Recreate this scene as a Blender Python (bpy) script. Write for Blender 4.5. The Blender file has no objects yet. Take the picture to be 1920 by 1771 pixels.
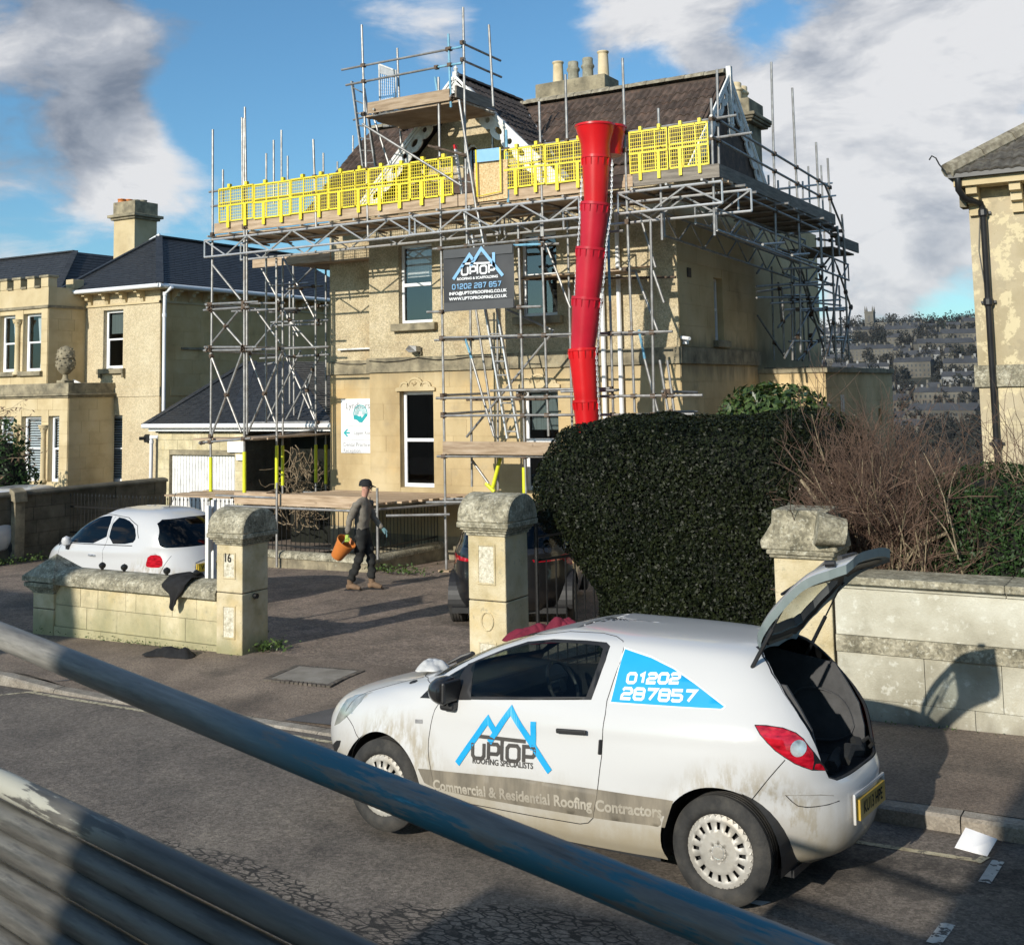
import bpy, bmesh, math, random
import numpy as np
from math import sin, cos, pi, radians, sqrt, atan2
from mathutils import Vector, Matrix
from mathutils.geometry import delaunay_2d_cdt
SC = bpy.context.scene
COL = SC.collection
random.seed(7); RNG = np.random.default_rng(7)

# ---------------------------------------------------------------- camera
cam_data = bpy.data.cameras.new("camera")
cam = bpy.data.objects.new("camera", cam_data); COL.objects.link(cam)
cam_data.sensor_width = 36.0; cam_data.lens = 41.6371
cam_data.shift_y = -0.19368
cam_data.clip_start = 0.05; cam_data.clip_end = 20000
_r, _u, _f = Vector((0.863047,0.504752,-0.019368)), Vector((0.066656,-0.075796,0.994893)), Vector((-0.500706,0.859931,0.099061))
cam.matrix_world = Matrix(((_r.x, _u.x, -_f.x, 0), (_r.y, _u.y, -_f.y, 0), (_r.z, _u.z, -_f.z, 2.9184), (0, 0, 0, 1)))
cam_data.dof.use_dof = True; cam_data.dof.focus_distance = 16; cam_data.dof.aperture_fstop = 26
SC.camera = cam

# ---------------------------------------------------------------- light
SUN_EL, SUN_DX = 22.5, 0.07
sun_to = Vector((-SUN_DX, -1, 0)).normalized() * cos(radians(SUN_EL)) + Vector((0, 0, sin(radians(SUN_EL))))
sd = bpy.data.lights.new("sun", 'SUN'); sd.energy = 4.5; sd.angle = radians(0.53); sd.color = (1.0, 0.93, 0.82)
so = bpy.data.objects.new("sun", sd); COL.objects.link(so)
so.rotation_euler = (-sun_to).to_track_quat('-Z', 'Y').to_euler()
SC.view_settings.view_transform = 'Standard'; SC.view_settings.look = 'None'
SC.view_settings.exposure = 0.1; SC.view_settings.gamma = 1.0; SC.view_settings.use_curve_mapping = False

class NT:
    def __init__(s, nt): s.t = nt; s.n = nt.nodes; s.l = nt.links
    def a(s, typ, ins=None, **kw):
        nd = s.n.new(typ)
        for k, v in kw.items(): setattr(nd, k, v)
        for k, v in (ins or {}).items():
            if isinstance(v, bpy.types.NodeSocket): s.l.new(v, nd.inputs[k])
            else: nd.inputs[k].default_value = v
        return nd
    def m(s, op, a, b=None, c=None, clamp=False):
        ins = {0: a}
        if b is not None: ins[1] = b
        if c is not None: ins[2] = c
        return s.a('ShaderNodeMath', ins, operation=op, use_clamp=clamp).outputs[0]
    def vm(s, op, a, b=None):
        ins = {0: a}
        if b is not None: ins[1] = b
        nd = s.a('ShaderNodeVectorMath', ins, operation=op)
        return nd.outputs[1] if op in ('DISTANCE', 'LENGTH', 'DOT_PRODUCT') else nd.outputs[0]
    def mr(s, v, a, b, c=0.0, d=1.0, smooth=True):
        nd = s.a('ShaderNodeMapRange', {0: v, 1: a, 2: b, 3: c, 4: d})
        nd.interpolation_type = 'SMOOTHSTEP' if smooth else 'LINEAR'; nd.clamp = True
        return nd.outputs[0]
    def noise(s, vec, scale, detail=4, rough=.55, dist=0.0, out=0):
        nd = s.a('ShaderNodeTexNoise', {'Vector': vec, 'Scale': scale, 'Detail': detail, 'Roughness': rough, 'Distortion': dist})
        return nd.outputs[out]
    def mix(s, f, a, b, mode='MIX'):
        nd = s.a('ShaderNodeMix', None, data_type='RGBA', blend_type=mode)
        for i, v in ((0, f), (6, a), (7, b)):
            if isinstance(v, bpy.types.NodeSocket): s.l.new(v, nd.inputs[i])
            elif i == 0: nd.inputs[0].default_value = v
            else: nd.inputs[i].default_value = (*v[:3], 1)
        return nd.outputs[2]

world = bpy.data.worlds.new("World"); SC.world = world; world.use_nodes = True
W = NT(world.node_tree); W.n.clear()
sky = W.a('ShaderNodeTexSky', None, sky_type='NISHITA', sun_disc=False)
sky.sun_elevation = radians(SUN_EL); sky.sun_rotation = radians(184); sky.air_density = 1.0; sky.dust_density = 0.6; sky.ozone_density = 1.8
co = W.a('ShaderNodeTexCoord').outputs['Generated']
sep = W.a('ShaderNodeSeparateXYZ', {0: co})
flat = W.vm('MULTIPLY', co, (1, 1, 2.3))
warp = W.noise(flat, 1.7, 3, out=1)
vec = W.vm('ADD', flat, W.vm('MULTIPLY', warp, (.35, .35, .35)))
n1 = W.noise(vec, 4.2, 9, .6)
n2 = W.noise(vec, 1.5, 3, .5)
# cloud banks: direction, radius, amount, brightness shift
BANKS = [((-0.2201,0.961,0.1672), .13, .55, .22), ((-0.1362,0.9732,0.1851), .15, .55, .25), ((-0.2276,0.9716,0.0649), .09, .55, .15), ((-0.1965,0.974,0.1125), .055, .2, -.30), ((-0.1657,0.9809,0.1022), .045, .2, -.25), ((-0.2764,0.9457,0.1711), .07, .4, .1),
 ((-0.1514,0.9505,0.2715), .09, .42, .15), ((-0.2261,0.9366,0.2677), .06, .35, -.1), ((-0.3421,0.8897,0.3022), .08, .35, .0), ((-0.3097,0.9196,0.2417), .07, .25, .1), ((-0.4205,0.861,0.286), .05, .3, .15),
 ((-0.7548,0.5915,0.2835), .17, .34, -.22), ((-0.7749,0.5943,0.2153), .12, .30, -.12), ((-0.7201,0.6566,0.2242), .05, .40, -.2), ((-0.7222,0.636,0.272), .09, .24, -.22), ((-0.6637,0.6934,0.2807), .06, .35, -.3), ((-0.7178,0.6718,0.183), .085, .75, .25), ((-0.7462,0.6428,0.1731), .06, .5, .1), ((-0.6809,0.712,0.1717), .06, .5, .25),
 ((-0.7919,0.6001,0.1128), .045, .5, .1), ((-0.5368,0.7898,0.2968), .06, .6, .1), ((-0.5929,0.7552,0.2796), .07, .45, -.3), ((-0.5021,0.8168,0.2842), .05, .3, -.1), ((-0.6431,0.702,0.3058), .07, .35, -.35), ((-0.6746,0.7051,0.2185), .07, -.8, 0), ((-0.6304,0.7392,0.2369), .13, -1.0, 0), ((-0.3728,0.9004,0.2242), .06, -.6, 0), ((-0.6979,0.681,0.2215), .04, -.5, 0), ((-0.7754,0.6162,0.1384), .07, -.8, 0), ((-0.4658,0.834,0.2959), .06, -.7, 0), ((-0.3771,0.8906,0.2544), .05, -.5, 0), ((-0.2727,0.9204,0.2803), .045, -.5, 0), ((-0.2713,0.9594,0.0775), .022, -1.2, 0), ((-0.1677,0.9831,0.0728), .03, -.6, 0)]
amt = W.m('MULTIPLY_ADD', W.m('SUBTRACT', n1, .5), 4.4, .06); amt = W.m('MULTIPLY_ADD', W.m('SUBTRACT', n2, .5), 1.5, amt); br = None
for d, rad, am, bs in BANKS:
    g = W.mr(W.vm('DISTANCE', W.vm('ADD', co, W.vm('MULTIPLY', W.vm('SUBTRACT', warp, (.5, .5, .5)), (.10, .10, .10))), d), rad * 1.25, rad * .2)
    amt = W.m('MULTIPLY_ADD', g, am, amt)
    br = W.m('MULTIPLY', g, bs) if br is None else W.m('MULTIPLY_ADD', g, bs, br)
mask = W.mr(amt, .06, .85)
n3 = W.noise(W.vm('ADD', vec, (.0, .0, -.09)), 4.2, 7, .6)
n4 = W.noise(vec, 11.0, 6, .6)
lit = W.m('MULTIPLY_ADD', W.m('SUBTRACT', n1, n3), 3.0, .74)
lit = W.m('MULTIPLY_ADD', W.m('SUBTRACT', n4, .5), .7, lit)
lit = W.m('ADD', lit, br)
lit = W.m('MULTIPLY_ADD', W.m('SUBTRACT', amt, .5), -.12, lit)
ccol = W.a('ShaderNodeValToRGB', {0: lit})
cr = ccol.color_ramp; cr.elements[0].position = .0; cr.elements[0].color = (.20, .235, .30, 1); cr.elements[1].position = 1.0; cr.elements[1].color = (.80, .80, .81, 1)
e = cr.elements.new(.5); e.color = (.42, .45, .51, 1)
skyc = W.mix(1.0, sky.outputs[0], (.66, 1.04, 1.22), 'MULTIPLY')
bg1 = W.a('ShaderNodeBackground', {0: skyc, 1: .105})
bg2 = W.a('ShaderNodeBackground', {0: ccol.outputs[0], 1: .95})
mx = W.a('ShaderNodeMixShader', {0: W.m('MULTIPLY', mask, .97)}); W.l.new(bg1.outputs[0], mx.inputs[1]); W.l.new(bg2.outputs[0], mx.inputs[2])
wo = W.a('ShaderNodeOutputWorld'); W.l.new(mx.outputs[0], wo.inputs[0])

# ---------------------------------------------------------------- materials
MATS = {}
def mat(name, stops, scale=3.0, detail=5, rough=.8, bump=0.0, bscale=60, metal=0.0, stretch=None, spots=None, local=False, rnd=0.0, spec=.5, extra=None, nrough=.6, coat=0.0, clump=None):
    """stops: colour ramp over noise; spots: list of (scale, lo, hi, colour, strength) blotches; rnd: value jitter per object."""
    m = bpy.data.materials.new(name); m.use_nodes = True; N = NT(m.node_tree); N.n.clear()
    tc = N.a('ShaderNodeTexCoord')
    pos = tc.outputs['Object'] if local else N.a('ShaderNodeNewGeometry').outputs['Position']
    p2 = N.vm('MULTIPLY', pos, stretch) if stretch else pos
    n = N.noise(p2, scale, detail, nrough)
    rp = N.a('ShaderNodeValToRGB', {0: n}); cr = rp.color_ramp
    k = len(stops)
    while len(cr.elements) < k: cr.elements.new(.5)
    for i, st in enumerate(stops):
        if len(st) == 2: t, c = st
        else: t, c = .32 + .36 * i / max(1, k - 1), st
        cr.elements[i].position = t; cr.elements[i].color = (*c, 1)
    c = rp.outputs[0]
    for j, (s_, lo, hi, colr, a_) in enumerate(spots or []):
        f = N.mr(N.noise(N.vm('ADD', pos, (3.1 * j + 1, 7.7 * j, 1.3 * j)), s_, 6, .65), lo, hi, 0, a_)
        c = N.mix(f, c, colr)
    if rnd:
        oi = N.a('ShaderNodeObjectInfo').outputs['Random']
        v = N.mr(oi, 0, 1, 1 - rnd, 1 + rnd, False)
        c = N.mix(1.0, c, N.a('ShaderNodeCombineColor', {0: v, 1: v, 2: v}).outputs[0], 'MULTIPLY')
    bs = N.a('ShaderNodeBsdfPrincipled', {'Roughness': rough, 'Metallic': metal, 'Specular IOR Level': spec, 'Coat Weight': coat})
    if extra: c = extra(N, pos, c, bs) or c
    N.l.new(c, bs.inputs['Base Color'])
    if bump:
        h = N.noise(pos, bscale, 4, .6)
        b = N.a('ShaderNodeBump', {'Strength': min(1, bump), 'Distance': .01 * max(1, bump), 'Height': h}); N.l.new(b.outputs[0], bs.inputs['Normal'])
    o = N.a('ShaderNodeOutputMaterial'); N.l.new(bs.outputs[0], o.inputs[0])
    MATS[name] = m; return m
def zstain(z0, z1, colr, a_, ns=2.0, up=False):
    def f(N, pos, c, bs):
        z = N.a('ShaderNodeSeparateXYZ', {0: pos}).outputs[2]
        z = N.m('MULTIPLY_ADD', N.noise(N.vm('MULTIPLY', pos, (1, 1, .25)), ns * 2, 5), -(abs(z1 - z0)) * 1.6, N.m('ADD', z, abs(z1 - z0) * .8))
        k = N.mr(z, z0, z1, 0, a_)
        if z1 > z0: k = N.m('MULTIPLY', k, N.mr(z, z1 + .15, z1 + .6, 1, 0))
        return N.mix(k, c, colr)
    return f
def grain(sc, lo, hi, sc2=None):
    """aggregate: each small cell its own value"""
    def f(N, pos, c, bs):
        for s_, a, b in ((sc, lo, hi),) + (((sc2, 1 - (1 - lo) * .6, 1 + (hi - 1) * .6),) if sc2 else ()):
            col = N.a('ShaderNodeTexVoronoi', {'Vector': pos, 'Scale': s_}, feature='F1').outputs['Color']
            v = N.mr(N.a('ShaderNodeSeparateColor', {0: col}).outputs[0], 0, 1, a, b, False); c = N.mix(1.0, c, N.a('ShaderNodeCombineColor', {0: v, 1: v, 2: v}).outputs[0], 'MULTIPLY')
        return c
    return f
def chain(*fs):
    def f(N, pos, c, bs):
        for g in fs: c = g(N, pos, c, bs) or c
        return c
    return f
ST = [(.40, .33, .20), (.50, .42, .26), (.57, .48, .30)]
mat('stone', [(.38, .28, .145), (.50, .385, .21), (.57, .46, .275)], 1.1, 7, .9, .35, 90, spots=[(.55, .5, .72, (.62, .40, .15), .5), (1.7, .55, .8, (.30, .25, .17), .55), (9, .62, .75, (.60, .54, .40), .4)], rnd=.05, stretch=(1, 1, .6),
    extra=zstain(3.05, 3.5, (.22, .19, .13), .55))
mat('render_wall', [(0.380, 0.310, 0.196), (0.483, 0.402, 0.253), (0.540, 0.460, 0.310)], 2.2, 8, .95, 1.0, 42, spots=[(30, .53, .62, (.56, .50, .37), .6), (26, .60, .68, (.14, .11, .07), .55), (.8, .5, .75, (.36, .24, .11), .5), (1.1, .55, .8, (.18, .16, .11), .6)], extra=grain(44, .76, 1.24))
mat('stone_dark', [(.13, .115, .08), (.25, .215, .145), (.38, .33, .22)], 3.0, 8, .95, .6, 60, spots=[(6, .55, .7, (.09, .085, .06), .6), (11, .62, .7, (.38, .37, .28), .5)], rnd=.05)
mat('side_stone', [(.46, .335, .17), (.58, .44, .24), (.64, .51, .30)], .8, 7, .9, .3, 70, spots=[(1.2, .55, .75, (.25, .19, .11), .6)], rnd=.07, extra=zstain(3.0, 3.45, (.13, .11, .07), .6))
mat('garden_stone', [(0.413, 0.357, 0.221), (0.573, 0.497, 0.312), (0.688, 0.606, 0.412)], 3.2, 8, .95, .7, 70, spots=[(2.5, .52, .7, (.62, .48, .22), .4), (22, .55, .68, (.27, .26, .19), .5), (7, .6, .75, (.30, .30, .17), .5)], rnd=.08,
    extra=zstain(.55, .0, (.28, .28, .15), .6))
mat('wall_lichen', [(.30, .28, .21), (.46, .44, .35), (.58, .57, .48)], 1.6, 8, .95, .6, 60, spots=[(14, .55, .66, (.66, .66, .58), .55), (2.2, .55, .75, (.20, .18, .12), .6), (1.2, .58, .7, (.38, .29, .15), .35)], rnd=.04, extra=zstain(.35, .0, (.12, .10, .07), .8))
mat('coping', [(0.143, 0.131, 0.090), (0.276, 0.252, 0.180), (0.441, 0.410, 0.309)], 7, 8, .95, .8, 70, spots=[(30, .56, .64, (.52, .51, .42), .55), (9, .58, .72, (.09, .085, .06), .6)], extra=grain(45, .7, 1.35))
mat('pillar_stone', [(0.437, 0.360, 0.201), (0.568, 0.484, 0.307), (0.655, 0.577, 0.402)], 4, 8, .92, .8, 60, spots=[(2.2, .5, .7, (.62, .46, .20), .45), (16, .58, .68, (.30, .28, .2), .5)], extra=zstain(.25, .0, (.20, .21, .10), .7))
mat('pillar_rough', [(.40, .37, .27), (.62, .58, .46), (.70, .67, .56)], 25, 4, .95, 1.0, 45, extra=grain(60, .85, 1.12))
mat('neigh_render', [(.45, .37, .235), (.53, .445, .29), (.58, .50, .34)], 1.2, 8, .93, .5, 60, spots=[(28, .52, .62, (.62, .56, .42), .5), (.7, .55, .75, (.40, .32, .19), .45)], extra=grain(34, .84, 1.16))
mat('neigh_stone', [(.47, .37, .21), (.56, .455, .27), (.60, .50, .32)], 1.3, 6, .92, .3, 60, rnd=.06, spots=[(1.2, .58, .78, (.36, .30, .19), .5)])
mat('right_render', [(.37, .31, .19), (.45, .38, .25), (.49, .42, .29)], 1.0, 7, .93, .5, 60, spots=[(4.5, .5, .56, (.66, .57, .36), .75), (2.2, .56, .62, (.30, .26, .18), .35), (18, .64, .7, (.22, .17, .1), .6)])
mat('tile', [(.045, .030, .022), (.075, .052, .040), (.12, .075, .055)], 6, 6, .85, .5, 60, spots=[(3, .6, .75, (.16, .14, .12), .5), (14, .62, .7, (.2, .19, .15), .4)], rnd=.28)
mat('tile_dark', [(.022, .018, .016), (.04, .032, .028), (.06, .045, .04)], 6, 6, .75, .4, 60, rnd=.25)
mat('slate', [(.018, .020, .024), (.028, .031, .036), (.042, .045, .05)], 5, 5, .55, .2, 40, rnd=.15, stretch=(1, 1, 3))
mat('old_slate', [(.055, .048, .038), (.095, .085, .07), (.16, .148, .125)], 8, 7, .9, .7, 60, spots=[(5, .6, .72, (.22, .22, .17), .6)], rnd=.15)
mat('ridge', [(.14, .12, .09), (.25, .22, .16), (.38, .35, .27)], 9, 8, .95, .8, 50)
mat('lead', [(.28, .30, .32), (.36, .38, .40), (.46, .48, .5)], 5, 5, .5, .2, 30)
mat('white_paint', [(.60, .60, .58), (.74, .74, .72), (.80, .80, .78)], 5, 6, .6, .15, 40, spots=[(10, .62, .75, (.35, .34, .31), .5)])
mat('old_paint', [(.40, .40, .38), (.62, .62, .60), (.76, .76, .74)], 7, 7, .7, .3, 40, spots=[(8, .55, .7, (.30, .29, .26), .5)])
mat('pvc', [(.78, .79, .80), (.82, .83, .84)], 3, 2, .3)
mat('black_pvc', [(.010, .010, .011), (.02, .02, .021)], 4, 2, .35)
mat('iron', [(.006, .006, .006), (.014, .014, .014)], 20, 3, .45, .2, 100)
mat('curtain', [(.55, .56, .55), (.75, .76, .75)], 3, 3, .9, stretch=(14, 1, .3))
mat('interior', [(.012, .013, .014), (.02, .022, .024)], 1, 2, .9)
mat('interior_pale', [(.16, .17, .17), (.28, .29, .29)], 1, 2, .9)
mat('galv', [(.22, .215, .205), (.30, .295, .285), (.40, .40, .39)], 7, 6, .48, .12, 60, metal=.55, spots=[(2.4, .56, .75, (.20, .155, .12), .7), (5, .62, .75, (.12, .11, .10), .6)])
mat('alu', [(.50, .51, .51), (.64, .64, .64)], 6, 4, .42, metal=.6)
mat('rusty', [(.06, .045, .035), (.12, .085, .06), (.17, .12, .085)], 12, 6, .8, .4, 60, metal=.3)
mat('blue_tube', [(.09, .25, .38), (.16, .38, .52), (.22, .46, .60)], 9, 6, .6, .2, 60, spots=[(9, .58, .66, (.25, .25, .24), .9)])
mat('yellow_sleeve', [(.62, .66, .02), (.72, .76, .03)], 6, 3, .45, spots=[(5, .6, .8, (.35, .36, .05), .5)])
mat('yellow', [(.78, .62, .03), (.85, .70, .04)], 4, 3, .4, rnd=.10, spots=[(3, .62, .8, (.75, .68, .22), .5)])
mat('board', [(.27, .19, .12), (.40, .295, .195), (.50, .39, .28)], 2.0, 7, .85, .4, 60, stretch=(1, 1, 9), rnd=.14, spots=[(5, .64, .72, (.15, .10, .06), .6)])
mat('board_grey', [(.13, .115, .095), (.20, .175, .145), (.27, .24, .20)], 2.5, 7, .9, .4, 60, stretch=(1, 1, 9), rnd=.14)
mat('deck_board', [(.30, .20, .125), (.44, .32, .205), (.54, .41, .28)], 2.2, 7, .85, .3, 60, stretch=(1, 9, 1), rnd=.10, spots=[(3, .6, .75, (.24, .18, .12), .5)])
mat('osb', [(.42, .28, .13), (.60, .43, .22), (.70, .54, .32)], 30, 2, .8)
mat('red_plastic', [(.50, .006, .009), (.60, .009, .013)], 2, 2, .28, spots=[(4, .6, .8, (.62, .05, .05), .4)], spec=.5)
mat('red_dull', [(.42, .009, .024), (.52, .015, .035)], 2, 3, .30, spots=[(4, .6, .8, (.55, .08, .09), .4)])
mat('banner', [(.022, .024, .028), (.033, .036, .041)], 3, 2, .5)
mat('banner_grey', [(.055, .058, .062), (.065, .068, .072)], 3, 2, .5)
mat('logo_blue', [(.20, .42, .66), (.24, .47, .72)], 5, 2, .5)
mat('logo_white', [(.78, .80, .82), (.84, .85, .86)], 5, 2, .5)
mat('teal', [(.01, .33, .36), (.015, .37, .40)], 5, 2, .5)
mat('print_grey', [(.17, .17, .19), (.22, .22, .24)], 5, 2, .5)
mat('chain_mat', [(.5, .5, .52), (.66, .66, .68)], 30, 3, .35, metal=.7)
mat('pot_buff', [(.48, .38, .22), (.60, .49, .31), (.64, .54, .37)], 5, 6, .85, .3, 60, spots=[(6, .6, .75, (.3, .27, .2), .5)])
mat('pot_grey', [(.16, .15, .12), (.26, .25, .19), (.35, .33, .26)], 8, 7, .9, .5, 60)
mat('terracotta', [(.5, .16, .035), (.62, .20, .04)], 4, 3, .45, spots=[(8, .6, .75, (.10, .06, .04), .7)])
mat('flank_stone', [(.46, .31, .13), (.58, .41, .19), (.64, .49, .26)], .9, 7, .9, .3, 70, spots=[(1.4, .55, .75, (.30, .21, .10), .6)], rnd=.07)  # orange-brown bare stone, brightened and warmed in place of missing bounce light
mat('asphalt', [(.040, .038, .036), (.060, .057, .053), (.085, .080, .073)], 1.1, 9, .88, 1.0, 130, spots=[(90, .60, .68, (.16, .155, .145), .6), (120, .30, .22, (.012, .012, .012), .5), (.9, .55, .75, (.035, .033, .031), .6), (.5, .5, .75, (.105, .088, .072), .35)])
mat('drive', [(0.151, 0.118, 0.091), (0.205, 0.159, 0.122), (0.277, 0.214, 0.168)], 1.6, 9, .9, 1.0, 90, spots=[(70, .57, .66, (.20, .18, .155), .65), (85, .36, .28, (.02, .018, .015), .6), (.7, .52, .72, (.050, .045, .038), .6)], extra=grain(62, .60, 1.48, 25))
mat('pavement', [(0.131, 0.100, 0.077), (0.184, 0.143, 0.109), (0.244, 0.192, 0.146)], 1.2, 9, .9, .9, 110, spots=[(80, .60, .68, (.22, .19, .16), .6), (1.1, .52, .72, (.062, .052, .042), .6), (95, .34, .26, (.03, .025, .02), .5)], rnd=.08, extra=grain(75, .68, 1.35))
mat('kerb', [(0.175, 0.150, 0.119), (0.263, 0.231, 0.188), (0.338, 0.306, 0.256)], 4, 8, .9, .7, 80, rnd=.1, spots=[(3, .58, .75, (.09, .08, .06), .6)], extra=grain(70, .8, 1.2))
mat('concrete', [(0.180, 0.162, 0.132), (0.240, 0.216, 0.180), (0.300, 0.276, 0.240)], 4, 8, .92, .6, 90, spots=[(60, .6, .7, (.3, .28, .25), .5)])
mat('brick_edge', [(.07, .06, .05), (.13, .11, .09)], 9, 6, .9, .6, 80, rnd=.2)
mat('line_cream', [(.34, .29, .18), (.50, .44, .29), (.58, .52, .37)], 9, 8, .85, .5, 110, spots=[(24, .50, .60, (.09, .08, .07), .85)])
mat('line_white', [(.50, .49, .45), (.66, .65, .60)], 9, 7, .85, .4, 110, spots=[(22, .52, .58, (.07, .066, .06), .95)])
mat('crack', [(.008, .008, .008), (.015, .014, .013)], 20, 2, .95)
mat('soil', [(.02, .016, .011), (.045, .034, .022)], 6, 7, .98, 1.0, 60)
mat('paper', [(.74, .75, .77), (.80, .81, .83)], 5, 2, .8)
mat('black_cloth', [(.006, .006, .007), (.014, .014, .015)], 15, 4, .9, .5, 120)
mat('maroon', [(.11, .004, .018), (.17, .008, .028)], 9, 4, .85, .5, 60)
mat('glove_blue', [(.10, .20, .22), (.16, .28, .30)], 20, 3, .9)
mat('glove_green', [(.35, .5, .08), (.45, .6, .12)], 20, 3, .9)
mat('skin', [(.50, .25, .18), (.58, .32, .24)], 12, 3, .55)
mat('fleece', [(.13, .115, .09), (.19, .17, .14), (.23, .21, .175)], 7, 5, .95, .6, 120)
mat('trousers', [(.010, .011, .011), (.022, .023, .022)], 10, 5, .9, .6, 80, spots=[(7, .6, .7, (.07, .07, .065), .5)])
mat('boot', [(.13, .085, .05), (.22, .14, .085)], 12, 4, .85, .4, 80)
mat('cap_cloth', [(.008, .008, .009), (.014, .014, .016)], 12, 3, .85)

def glass_mat(name, tint=(.80, .86, .88), refl=.10):
    m = bpy.data.materials.new(name); m.use_nodes = True; N = NT(m.node_tree); N.n.clear()
    fr = N.m('MULTIPLY', N.m('POWER', N.a('ShaderNodeLayerWeight', {0: .5}).outputs['Facing'], 4.0), .8)
    f = N.m('ADD', fr, refl, clamp=True)
    t = N.a('ShaderNodeBsdfTransparent', {0: (*tint, 1)}); g = N.a('ShaderNodeBsdfGlossy', {0: (.95, .97, 1, 1), 1: .015})
    mx = N.a('ShaderNodeMixShader', {0: f}); N.l.new(t.outputs[0], mx.inputs[1]); N.l.new(g.outputs[0], mx.inputs[2])
    o = N.a('ShaderNodeOutputMaterial'); N.l.new(mx.outputs[0], o.inputs[0]); MATS[name] = m
glass_mat('glass'); glass_mat('glass_dark', (.36, .41, .41), .03); glass_mat('glass_car', (.62, .70, .68), .02); glass_mat('glass_black', (.04, .045, .05), .03); glass_mat('glass_sky', (.78, .8, .8), .12)

# ---------------------------------------------------------------- mesh helpers
ORG = {}
def add_obj(name, data, parent=None):
    o = bpy.data.objects.new(name, data); COL.objects.link(o)
    if parent is not None: o.parent = parent
    return o
def org(parent):
    v = Vector((0, 0, 0)); p = parent
    while p is not None:
        v += ORG.get(p.name, Vector((0, 0, 0))); p = p.parent
    return v
def tag(o, label=None, cat=None, group=None, kind=None):
    if label: o['label'] = label
    if cat: o['category'] = cat
    if group: o['group'] = group
    if kind: o['kind'] = kind
    return o
def thing(name, label, cat, loc=(0, 0, 0), group=None, local=False, rz=0.0):
    o = add_obj(name, None); o.location = loc; o.rotation_euler = (0, 0, rz); o.empty_display_size = .2
    if not local: ORG[o.name] = Vector(loc)
    return tag(o, label, cat, group)
class MB:
    def __init__(s): s.v = []; s.f = []; s.k = []
    def add(s, vs, fs, k=0):
        b = len(s.v); s.v += [tuple(p) for p in vs]; s.f += [tuple(b + i for i in f) for f in fs]; s.k += [k] * len(fs); return s
    def box(s, a, b, k=0):
        x0, y0, z0 = a; x1, y1, z1 = b
        return s.add([(x0, y0, z0), (x1, y0, z0), (x1, y1, z0), (x0, y1, z0), (x0, y0, z1), (x1, y0, z1), (x1, y1, z1), (x0, y1, z1)],
                     [(0, 3, 2, 1), (4, 5, 6, 7), (0, 1, 5, 4), (1, 2, 6, 5), (2, 3, 7, 6), (3, 0, 4, 7)], k)
    def obox(s, p, q, w, h, up=(0, 0, 1), k=0):
        """bar from p to q, w across, h along up"""
        p, q = Vector(p), Vector(q); d = (q - p).normalized(); sx = d.cross(Vector(up)).normalized() * (w / 2); su = sx.cross(d).normalized() * (h / 2)
        vs = [e + a * sx + b * su for e in (p, q) for a, b in ((-1, -1), (1, -1), (1, 1), (-1, 1))]
        return s.add(vs, [(0, 1, 2, 3), (7, 6, 5, 4), (0, 4, 5, 1), (1, 5, 6, 2), (2, 6, 7, 3), (3, 7, 4, 0)], k)
    def tube(s, p, q, r, n=8, r2=None, cap=True, k=0):
        p, q = Vector(p), Vector(q); d = (q - p).normalized(); a = d.orthogonal().normalized(); b = d.cross(a); r2 = r if r2 is None else r2
        vs = [p + (a * cos(2 * pi * i / n) + b * sin(2 * pi * i / n)) * r for i in range(n)] + [q + (a * cos(2 * pi * i / n) + b * sin(2 * pi * i / n)) * r2 for i in range(n)]
        fs = [(i, (i + 1) % n, n + (i + 1) % n, n + i) for i in range(n)]
        if cap: fs += [tuple(range(n - 1, -1, -1)), tuple(range(n, 2 * n))]
        return s.add(vs, fs, k)
    def path(s, pts, r, n=6, k=0, cap=True):
        pts = [Vector(p) for p in pts]; rs = r if isinstance(r, (list, tuple)) else [r] * len(pts); vs = []; up = None
        for i, p in enumerate(pts):
            d = (pts[min(i + 1, len(pts) - 1)] - pts[max(i - 1, 0)]).normalized()
            up = d.orthogonal().normalized() if up is None else (up - d * up.dot(d)).normalized()
            b = d.cross(up)
            vs += [p + (up * cos(2 * pi * j / n) + b * sin(2 * pi * j / n)) * rs[i] for j in range(n)]
        fs = [(i * n + j, i * n + (j + 1) % n, (i + 1) * n + (j + 1) % n, (i + 1) * n + j) for i in range(len(pts) - 1) for j in range(n)]
        if cap: fs += [tuple(range(n - 1, -1, -1)), tuple(range((len(pts) - 1) * n, len(pts) * n))]
        return s.add(vs, fs, k)
    def prism(s, pts, vec, k=0):
        pts = [Vector(p) for p in pts]; v = Vector(vec); n = len(pts)
        return s.add(pts + [p + v for p in pts], [tuple(range(n - 1, -1, -1)), tuple(range(n, 2 * n))] + [(i, (i + 1) % n, n + (i + 1) % n, n + i) for i in range(n)], k)
    def lathe(s, prof, c, n=16, k=0, sq=False):
        c = Vector(c); vs = []
        for r, z in prof: vs += [c + Vector((r * cos(2 * pi * j / n + (pi / n if sq else 0)), r * sin(2 * pi * j / n + (pi / n if sq else 0)), z)) for j in range(n)]
        m = len(prof)
        fs = [(i * n + j, i * n + (j + 1) % n, (i + 1) * n + (j + 1) % n, (i + 1) * n + j) for i in range(m - 1) for j in range(n)]
        if prof[0][0] > 0: fs.append(tuple(range(n - 1, -1, -1)))
        if prof[-1][0] > 0: fs.append(tuple(range((m - 1) * n, m * n)))
        return s.add(vs, fs, k)
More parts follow.
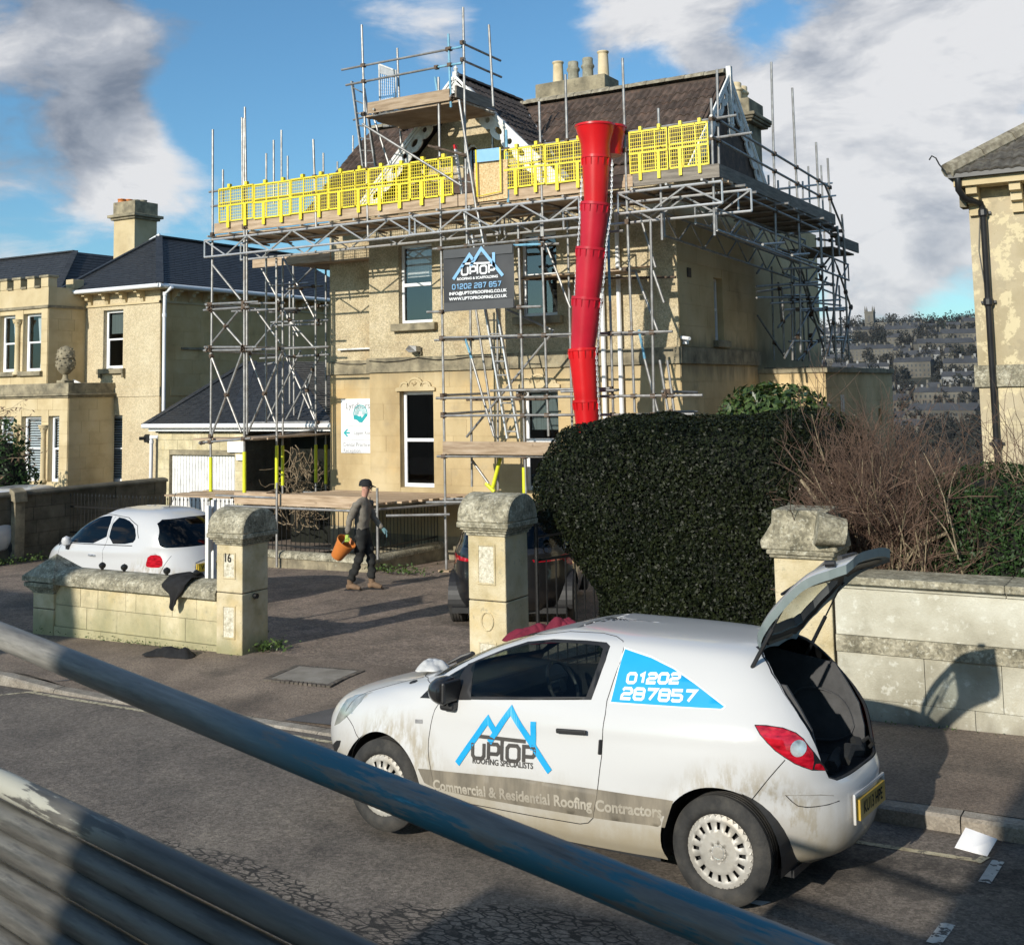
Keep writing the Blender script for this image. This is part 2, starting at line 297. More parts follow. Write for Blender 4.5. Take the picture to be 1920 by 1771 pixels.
    def mesh(s, name, mats, smooth=False, off=Vector((0, 0, 0))):
        me = bpy.data.meshes.new(name); me.from_pydata([(x - off.x, y - off.y, z - off.z) for x, y, z in s.v], [], s.f)
        for m in (mats if isinstance(mats, (list, tuple)) else [mats]): me.materials.append(MATS[m] if isinstance(m, str) else m)
        if any(s.k): me.polygons.foreach_set('material_index', s.k)
        if smooth:
            me.polygons.foreach_set('use_smooth', [True] * len(me.polygons))
            if smooth != 2: me.set_sharp_from_angle(angle=radians(38))
        me.update(); return me
    def build(s, name, mats, parent=None, smooth=False, bevel=0.0, seg=1, **kw):
        o = add_obj(name, s.mesh(name, mats, smooth, org(parent)), parent)
        if bevel:
            b = o.modifiers.new('b', 'BEVEL'); b.width = bevel; b.segments = seg; b.limit_method = 'ANGLE'; b.angle_limit = radians(35)
        if kw: tag(o, **kw)
        return o
UNIT = {}
def unit(matname, bev=0.0):
    k = (matname, bev)
    if k not in UNIT:
        me = MB().box((-.5, -.5, -.5), (.5, .5, .5)).mesh('block', matname); UNIT[k] = me
    return UNIT[k]
def piece(name, matname, a, b, parent):
    """an axis-aligned block between corners a and b that shares the unit mesh"""
    o = add_obj(name, unit(matname), parent); c = [(p + q) / 2 for p, q in zip(a, b)]
    o.location = Vector(c) - org(parent); o.scale = [abs(q - p) for p, q in zip(a, b)]; return o
def place(name, me, parent, loc, rot=None, scale=None):
    o = add_obj(name, me, parent); o.location = Vector(loc) - org(parent)
    if rot is not None: o.rotation_euler = rot
    if scale is not None: o.scale = scale
    return o
def np_mesh(name, verts, faces, mats, smooth=False, kidx=None):
    """fast mesh from numpy arrays; faces (n,3) or (n,4)"""
    me = bpy.data.meshes.new(name); verts = np.asarray(verts, np.float32); faces = np.asarray(faces, np.int32); n, k = faces.shape
    me.vertices.add(len(verts)); me.vertices.foreach_set('co', verts.ravel()); me.loops.add(n * k); me.loops.foreach_set('vertex_index', faces.ravel())
    me.polygons.add(n); me.polygons.foreach_set('loop_start', np.arange(0, n * k, k, dtype=np.int32)); me.polygons.foreach_set('loop_total', np.full(n, k, np.int32))
    for m in (mats if isinstance(mats, (list, tuple)) else [mats]): me.materials.append(MATS[m] if isinstance(m, str) else m)
    if kidx is not None: me.polygons.foreach_set('material_index', np.asarray(kidx, np.int32))
    if smooth: me.polygons.foreach_set('use_smooth', np.ones(n, bool))
    me.update(calc_edges=True); me.validate(); return me
def TF(Y0):            # a wall that faces the street (-Y): u = x, v = proud of the wall, w = z
    return lambda u, v, w: (u, Y0 - v, w)
def TR(X0):            # a wall that faces +X: u = y
    return lambda u, v, w: (X0 + v, u, w)
def tbox(mb, T, u0, u1, v0, v1, w0, w1, k=0):
    a, b = T(u0, v0, w0), T(u1, v1, w1)
    return mb.box([min(p, q) for p, q in zip(a, b)], [max(p, q) for p, q in zip(a, b)], k)
def tpiece(name, m, T, u0, u1, v0, v1, w0, w1, parent):
    a, b = T(u0, v0, w0), T(u1, v1, w1)
    return piece(name, m, [min(p, q) for p, q in zip(a, b)], [max(p, q) for p, q in zip(a, b)], parent)
def cut_rects(u0, u1, w0, w1, holes):
    us = sorted({u0, u1, *[min(max(h[i], u0), u1) for h in holes for i in (0, 1)]}); ws = sorted({w0, w1, *[min(max(h[i], w0), w1) for h in holes for i in (2, 3)]})
    out = []
    for i in range(len(us) - 1):
        for j in range(len(ws) - 1):
            cu, cw = (us[i] + us[i + 1]) / 2, (ws[j] + ws[j + 1]) / 2
            if not any(h[0] < cu < h[1] and h[2] < cw < h[3] for h in holes): out.append((us[i], us[i + 1], ws[j], ws[j + 1]))
    return out
def wall(parent, T, u0, u1, w0, w1, holes, m, name='wall', t=.35):
    mb = MB()
    for r in cut_rects(u0, u1, w0, w1, holes): tbox(mb, T, r[0], r[1], -t, 0, r[2], r[3])
    bm = bmesh.new()
    me = mb.mesh(name, m, off=org(parent)); bm.from_mesh(me); bmesh.ops.remove_doubles(bm, verts=bm.verts, dist=1e-4)
    dd = {}
    for f in bm.faces: dd.setdefault(frozenset(v.index for v in f.verts), []).append(f)
    bmesh.ops.delete(bm, geom=[f for fs in dd.values() if len(fs) > 1 for f in fs], context='FACES'); bm.to_mesh(me); bm.free()
    return add_obj(name, me, parent)
def ashlar(parent, T, u0, u1, w0, w1, holes, m, course=.30, length=.75, depth=.012, joint=.006, seed=0, name='stone'):
    R = random.Random(seed); nrow = max(1, round((w1 - w0) / course)); h = (w1 - w0) / nrow
    for i in range(nrow):
        a0, a1 = w0 + i * h, w0 + (i + 1) * h; spans = [(u0, u1)]
        for hl in holes:
            if hl[2] < a1 - .04 and hl[3] > a0 + .04:
                spans = [q for sp in spans for q in ((sp[0], min(sp[1], hl[0])), (max(sp[0], hl[1]), sp[1])) if q[1] - q[0] > .03]
        for s0, s1 in spans:
            u = s0; first = True
            while u < s1 - .02:
                L = length * R.uniform(.75, 1.2) * (.5 if first and i % 2 else 1); first = False
                e = s1 if u + L > s1 - length * .35 else u + L
                tpiece(name, m, T, u + joint / 2, e - joint / 2, 0, depth + R.uniform(-.0015, .0015), a0 + joint / 2, a1 - joint / 2, parent); u = e
def window(parent, T, u0, u1, w0, w1, style='sash', rec=.12, glass='glass_dark', fw=.07, room='interior', curtain=None, name='window', meet=.5, paint='pvc'):
    """frame with panes set back in its opening; the room behind it is a shallow dark box"""
    mb = MB(); d0, d1 = -rec - .05, -rec
    for a in ((u0, u0 + fw, w0, w1), (u1 - fw, u1, w0, w1), (u0 + fw, u1 - fw, w0, w0 + fw * 1.1), (u0 + fw, u1 - fw, w1 - fw, w1)): tbox(mb, T, a[0], a[1], d0, d1, a[2], a[3])
    wm = w0 + (w1 - w0) * meet
    fr = mb.build(name, paint, parent, bevel=.006)
    if style in ('sash', 'door'):
        mb = MB(); tbox(mb, T, u0 + fw, u1 - fw, d0 + .005, d1 + (.012 if style == 'door' else -.004), wm - .035, wm + .035)
        mb.build('transom', paint, fr, bevel=.004)
        panes = ((w0 + fw, wm - .035), (wm + .035, w1 - fw))
    elif style == 'sash2':
        mb = MB(); tbox(mb, T, u0 + fw, u1 - fw, d0 + .005, d1 - .004, wm - .025, wm + .025); tbox(mb, T, u0 + fw, u0 + fw * 1.5, d0, d1 - .01, w0 + fw, wm - .025)
        mb.build('transom', paint, fr); panes = ((w0 + fw, wm - .025), (wm + .025, w1 - fw))
    else: panes = ((w0 + fw, w1 - fw),)
    for p0, p1 in panes:
        q = MB(); a = [T(u0 + fw, -rec - .03, p0), T(u1 - fw, -rec - .03, p0), T(u1 - fw, -rec - .03, p1), T(u0 + fw, -rec - .03, p1)]; q.add(a, [(0, 1, 2, 3)]); q.build('pane', glass, fr)
    rm = MB(); dd = -rec - .9
    A = lambda u, v, w: T(u, v, w)
    e = .002
    cs = [A(u0 + e, d0, w0 + e), A(u1 - e, d0, w0 + e), A(u1 - e, d0, w1 - e), A(u0 + e, d0, w1 - e), A(u0 + e, dd, w0 + e), A(u1 - e, dd, w0 + e), A(u1 - e, dd, w1 - e), A(u0 + e, dd, w1 - e)]
    rm.add(cs, [(4, 5, 6, 7), (0, 1, 5, 4), (1, 2, 6, 5), (2, 3, 7, 6), (3, 0, 4, 7)]); rm.build('room', room, fr)
    if curtain == 'blind':
        q = MB(); tbox(q, T, u0 + fw, u1 - fw, -rec - .13, -rec - .12, wm + (w1 - wm) * .2, w1 - fw); q.build('blind', 'curtain', fr)
    elif curtain == 'shutter':
        q = MB(); n = int((w1 - w0) / .075)
        for i in range(n):
            z = w0 + fw + (w1 - w0 - 2 * fw) * (i + .5) / n
            q.obox(T(u0 + fw, -rec - .11, z), T(u1 - fw, -rec - .11, z), .05, .008, up=Vector(T(0, 1, 1)) - Vector(T(0, 0, 0)))
        q.build('shutter_slats', 'pvc', fr, kind='stuff')
    elif curtain == 'drape':
        n = 14; um = u0 + (u1 - u0) * .35; vs = []; zz = [w1 - fw, wm + .05, wm - .25, wm - .45, w0 + .1]; wd = [(.35, 1), (.45, 1), (.62, .95), (.55, .9), (.5, .95)]
        for z, (a, b) in zip(zz, wd):
            for i in range(n): vs.append(T(u0 + (u1 - u0) * (a + (b - a) * i / (n - 1)), -rec - .15 + .02 * sin(i * 2.6), z))
        q = MB(); q.add(vs, [(r_ * n + i, r_ * n + i + 1, (r_ + 1) * n + i + 1, (r_ + 1) * n + i) for r_ in range(4) for i in range(n - 1)]); q.build('curtain', 'curtain', fr, smooth=True)
    return fr
GZ_MARK = 0
def road_z(x): return .0179 * (x + 2.52)
def ground_z(x, y):
    z = road_z(x) + (.11 if y > 8.42 else 0)
    if y > 10.6: z -= .036 * (y - 10.6)
    return z

# ---------------------------------------------------------------- ground
def skew(x, y): return .033 * (-1.94 - max(-30, min(4, x))) * (1 - min(1, max(0, (y - 8.5) / 1.8))) * min(1, max(0, y / 8.4))
def sheet(name, xs, ys, fz, m, kind='structure', parent=None):
    vs = [(x, y + (skew(x, y) if name in ('road', 'pavement') else 0), fz(x, y)) for y in ys for x in xs]; n = len(xs)
    fs = [(j * n + i, j * n + i + 1, (j + 1) * n + i + 1, (j + 1) * n + i) for j in range(len(ys) - 1) for i in range(n - 1)]
    o = MB().add(vs, fs).build(name, m, parent, smooth=2)
    if parent is None: tag(o, kind=kind)
    return o
def ss(a, b, x):
    t = min(1, max(0, (x - a) / (b - a))); return t * t * (3 - 2 * t)
def terrain(x, y):
    near = road_z(max(-60, min(30, x))) - .35
    if y > 10.6: near -= .036 * (min(y, 60) - 10.6)
    n = 3.5 * sin(x * .011 + 1) + 2.5 * sin(x * .023 + y * .006)
    far = -38 + 67 * ss(430, 1230, y) + 34 * ss(1200, 1330, y - .05 * abs(x)) * .0 + 29 * ss(700, 1290, y + x * .10) + n * ss(200, 500, y)
    if y > 1300: far -= 0
    return near * (1 - ss(40, 330, y)) + far * ss(40, 330, y)
mat('hill', [(.014, .017, .012), (.026, .028, .018), (.040, .040, .026)], .02, 9, .95, spots=[(.012, .55, .7, (.030, .040, .018), .6)])  # dark ground tones: cloud shadow over the hill is put into the colour
gx = [-6000, -2500, -1200, -900] + list(range(-700, 500, 30)) + [600, 900, 1500, 3000, 6000]
gy = [-6000, -500, -60, -20, 0, 8.5, 10.6, 20, 30, 40] + list(range(60, 1420, 30)) + [1600, 2200, 4000, 9000]
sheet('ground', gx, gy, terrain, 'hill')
def cracks(N, pos, c, bs):
    p = N.vm('ADD', pos, N.vm('MULTIPLY', N.noise(pos, 3.0, 5, .6, out=1), (.20, .11, .22)))
    def vor(vec, sc, wd):
        d = N.a('ShaderNodeTexVoronoi', {'Vector': vec, 'Scale': sc}, feature='DISTANCE_TO_EDGE').outputs['Distance']
        return N.mr(d, wd, wd * .35)
    fine = vor(N.vm('MULTIPLY', p, (11, 24, 1)), 1.0, .12); big = vor(N.vm('MULTIPLY', p, (1.2, 1.6, 1)), 1.0, .018)
    def reg(cx, cy, rx, ry, ang):
        q = N.vm('SUBTRACT', pos, (cx, cy, 0)); ca, sa = cos(ang), sin(ang)
        a = N.m('DIVIDE', N.vm('DOT_PRODUCT', q, (ca, sa, 0)), rx); b = N.m('DIVIDE', N.vm('DOT_PRODUCT', q, (-sa, ca, 0)), ry)
        r = N.m('SQRT', N.m('ADD', N.m('MULTIPLY', a, a), N.m('MULTIPLY', b, b)))
        return N.mr(N.m('ADD', r, N.m('MULTIPLY_ADD', N.noise(pos, 2.2, 4), .9, -.45)), 1.0, .82)
    R1 = reg(-5.42, 5.74, 1.15, .27, -0.21)
    R2 = reg(-3.62, 5.73, .95, .42, 0.325)
    R3 = reg(-5.6, 6.6, 5.0, 1.6, .1)
    f = N.m('MAXIMUM', N.m('MULTIPLY', fine, N.m('MAXIMUM', R1, R2)), N.m('MULTIPLY', N.m('MULTIPLY', big, .75), N.mr(N.noise(pos, .6, 3), .55, .62)), clamp=True)
    c = N.mix(N.m('MULTIPLY', f, .9), c, (.010, .0095, .009))
    wet = N.m('MULTIPLY', reg(-1.6, 7.6, 1.4, .38, .05), N.mr(N.noise(pos, 4, 6, .7), .42, .55))
    c = N.mix(N.m('MULTIPLY', wet, .6), c, (.022, .020, .019))
    tracks = N.mr(N.noise(N.vm('MULTIPLY', pos, (.25, 2.4, 1)), 1.2, 4), .5, .72)
    c = grain(72, .68, 1.38, 30)(N, pos, c, bs)
    return N.mix(N.m('MULTIPLY', tracks, .22), c, (.16, .145, .125))
mat('road_asphalt', [(0.100, 0.086, 0.072), (0.155, 0.131, 0.109), (0.204, 0.174, 0.141)], 1.1, 9, .86, .9, 140, spots=[(90, .60, .68, (.17, .165, .155), .6), (120, .36, .28, (.012, .012, .012), .5), (.9, .55, .75, (.036, .034, .032), .5)], extra=cracks)
fr = lambda a, b, n: [a + (b - a) * i / n for i in range(n + 1)]
sheet('road', fr(-60, 40, 20), [-14, 0, 8.36], lambda x, y: road_z(x), 'road_asphalt')
def dip(x): return ss(-11.4, -10.4, x) * (1 - ss(-6.1, -5.2, x))
def pave_z(x, y):
    y = y - skew(x, y); return road_z(x) + .11 - .085 * dip(x) * (1 - ss(8.45, 9.9, y)) if y < 10.6 else ground_z(x, y)
R = random.Random(3)
pv = sheet('pavement', fr(-60, 40, 300), [8.48, 8.9, 9.4, 9.9, 10.4, 10.62], pave_z, 'pavement')
kx = -40.0
kerb_root = thing('kerb', None, None, (0, 8.4, 0)); tag(kerb_root, kind='structure')
while kx < 16:
    L = .915; a, b = kx + .004, kx + L - .004; mb = MB(); zz = [road_z(t) + .105 - .085 * dip(t) + R.uniform(-.002, .002) for t in (a, b)]
    vs = [(a, 8.34, road_z(a) - .1), (b, 8.34, road_z(b) - .1), (b, 8.34, zz[1] - .018), (a, 8.34, zz[0] - .018), (a, 8.362, zz[0]), (b, 8.362, zz[1]), (b, 8.485, zz[1] + .001), (a, 8.485, zz[0] + .001), (a, 8.485, road_z(a) - .1), (b, 8.485, road_z(b) - .1)]
    vs = [(x, y + skew(x, 8.4), z) for x, y, z in vs]; mb.add(vs, [(0, 1, 2, 3), (3, 2, 5, 4), (4, 5, 6, 7), (7, 6, 9, 8), (0, 3, 4, 7, 8), (1, 9, 6, 5, 2)]); mb.build('kerb_stone', 'kerb', kerb_root); kx += L
sheet('driveway', fr(-26, -5.2, 24), [10.6, 12, 14, 16, 18.08], ground_z, 'drive')
sheet('driveway_side', fr(-26, -17.2, 8), [18.08, 20.4, 26], ground_z, 'drive'); sheet('driveway_side', fr(-13.75, -5.2, 8), [18.08, 20.4, 26], ground_z, 'drive')
sheet('sunken_area', [-17.3, -13.6], [18.0, 21.4], lambda x, y: -2.0, 'soil')
sheet('garden_soil', fr(-5.2, 6, 12), [10.6, 12, 16, 20, 26, 40], lambda x, y: ground_z(x, y) + .05, 'soil')
sheet('forecourt', fr(-60, -26, 12), [10.6, 14, 20, 28, 34], ground_z, 'drive')
sheet('yard', fr(-26, -5, 8), [26, 30, 40], lambda x, y: ground_z(x, y), 'soil')
# pavement patches: darker repair strips
def patch(name, pts, m, dz=.004, fz=pave_z, **kw):
    return MB().add([(x, y + skew(x, y), fz(x, y) + dz) for x, y in pts], [tuple(range(len(pts)))]).build(name, m, None, kind='structure', **kw)
mat('patch_asphalt', [(0.068, 0.065, 0.063), (0.098, 0.093, 0.090), (0.128, 0.120, 0.117)], 1.5, 8, .88, .8, 110, spots=[(90, .58, .66, (.15, .14, .13), .5)])
patch('tarmac_patch', [(-7.6, 8.50), (-4.9, 8.50), (-4.95, 9.5), (-7.0, 9.7)], 'patch_asphalt')
patch('tarmac_patch', [(-13.2, 8.50), (-10.9, 8.50), (-10.6, 9.05), (-13.0, 9.0)], 'patch_asphalt')
# inspection cover with a brick surround
MC = [(-8.696,9.611),(-7.811,9.63),(-7.884,10.302),(-8.774,10.237)]
cv = thing('inspection_cover', 'rectangular concrete inspection cover framed by small setts in the pavement before the gateway', 'manhole cover', (MC[0][0], MC[0][1], 0))
def ins(P, t):
    cx = sum(p[0] for p in P) / 4; cy = sum(p[1] for p in P) / 4; return [(cx + (x - cx) * t, cy + (y - cy) * t) for x, y in P]
Q = ins(MC, .84)
MB().prism([(x, y, pave_z(x, y) - .02) for x, y in Q], (0, 0, .032)).build('cover_slab', 'concrete', cv)
for a in range(4):
    A0, A1, B0, B1 = MC[a], MC[(a + 1) % 4], Q[a], Q[(a + 1) % 4]; n = 15
    for i in range(n):
        t0, t1 = (i + .08) / n, (i + .92) / n; L = lambda P, S, t: (P[0] + (S[0] - P[0]) * t, P[1] + (S[1] - P[1]) * t)
        ps = [L(A0, A1, t0), L(A0, A1, t1), L(B0, B1, t1), L(B0, B1, t0)]; cx = sum(p[0] for p in ps) / 4; cy = sum(p[1] for p in ps) / 4
        ps = [(cx + (x - cx) * .92, cy + (y - cy) * .92) for x, y in ps]
        MB().prism([(x, y, pave_z(x, y) - .02) for x, y in ps], (0, 0, .030 + R.uniform(0, .006))).build('brick', 'brick_edge', cv)
# drive edging slab by the left pillar and painted bay lines
def stripe(name, p, q, w, m, dz=.004, **kw):
    p, q = Vector(p[:2]), Vector(q[:2]); d = (q - p).normalized(); n = Vector((-d.y, d.x)) * w / 2; k = 12; vs = []
    for i in range(k + 1):
        c = p + (q - p) * i / k
        for s_ in (-1, 1): vs.append((c.x + n.x * s_, c.y + n.y * s_, road_z(c.x) + dz))
    o = MB().add(vs, [(2 * i, 2 * i + 2, 2 * i + 3, 2 * i + 1) for i in range(k)]).build(name, m, None); tag(o, kind='structure'); return o
stripe('bay_line', (-11.018,8.563,-0.14), (-6.736,8.354,-0.08), .055, 'line_cream')
stripe('bay_line', (-11.204,8.348,-0.17), (-10.937,8.658,-0.14), .05, 'line_cream')
stripe('bay_line', (-3.672,7.921,0.0), (-1.398,7.916,0.02), .055, 'line_cream')
stripe('bay_line', (-1.409,7.943,0.02), (-1.36,7.928,0.02), .13, 'line_cream', .008)
stripe('bay_line', (-1.292,7.963,0.02), (-1.315,7.592,0.02), .07, 'line_white')
stripe('bay_line', (-1.4,6.945,0.01), (-1.426,6.672,0.01), .075, 'line_white')

# ---------------------------------------------------------------- generic 2-D region triangulation
def cdt(outer, holes=(), extra=()):
    vs = []; es = []
    for loop in (outer, *holes):
        b = len(vs); vs += [Vector(p) for p in loop]; n = len(loop); es += [(b + i, b + (i + 1) % n) for i in range(n)]
    vs += [Vector(p) for p in extra]
    V, E, Fc, _, _, _ = delaunay_2d_cdt(vs, es, [], 0, 1e-6)
    V = np.array([(v.x, v.y) for v in V]); Fc = np.array(Fc)
    c = V[Fc].mean(1); keep = inpoly(c, outer)
    for h in holes: keep &= ~inpoly(c, h)
    Fc = Fc[keep]
    a = V[Fc]; cr = (a[:, 1, 0] - a[:, 0, 0]) * (a[:, 2, 1] - a[:, 0, 1]) - (a[:, 1, 1] - a[:, 0, 1]) * (a[:, 2, 0] - a[:, 0, 0])
    Fc[cr < 0] = Fc[cr < 0][:, ::-1]
    return V, Fc
def inpoly(P, poly):
    P = np.asarray(P); x, y = P[:, 0], P[:, 1]; r = np.zeros(len(P), bool); n = len(poly)
    for i in range(n):
        x0, y0 = poly[i][:2]; x1, y1 = poly[(i + 1) % n][:2]
        if y0 == y1: continue
        k = ((y0 > y) != (y1 > y)) & (x < (x1 - x0) * (y - y0) / (y1 - y0) + x0); r ^= k
    return r
def circ(cx, cy, rx, ry=None, n=14, ang=0):
    ry = ry or rx; ca, sa = cos(ang), sin(ang)
    return [(cx + rx * cos(2 * pi * i / n) * ca - ry * sin(2 * pi * i / n) * sa, cy + rx * cos(2 * pi * i / n) * sa + ry * sin(2 * pi * i / n) * ca) for i in range(n)]
def plate(name, outer, holes, fmap, vec, m, parent, smooth=False, **kw):
    """flat pierced plate: 2-D outline and holes mapped into space by fmap and given the thickness vec"""
    V, Fc = cdt(outer, holes); n = len(V); v = Vector(vec); P = [Vector(fmap(*p)) for p in V]; mb = MB()
    fs = [tuple(f) for f in Fc]; mb.add(P + [p + v for p in P], [f[::-1] for f in fs] + [tuple(n + i for i in f) for f in fs])
    for loop in (outer, *holes):
        k = len(loop); L = [Vector(fmap(*p)) for p in loop]; mb.add(L + [p + v for p in L], [(i, (i + 1) % k, k + (i + 1) % k, k + i) for i in range(k)])
    return mb.build(name, m, parent, smooth, **kw)

# ---------------------------------------------------------------- main house
YF, XR, XS, YB = 20.5, -8.38, -15.52, 21.3        # front wall, right wall, step in the front wall, recessed left part
XL = -17.25
H = thing('stone_villa', 'large honey stone villa under repair, wrapped in scaffolding behind the black railings', 'house', (-12.5, 20.5, 0))
T0, T1, T2 = TF(YF), TF(YB), TR(XR)
door_a = (-14.737, -13.883, .98, 2.975)
door_b = (-11.767, -10.952, .98, 2.98)
sash_a = (-14.739, -13.878, 4.40, 6.08)
sash_b = (-11.749, -10.917, 4.40, 6.08)
fh = [door_a, door_b, sash_a, sash_b]
wall(H, T0, XS, XR, .02, 3.38, fh, 'stone'); wall(H, T0, XS, XR, -2.1, .02, [], 'stone_dark', name='basement_wall'); wall(H, T1, XL, XS, -2.1, .02, [], 'stone_dark', name='basement_wall'); wall(H, T0, XS, XR, 3.38, 6.95, fh, 'render_wall')  # dark stone on the basement walls puts the deck's shadow into their colour
wall(H, T1, XL, XS, .02, 3.38, [], 'stone'); wall(H, T1, XL, XS, 3.38, 6.95, [], 'render_wall')
MB().box((XS, YF + .35, -.9), (XS + .35, YB + .0, 6.95)).build('wall', 'render_wall', H)
ashlar(H, T0, XS, XR, .05, 3.38, fh, 'stone', .335, .86, seed=2, depth=.006, joint=.0035)
ashlar(H, T1, XL, XS, .05, 3.38, [], 'stone', .335, .86, seed=3, depth=.006, joint=.0035)
for T, a, b in ((T0, XS - .05, XR + .06), (T1, XL - .06, XS - .05)):
    u = a; R = random.Random(5)
    while u < b - .01:
        e = min(b, u + R.uniform(.9, 1.3)); e = b if b - e < .3 else e; tpiece('band_stone', 'stone_dark', T, u + .002, e - .002, -.05, .06, 3.385, 3.69, H); u = e
side_win = (22.359, 22.853, 3.86, 5.12)
side_win = (min(side_win[:2]), max(side_win[:2]) , 3.86, 5.12)
wall(H, T2, YF + .35, 24.9, -.9, 3.38, [], 'side_stone'); wall(H, T2, YF + .35, 24.9, 3.38, 6.95, [side_win], 'side_stone')
ashlar(H, T2, YF + .012, 24.9, .05, 3.38, [], 'side_stone', .335, .86, seed=4)
ashlar(H, T2, YF + .012, 24.9, 3.70, 6.9, [side_win], 'side_stone', .40, .95, seed=6, depth=.008, joint=.004)
u = YF + .01
while u < 24.95: tpiece('band_stone', 'stone_dark', T2, u, min(24.96, u + 1.1), -.05, .06, 3.385, 3.69, H); u += 1.104
MB().box((XL, 24.9, -.9), (XR - .32, 31, 6.9)).build('rear_wing', 'side_stone', H)
MB().box((XL, YB + .35, -.9), (XL + .3, 24.9, 6.9)).build('wall', 'side_stone', H)
window(H, T0, *door_a, style='door', rec=.14, glass='glass_dark', fw=.075, meet=.49)
window(H, T0, *door_b, style='door', rec=.14, glass='glass_dark', fw=.075, meet=.49, curtain='blind')
window(H, T0, *sash_a, style='door', rec=.12, glass='glass_sky', fw=.065, meet=.49, room='interior', curtain='blind')  # pale blind added in place of cloud reflected in the upper pane
window(H, T0, *sash_b, style='door', rec=.12, glass='glass_sky', fw=.065, meet=.49)
window(H, T2, *side_win, style='door', rec=.12, glass='glass_sky', fw=.06)
for w_ in (sash_a, sash_b):
    mb = MB(); tbox(mb, T0, w_[0] - .13, w_[1] + .13, -.10, .14, 4.24, 4.398); mb.build('sill', 'stone_dark', H, bevel=.012)
mb = MB(); tbox(mb, T2, side_win[0] - .12, side_win[1] + .12, -.10, .12, 3.72, 3.858); mb.build('sill', 'stone_dark', H, bevel=.012)
for d_ in (door_a, door_b):                         # carved three-arch hoods over the doors
    c = (d_[0] + d_[1]) / 2; w = (d_[1] - d_[0]) / 2 + .07; zb = d_[3] + .005; out = [(c - w, zb), (c + w, zb), (c + w, zb + .06)]
    for cx, r in ((.27, .13), (0, .20), (-.27, .13)):
        for i in range(9): a = pi * i / 8; out.append((c + cx + r * cos(a), zb + (.09 if r < .15 else .12) + r * .85 * sin(a)))
    out.append((c - w, zb + .06)); holes = []
    plate('carved_hood', out, [], lambda x, z: (x, YF - .015, z), (0, -.045, 0), 'neigh_stone', H)
    mb = MB()
    for cx, r in ((.27, .085), (-.27, .085), (0, .15)): mb.path([(c + cx + r * cos(pi * i / 10), YF - .066, zb + (.09 if r < .1 else .12) + r * .85 * sin(pi * i / 10)) for i in range(11)], .012, 5)
    R = random.Random(8)
    for i in range(11): a = R.uniform(0, 6.3); rr_ = R.uniform(0, .085); mb.lathe([(0, -.02), (.022, 0), (0, .02)], (c + rr_ * cos(a), YF - .066, zb + .14 + rr_ * .6 * sin(a)), 6)
    mb.build('carving', 'neigh_stone', H, smooth=True)
mb = MB(); mb.box((XL + .3, YB - .10, 3.93), (XS - .03, YB - .005, 3.965)); mb.build('cable_cover', 'old_paint', H)
mb = MB(); mb.path([(XL + .1 + i * .42, YF - .08 if XL + .1 + i * .42 > XS else YB - .08, 3.67 - .07 * abs(sin(i * .9))) for i in range(0, 13)], .009, 4); mb.build('cable', 'black_pvc', H)
mb = MB(); mb.box((XR + .012, 20.95, 5.02), (XR + .03, 21.13, 5.2)); mb.build('air_brick', 'rusty', H)
for (px, z0, z1) in ((-9.9, -.3, 6.6),): MB().tube((px, YF - .09, z0), (px, YF - .09, z1), .045, 8).build('downpipe', 'pvc', H, smooth=True)
MB().tube((-9.55, YF - .09, -.3), (-9.55, YF - .09, 6.3), .045, 8).build('downpipe', 'pvc', H, smooth=True)
# extension with flat roof
EX = -6.938
TE, TEX = TF(24.9), TR(EX)
wall(H, TE, XR, EX, -.9, 3.20, [], 'side_stone'); ashlar(H, TE, XR + .02, EX, .3, 3.20, [], 'side_stone', .335, .8, seed=9)
vent = (27.9, 28.1, 2.0, 2.3); ewin = (29.4, 29.75, 1.95, 2.35)
wall(H, TEX, 25.25, 31, -.9, 3.20, [ewin], 'side_stone'); ashlar(H, TEX, 24.912, 31, .3, 3.20, [ewin], 'side_stone', .335, .9, seed=10)
window(H, TEX, *ewin, style='plain', fw=.04)
mb = MB(); mb.box((EX + .01, 26.0, 2.35), (EX + .07, 26.12, 2.72)); mb.build('wall_box', 'old_paint', H, bevel=.01)
MB().box((XR + .002, 24.85, 3.2), (EX + .07, 31.05, 3.31)).build('parapet_coping', 'stone_dark', H, bevel=.01)
MB().box((XR + .1, 25.0, 3.31), (EX - .1, 30.9, 3.33)).build('flat_roof', 'old_slate', H)

# roofs
ZE, YE, YR_, ZR, YE2 = 6.95, 20.05, 22.5, 9.22, 24.95
X0, X1 = -16.95, -8.0
XG, ZG, HG = -12.87, 9.36, 2.42                     # front gable: ridge x, ridge z, half width
mb = MB()
mb.add([(X0, YE, ZE), (X1, YE, ZE), (X1, YR_, ZR), (X0, YR_, ZR), (X1, YE2, ZE), (X0, YE2, ZE)], [(0, 1, 2, 3), (3, 2, 4, 5), (0, 3, 5), (1, 4, 2), (0, 5, 4, 1)])
mb.build('roof_slope', 'tile', H)
mb = MB(); GY0, GY1 = 20.02, 22.6
mb.add([(XG - HG, GY0, ZE), (XG, GY0, ZG), (XG + HG, GY0, ZE), (XG - HG, GY1, ZE), (XG, GY1, ZG), (XG + HG, GY1, ZE)], [(0, 1, 4, 3), (1, 2, 5, 4), (3, 4, 5), (0, 3, 5, 2)])
mb.build('roof_slope', 'tile_dark', H)
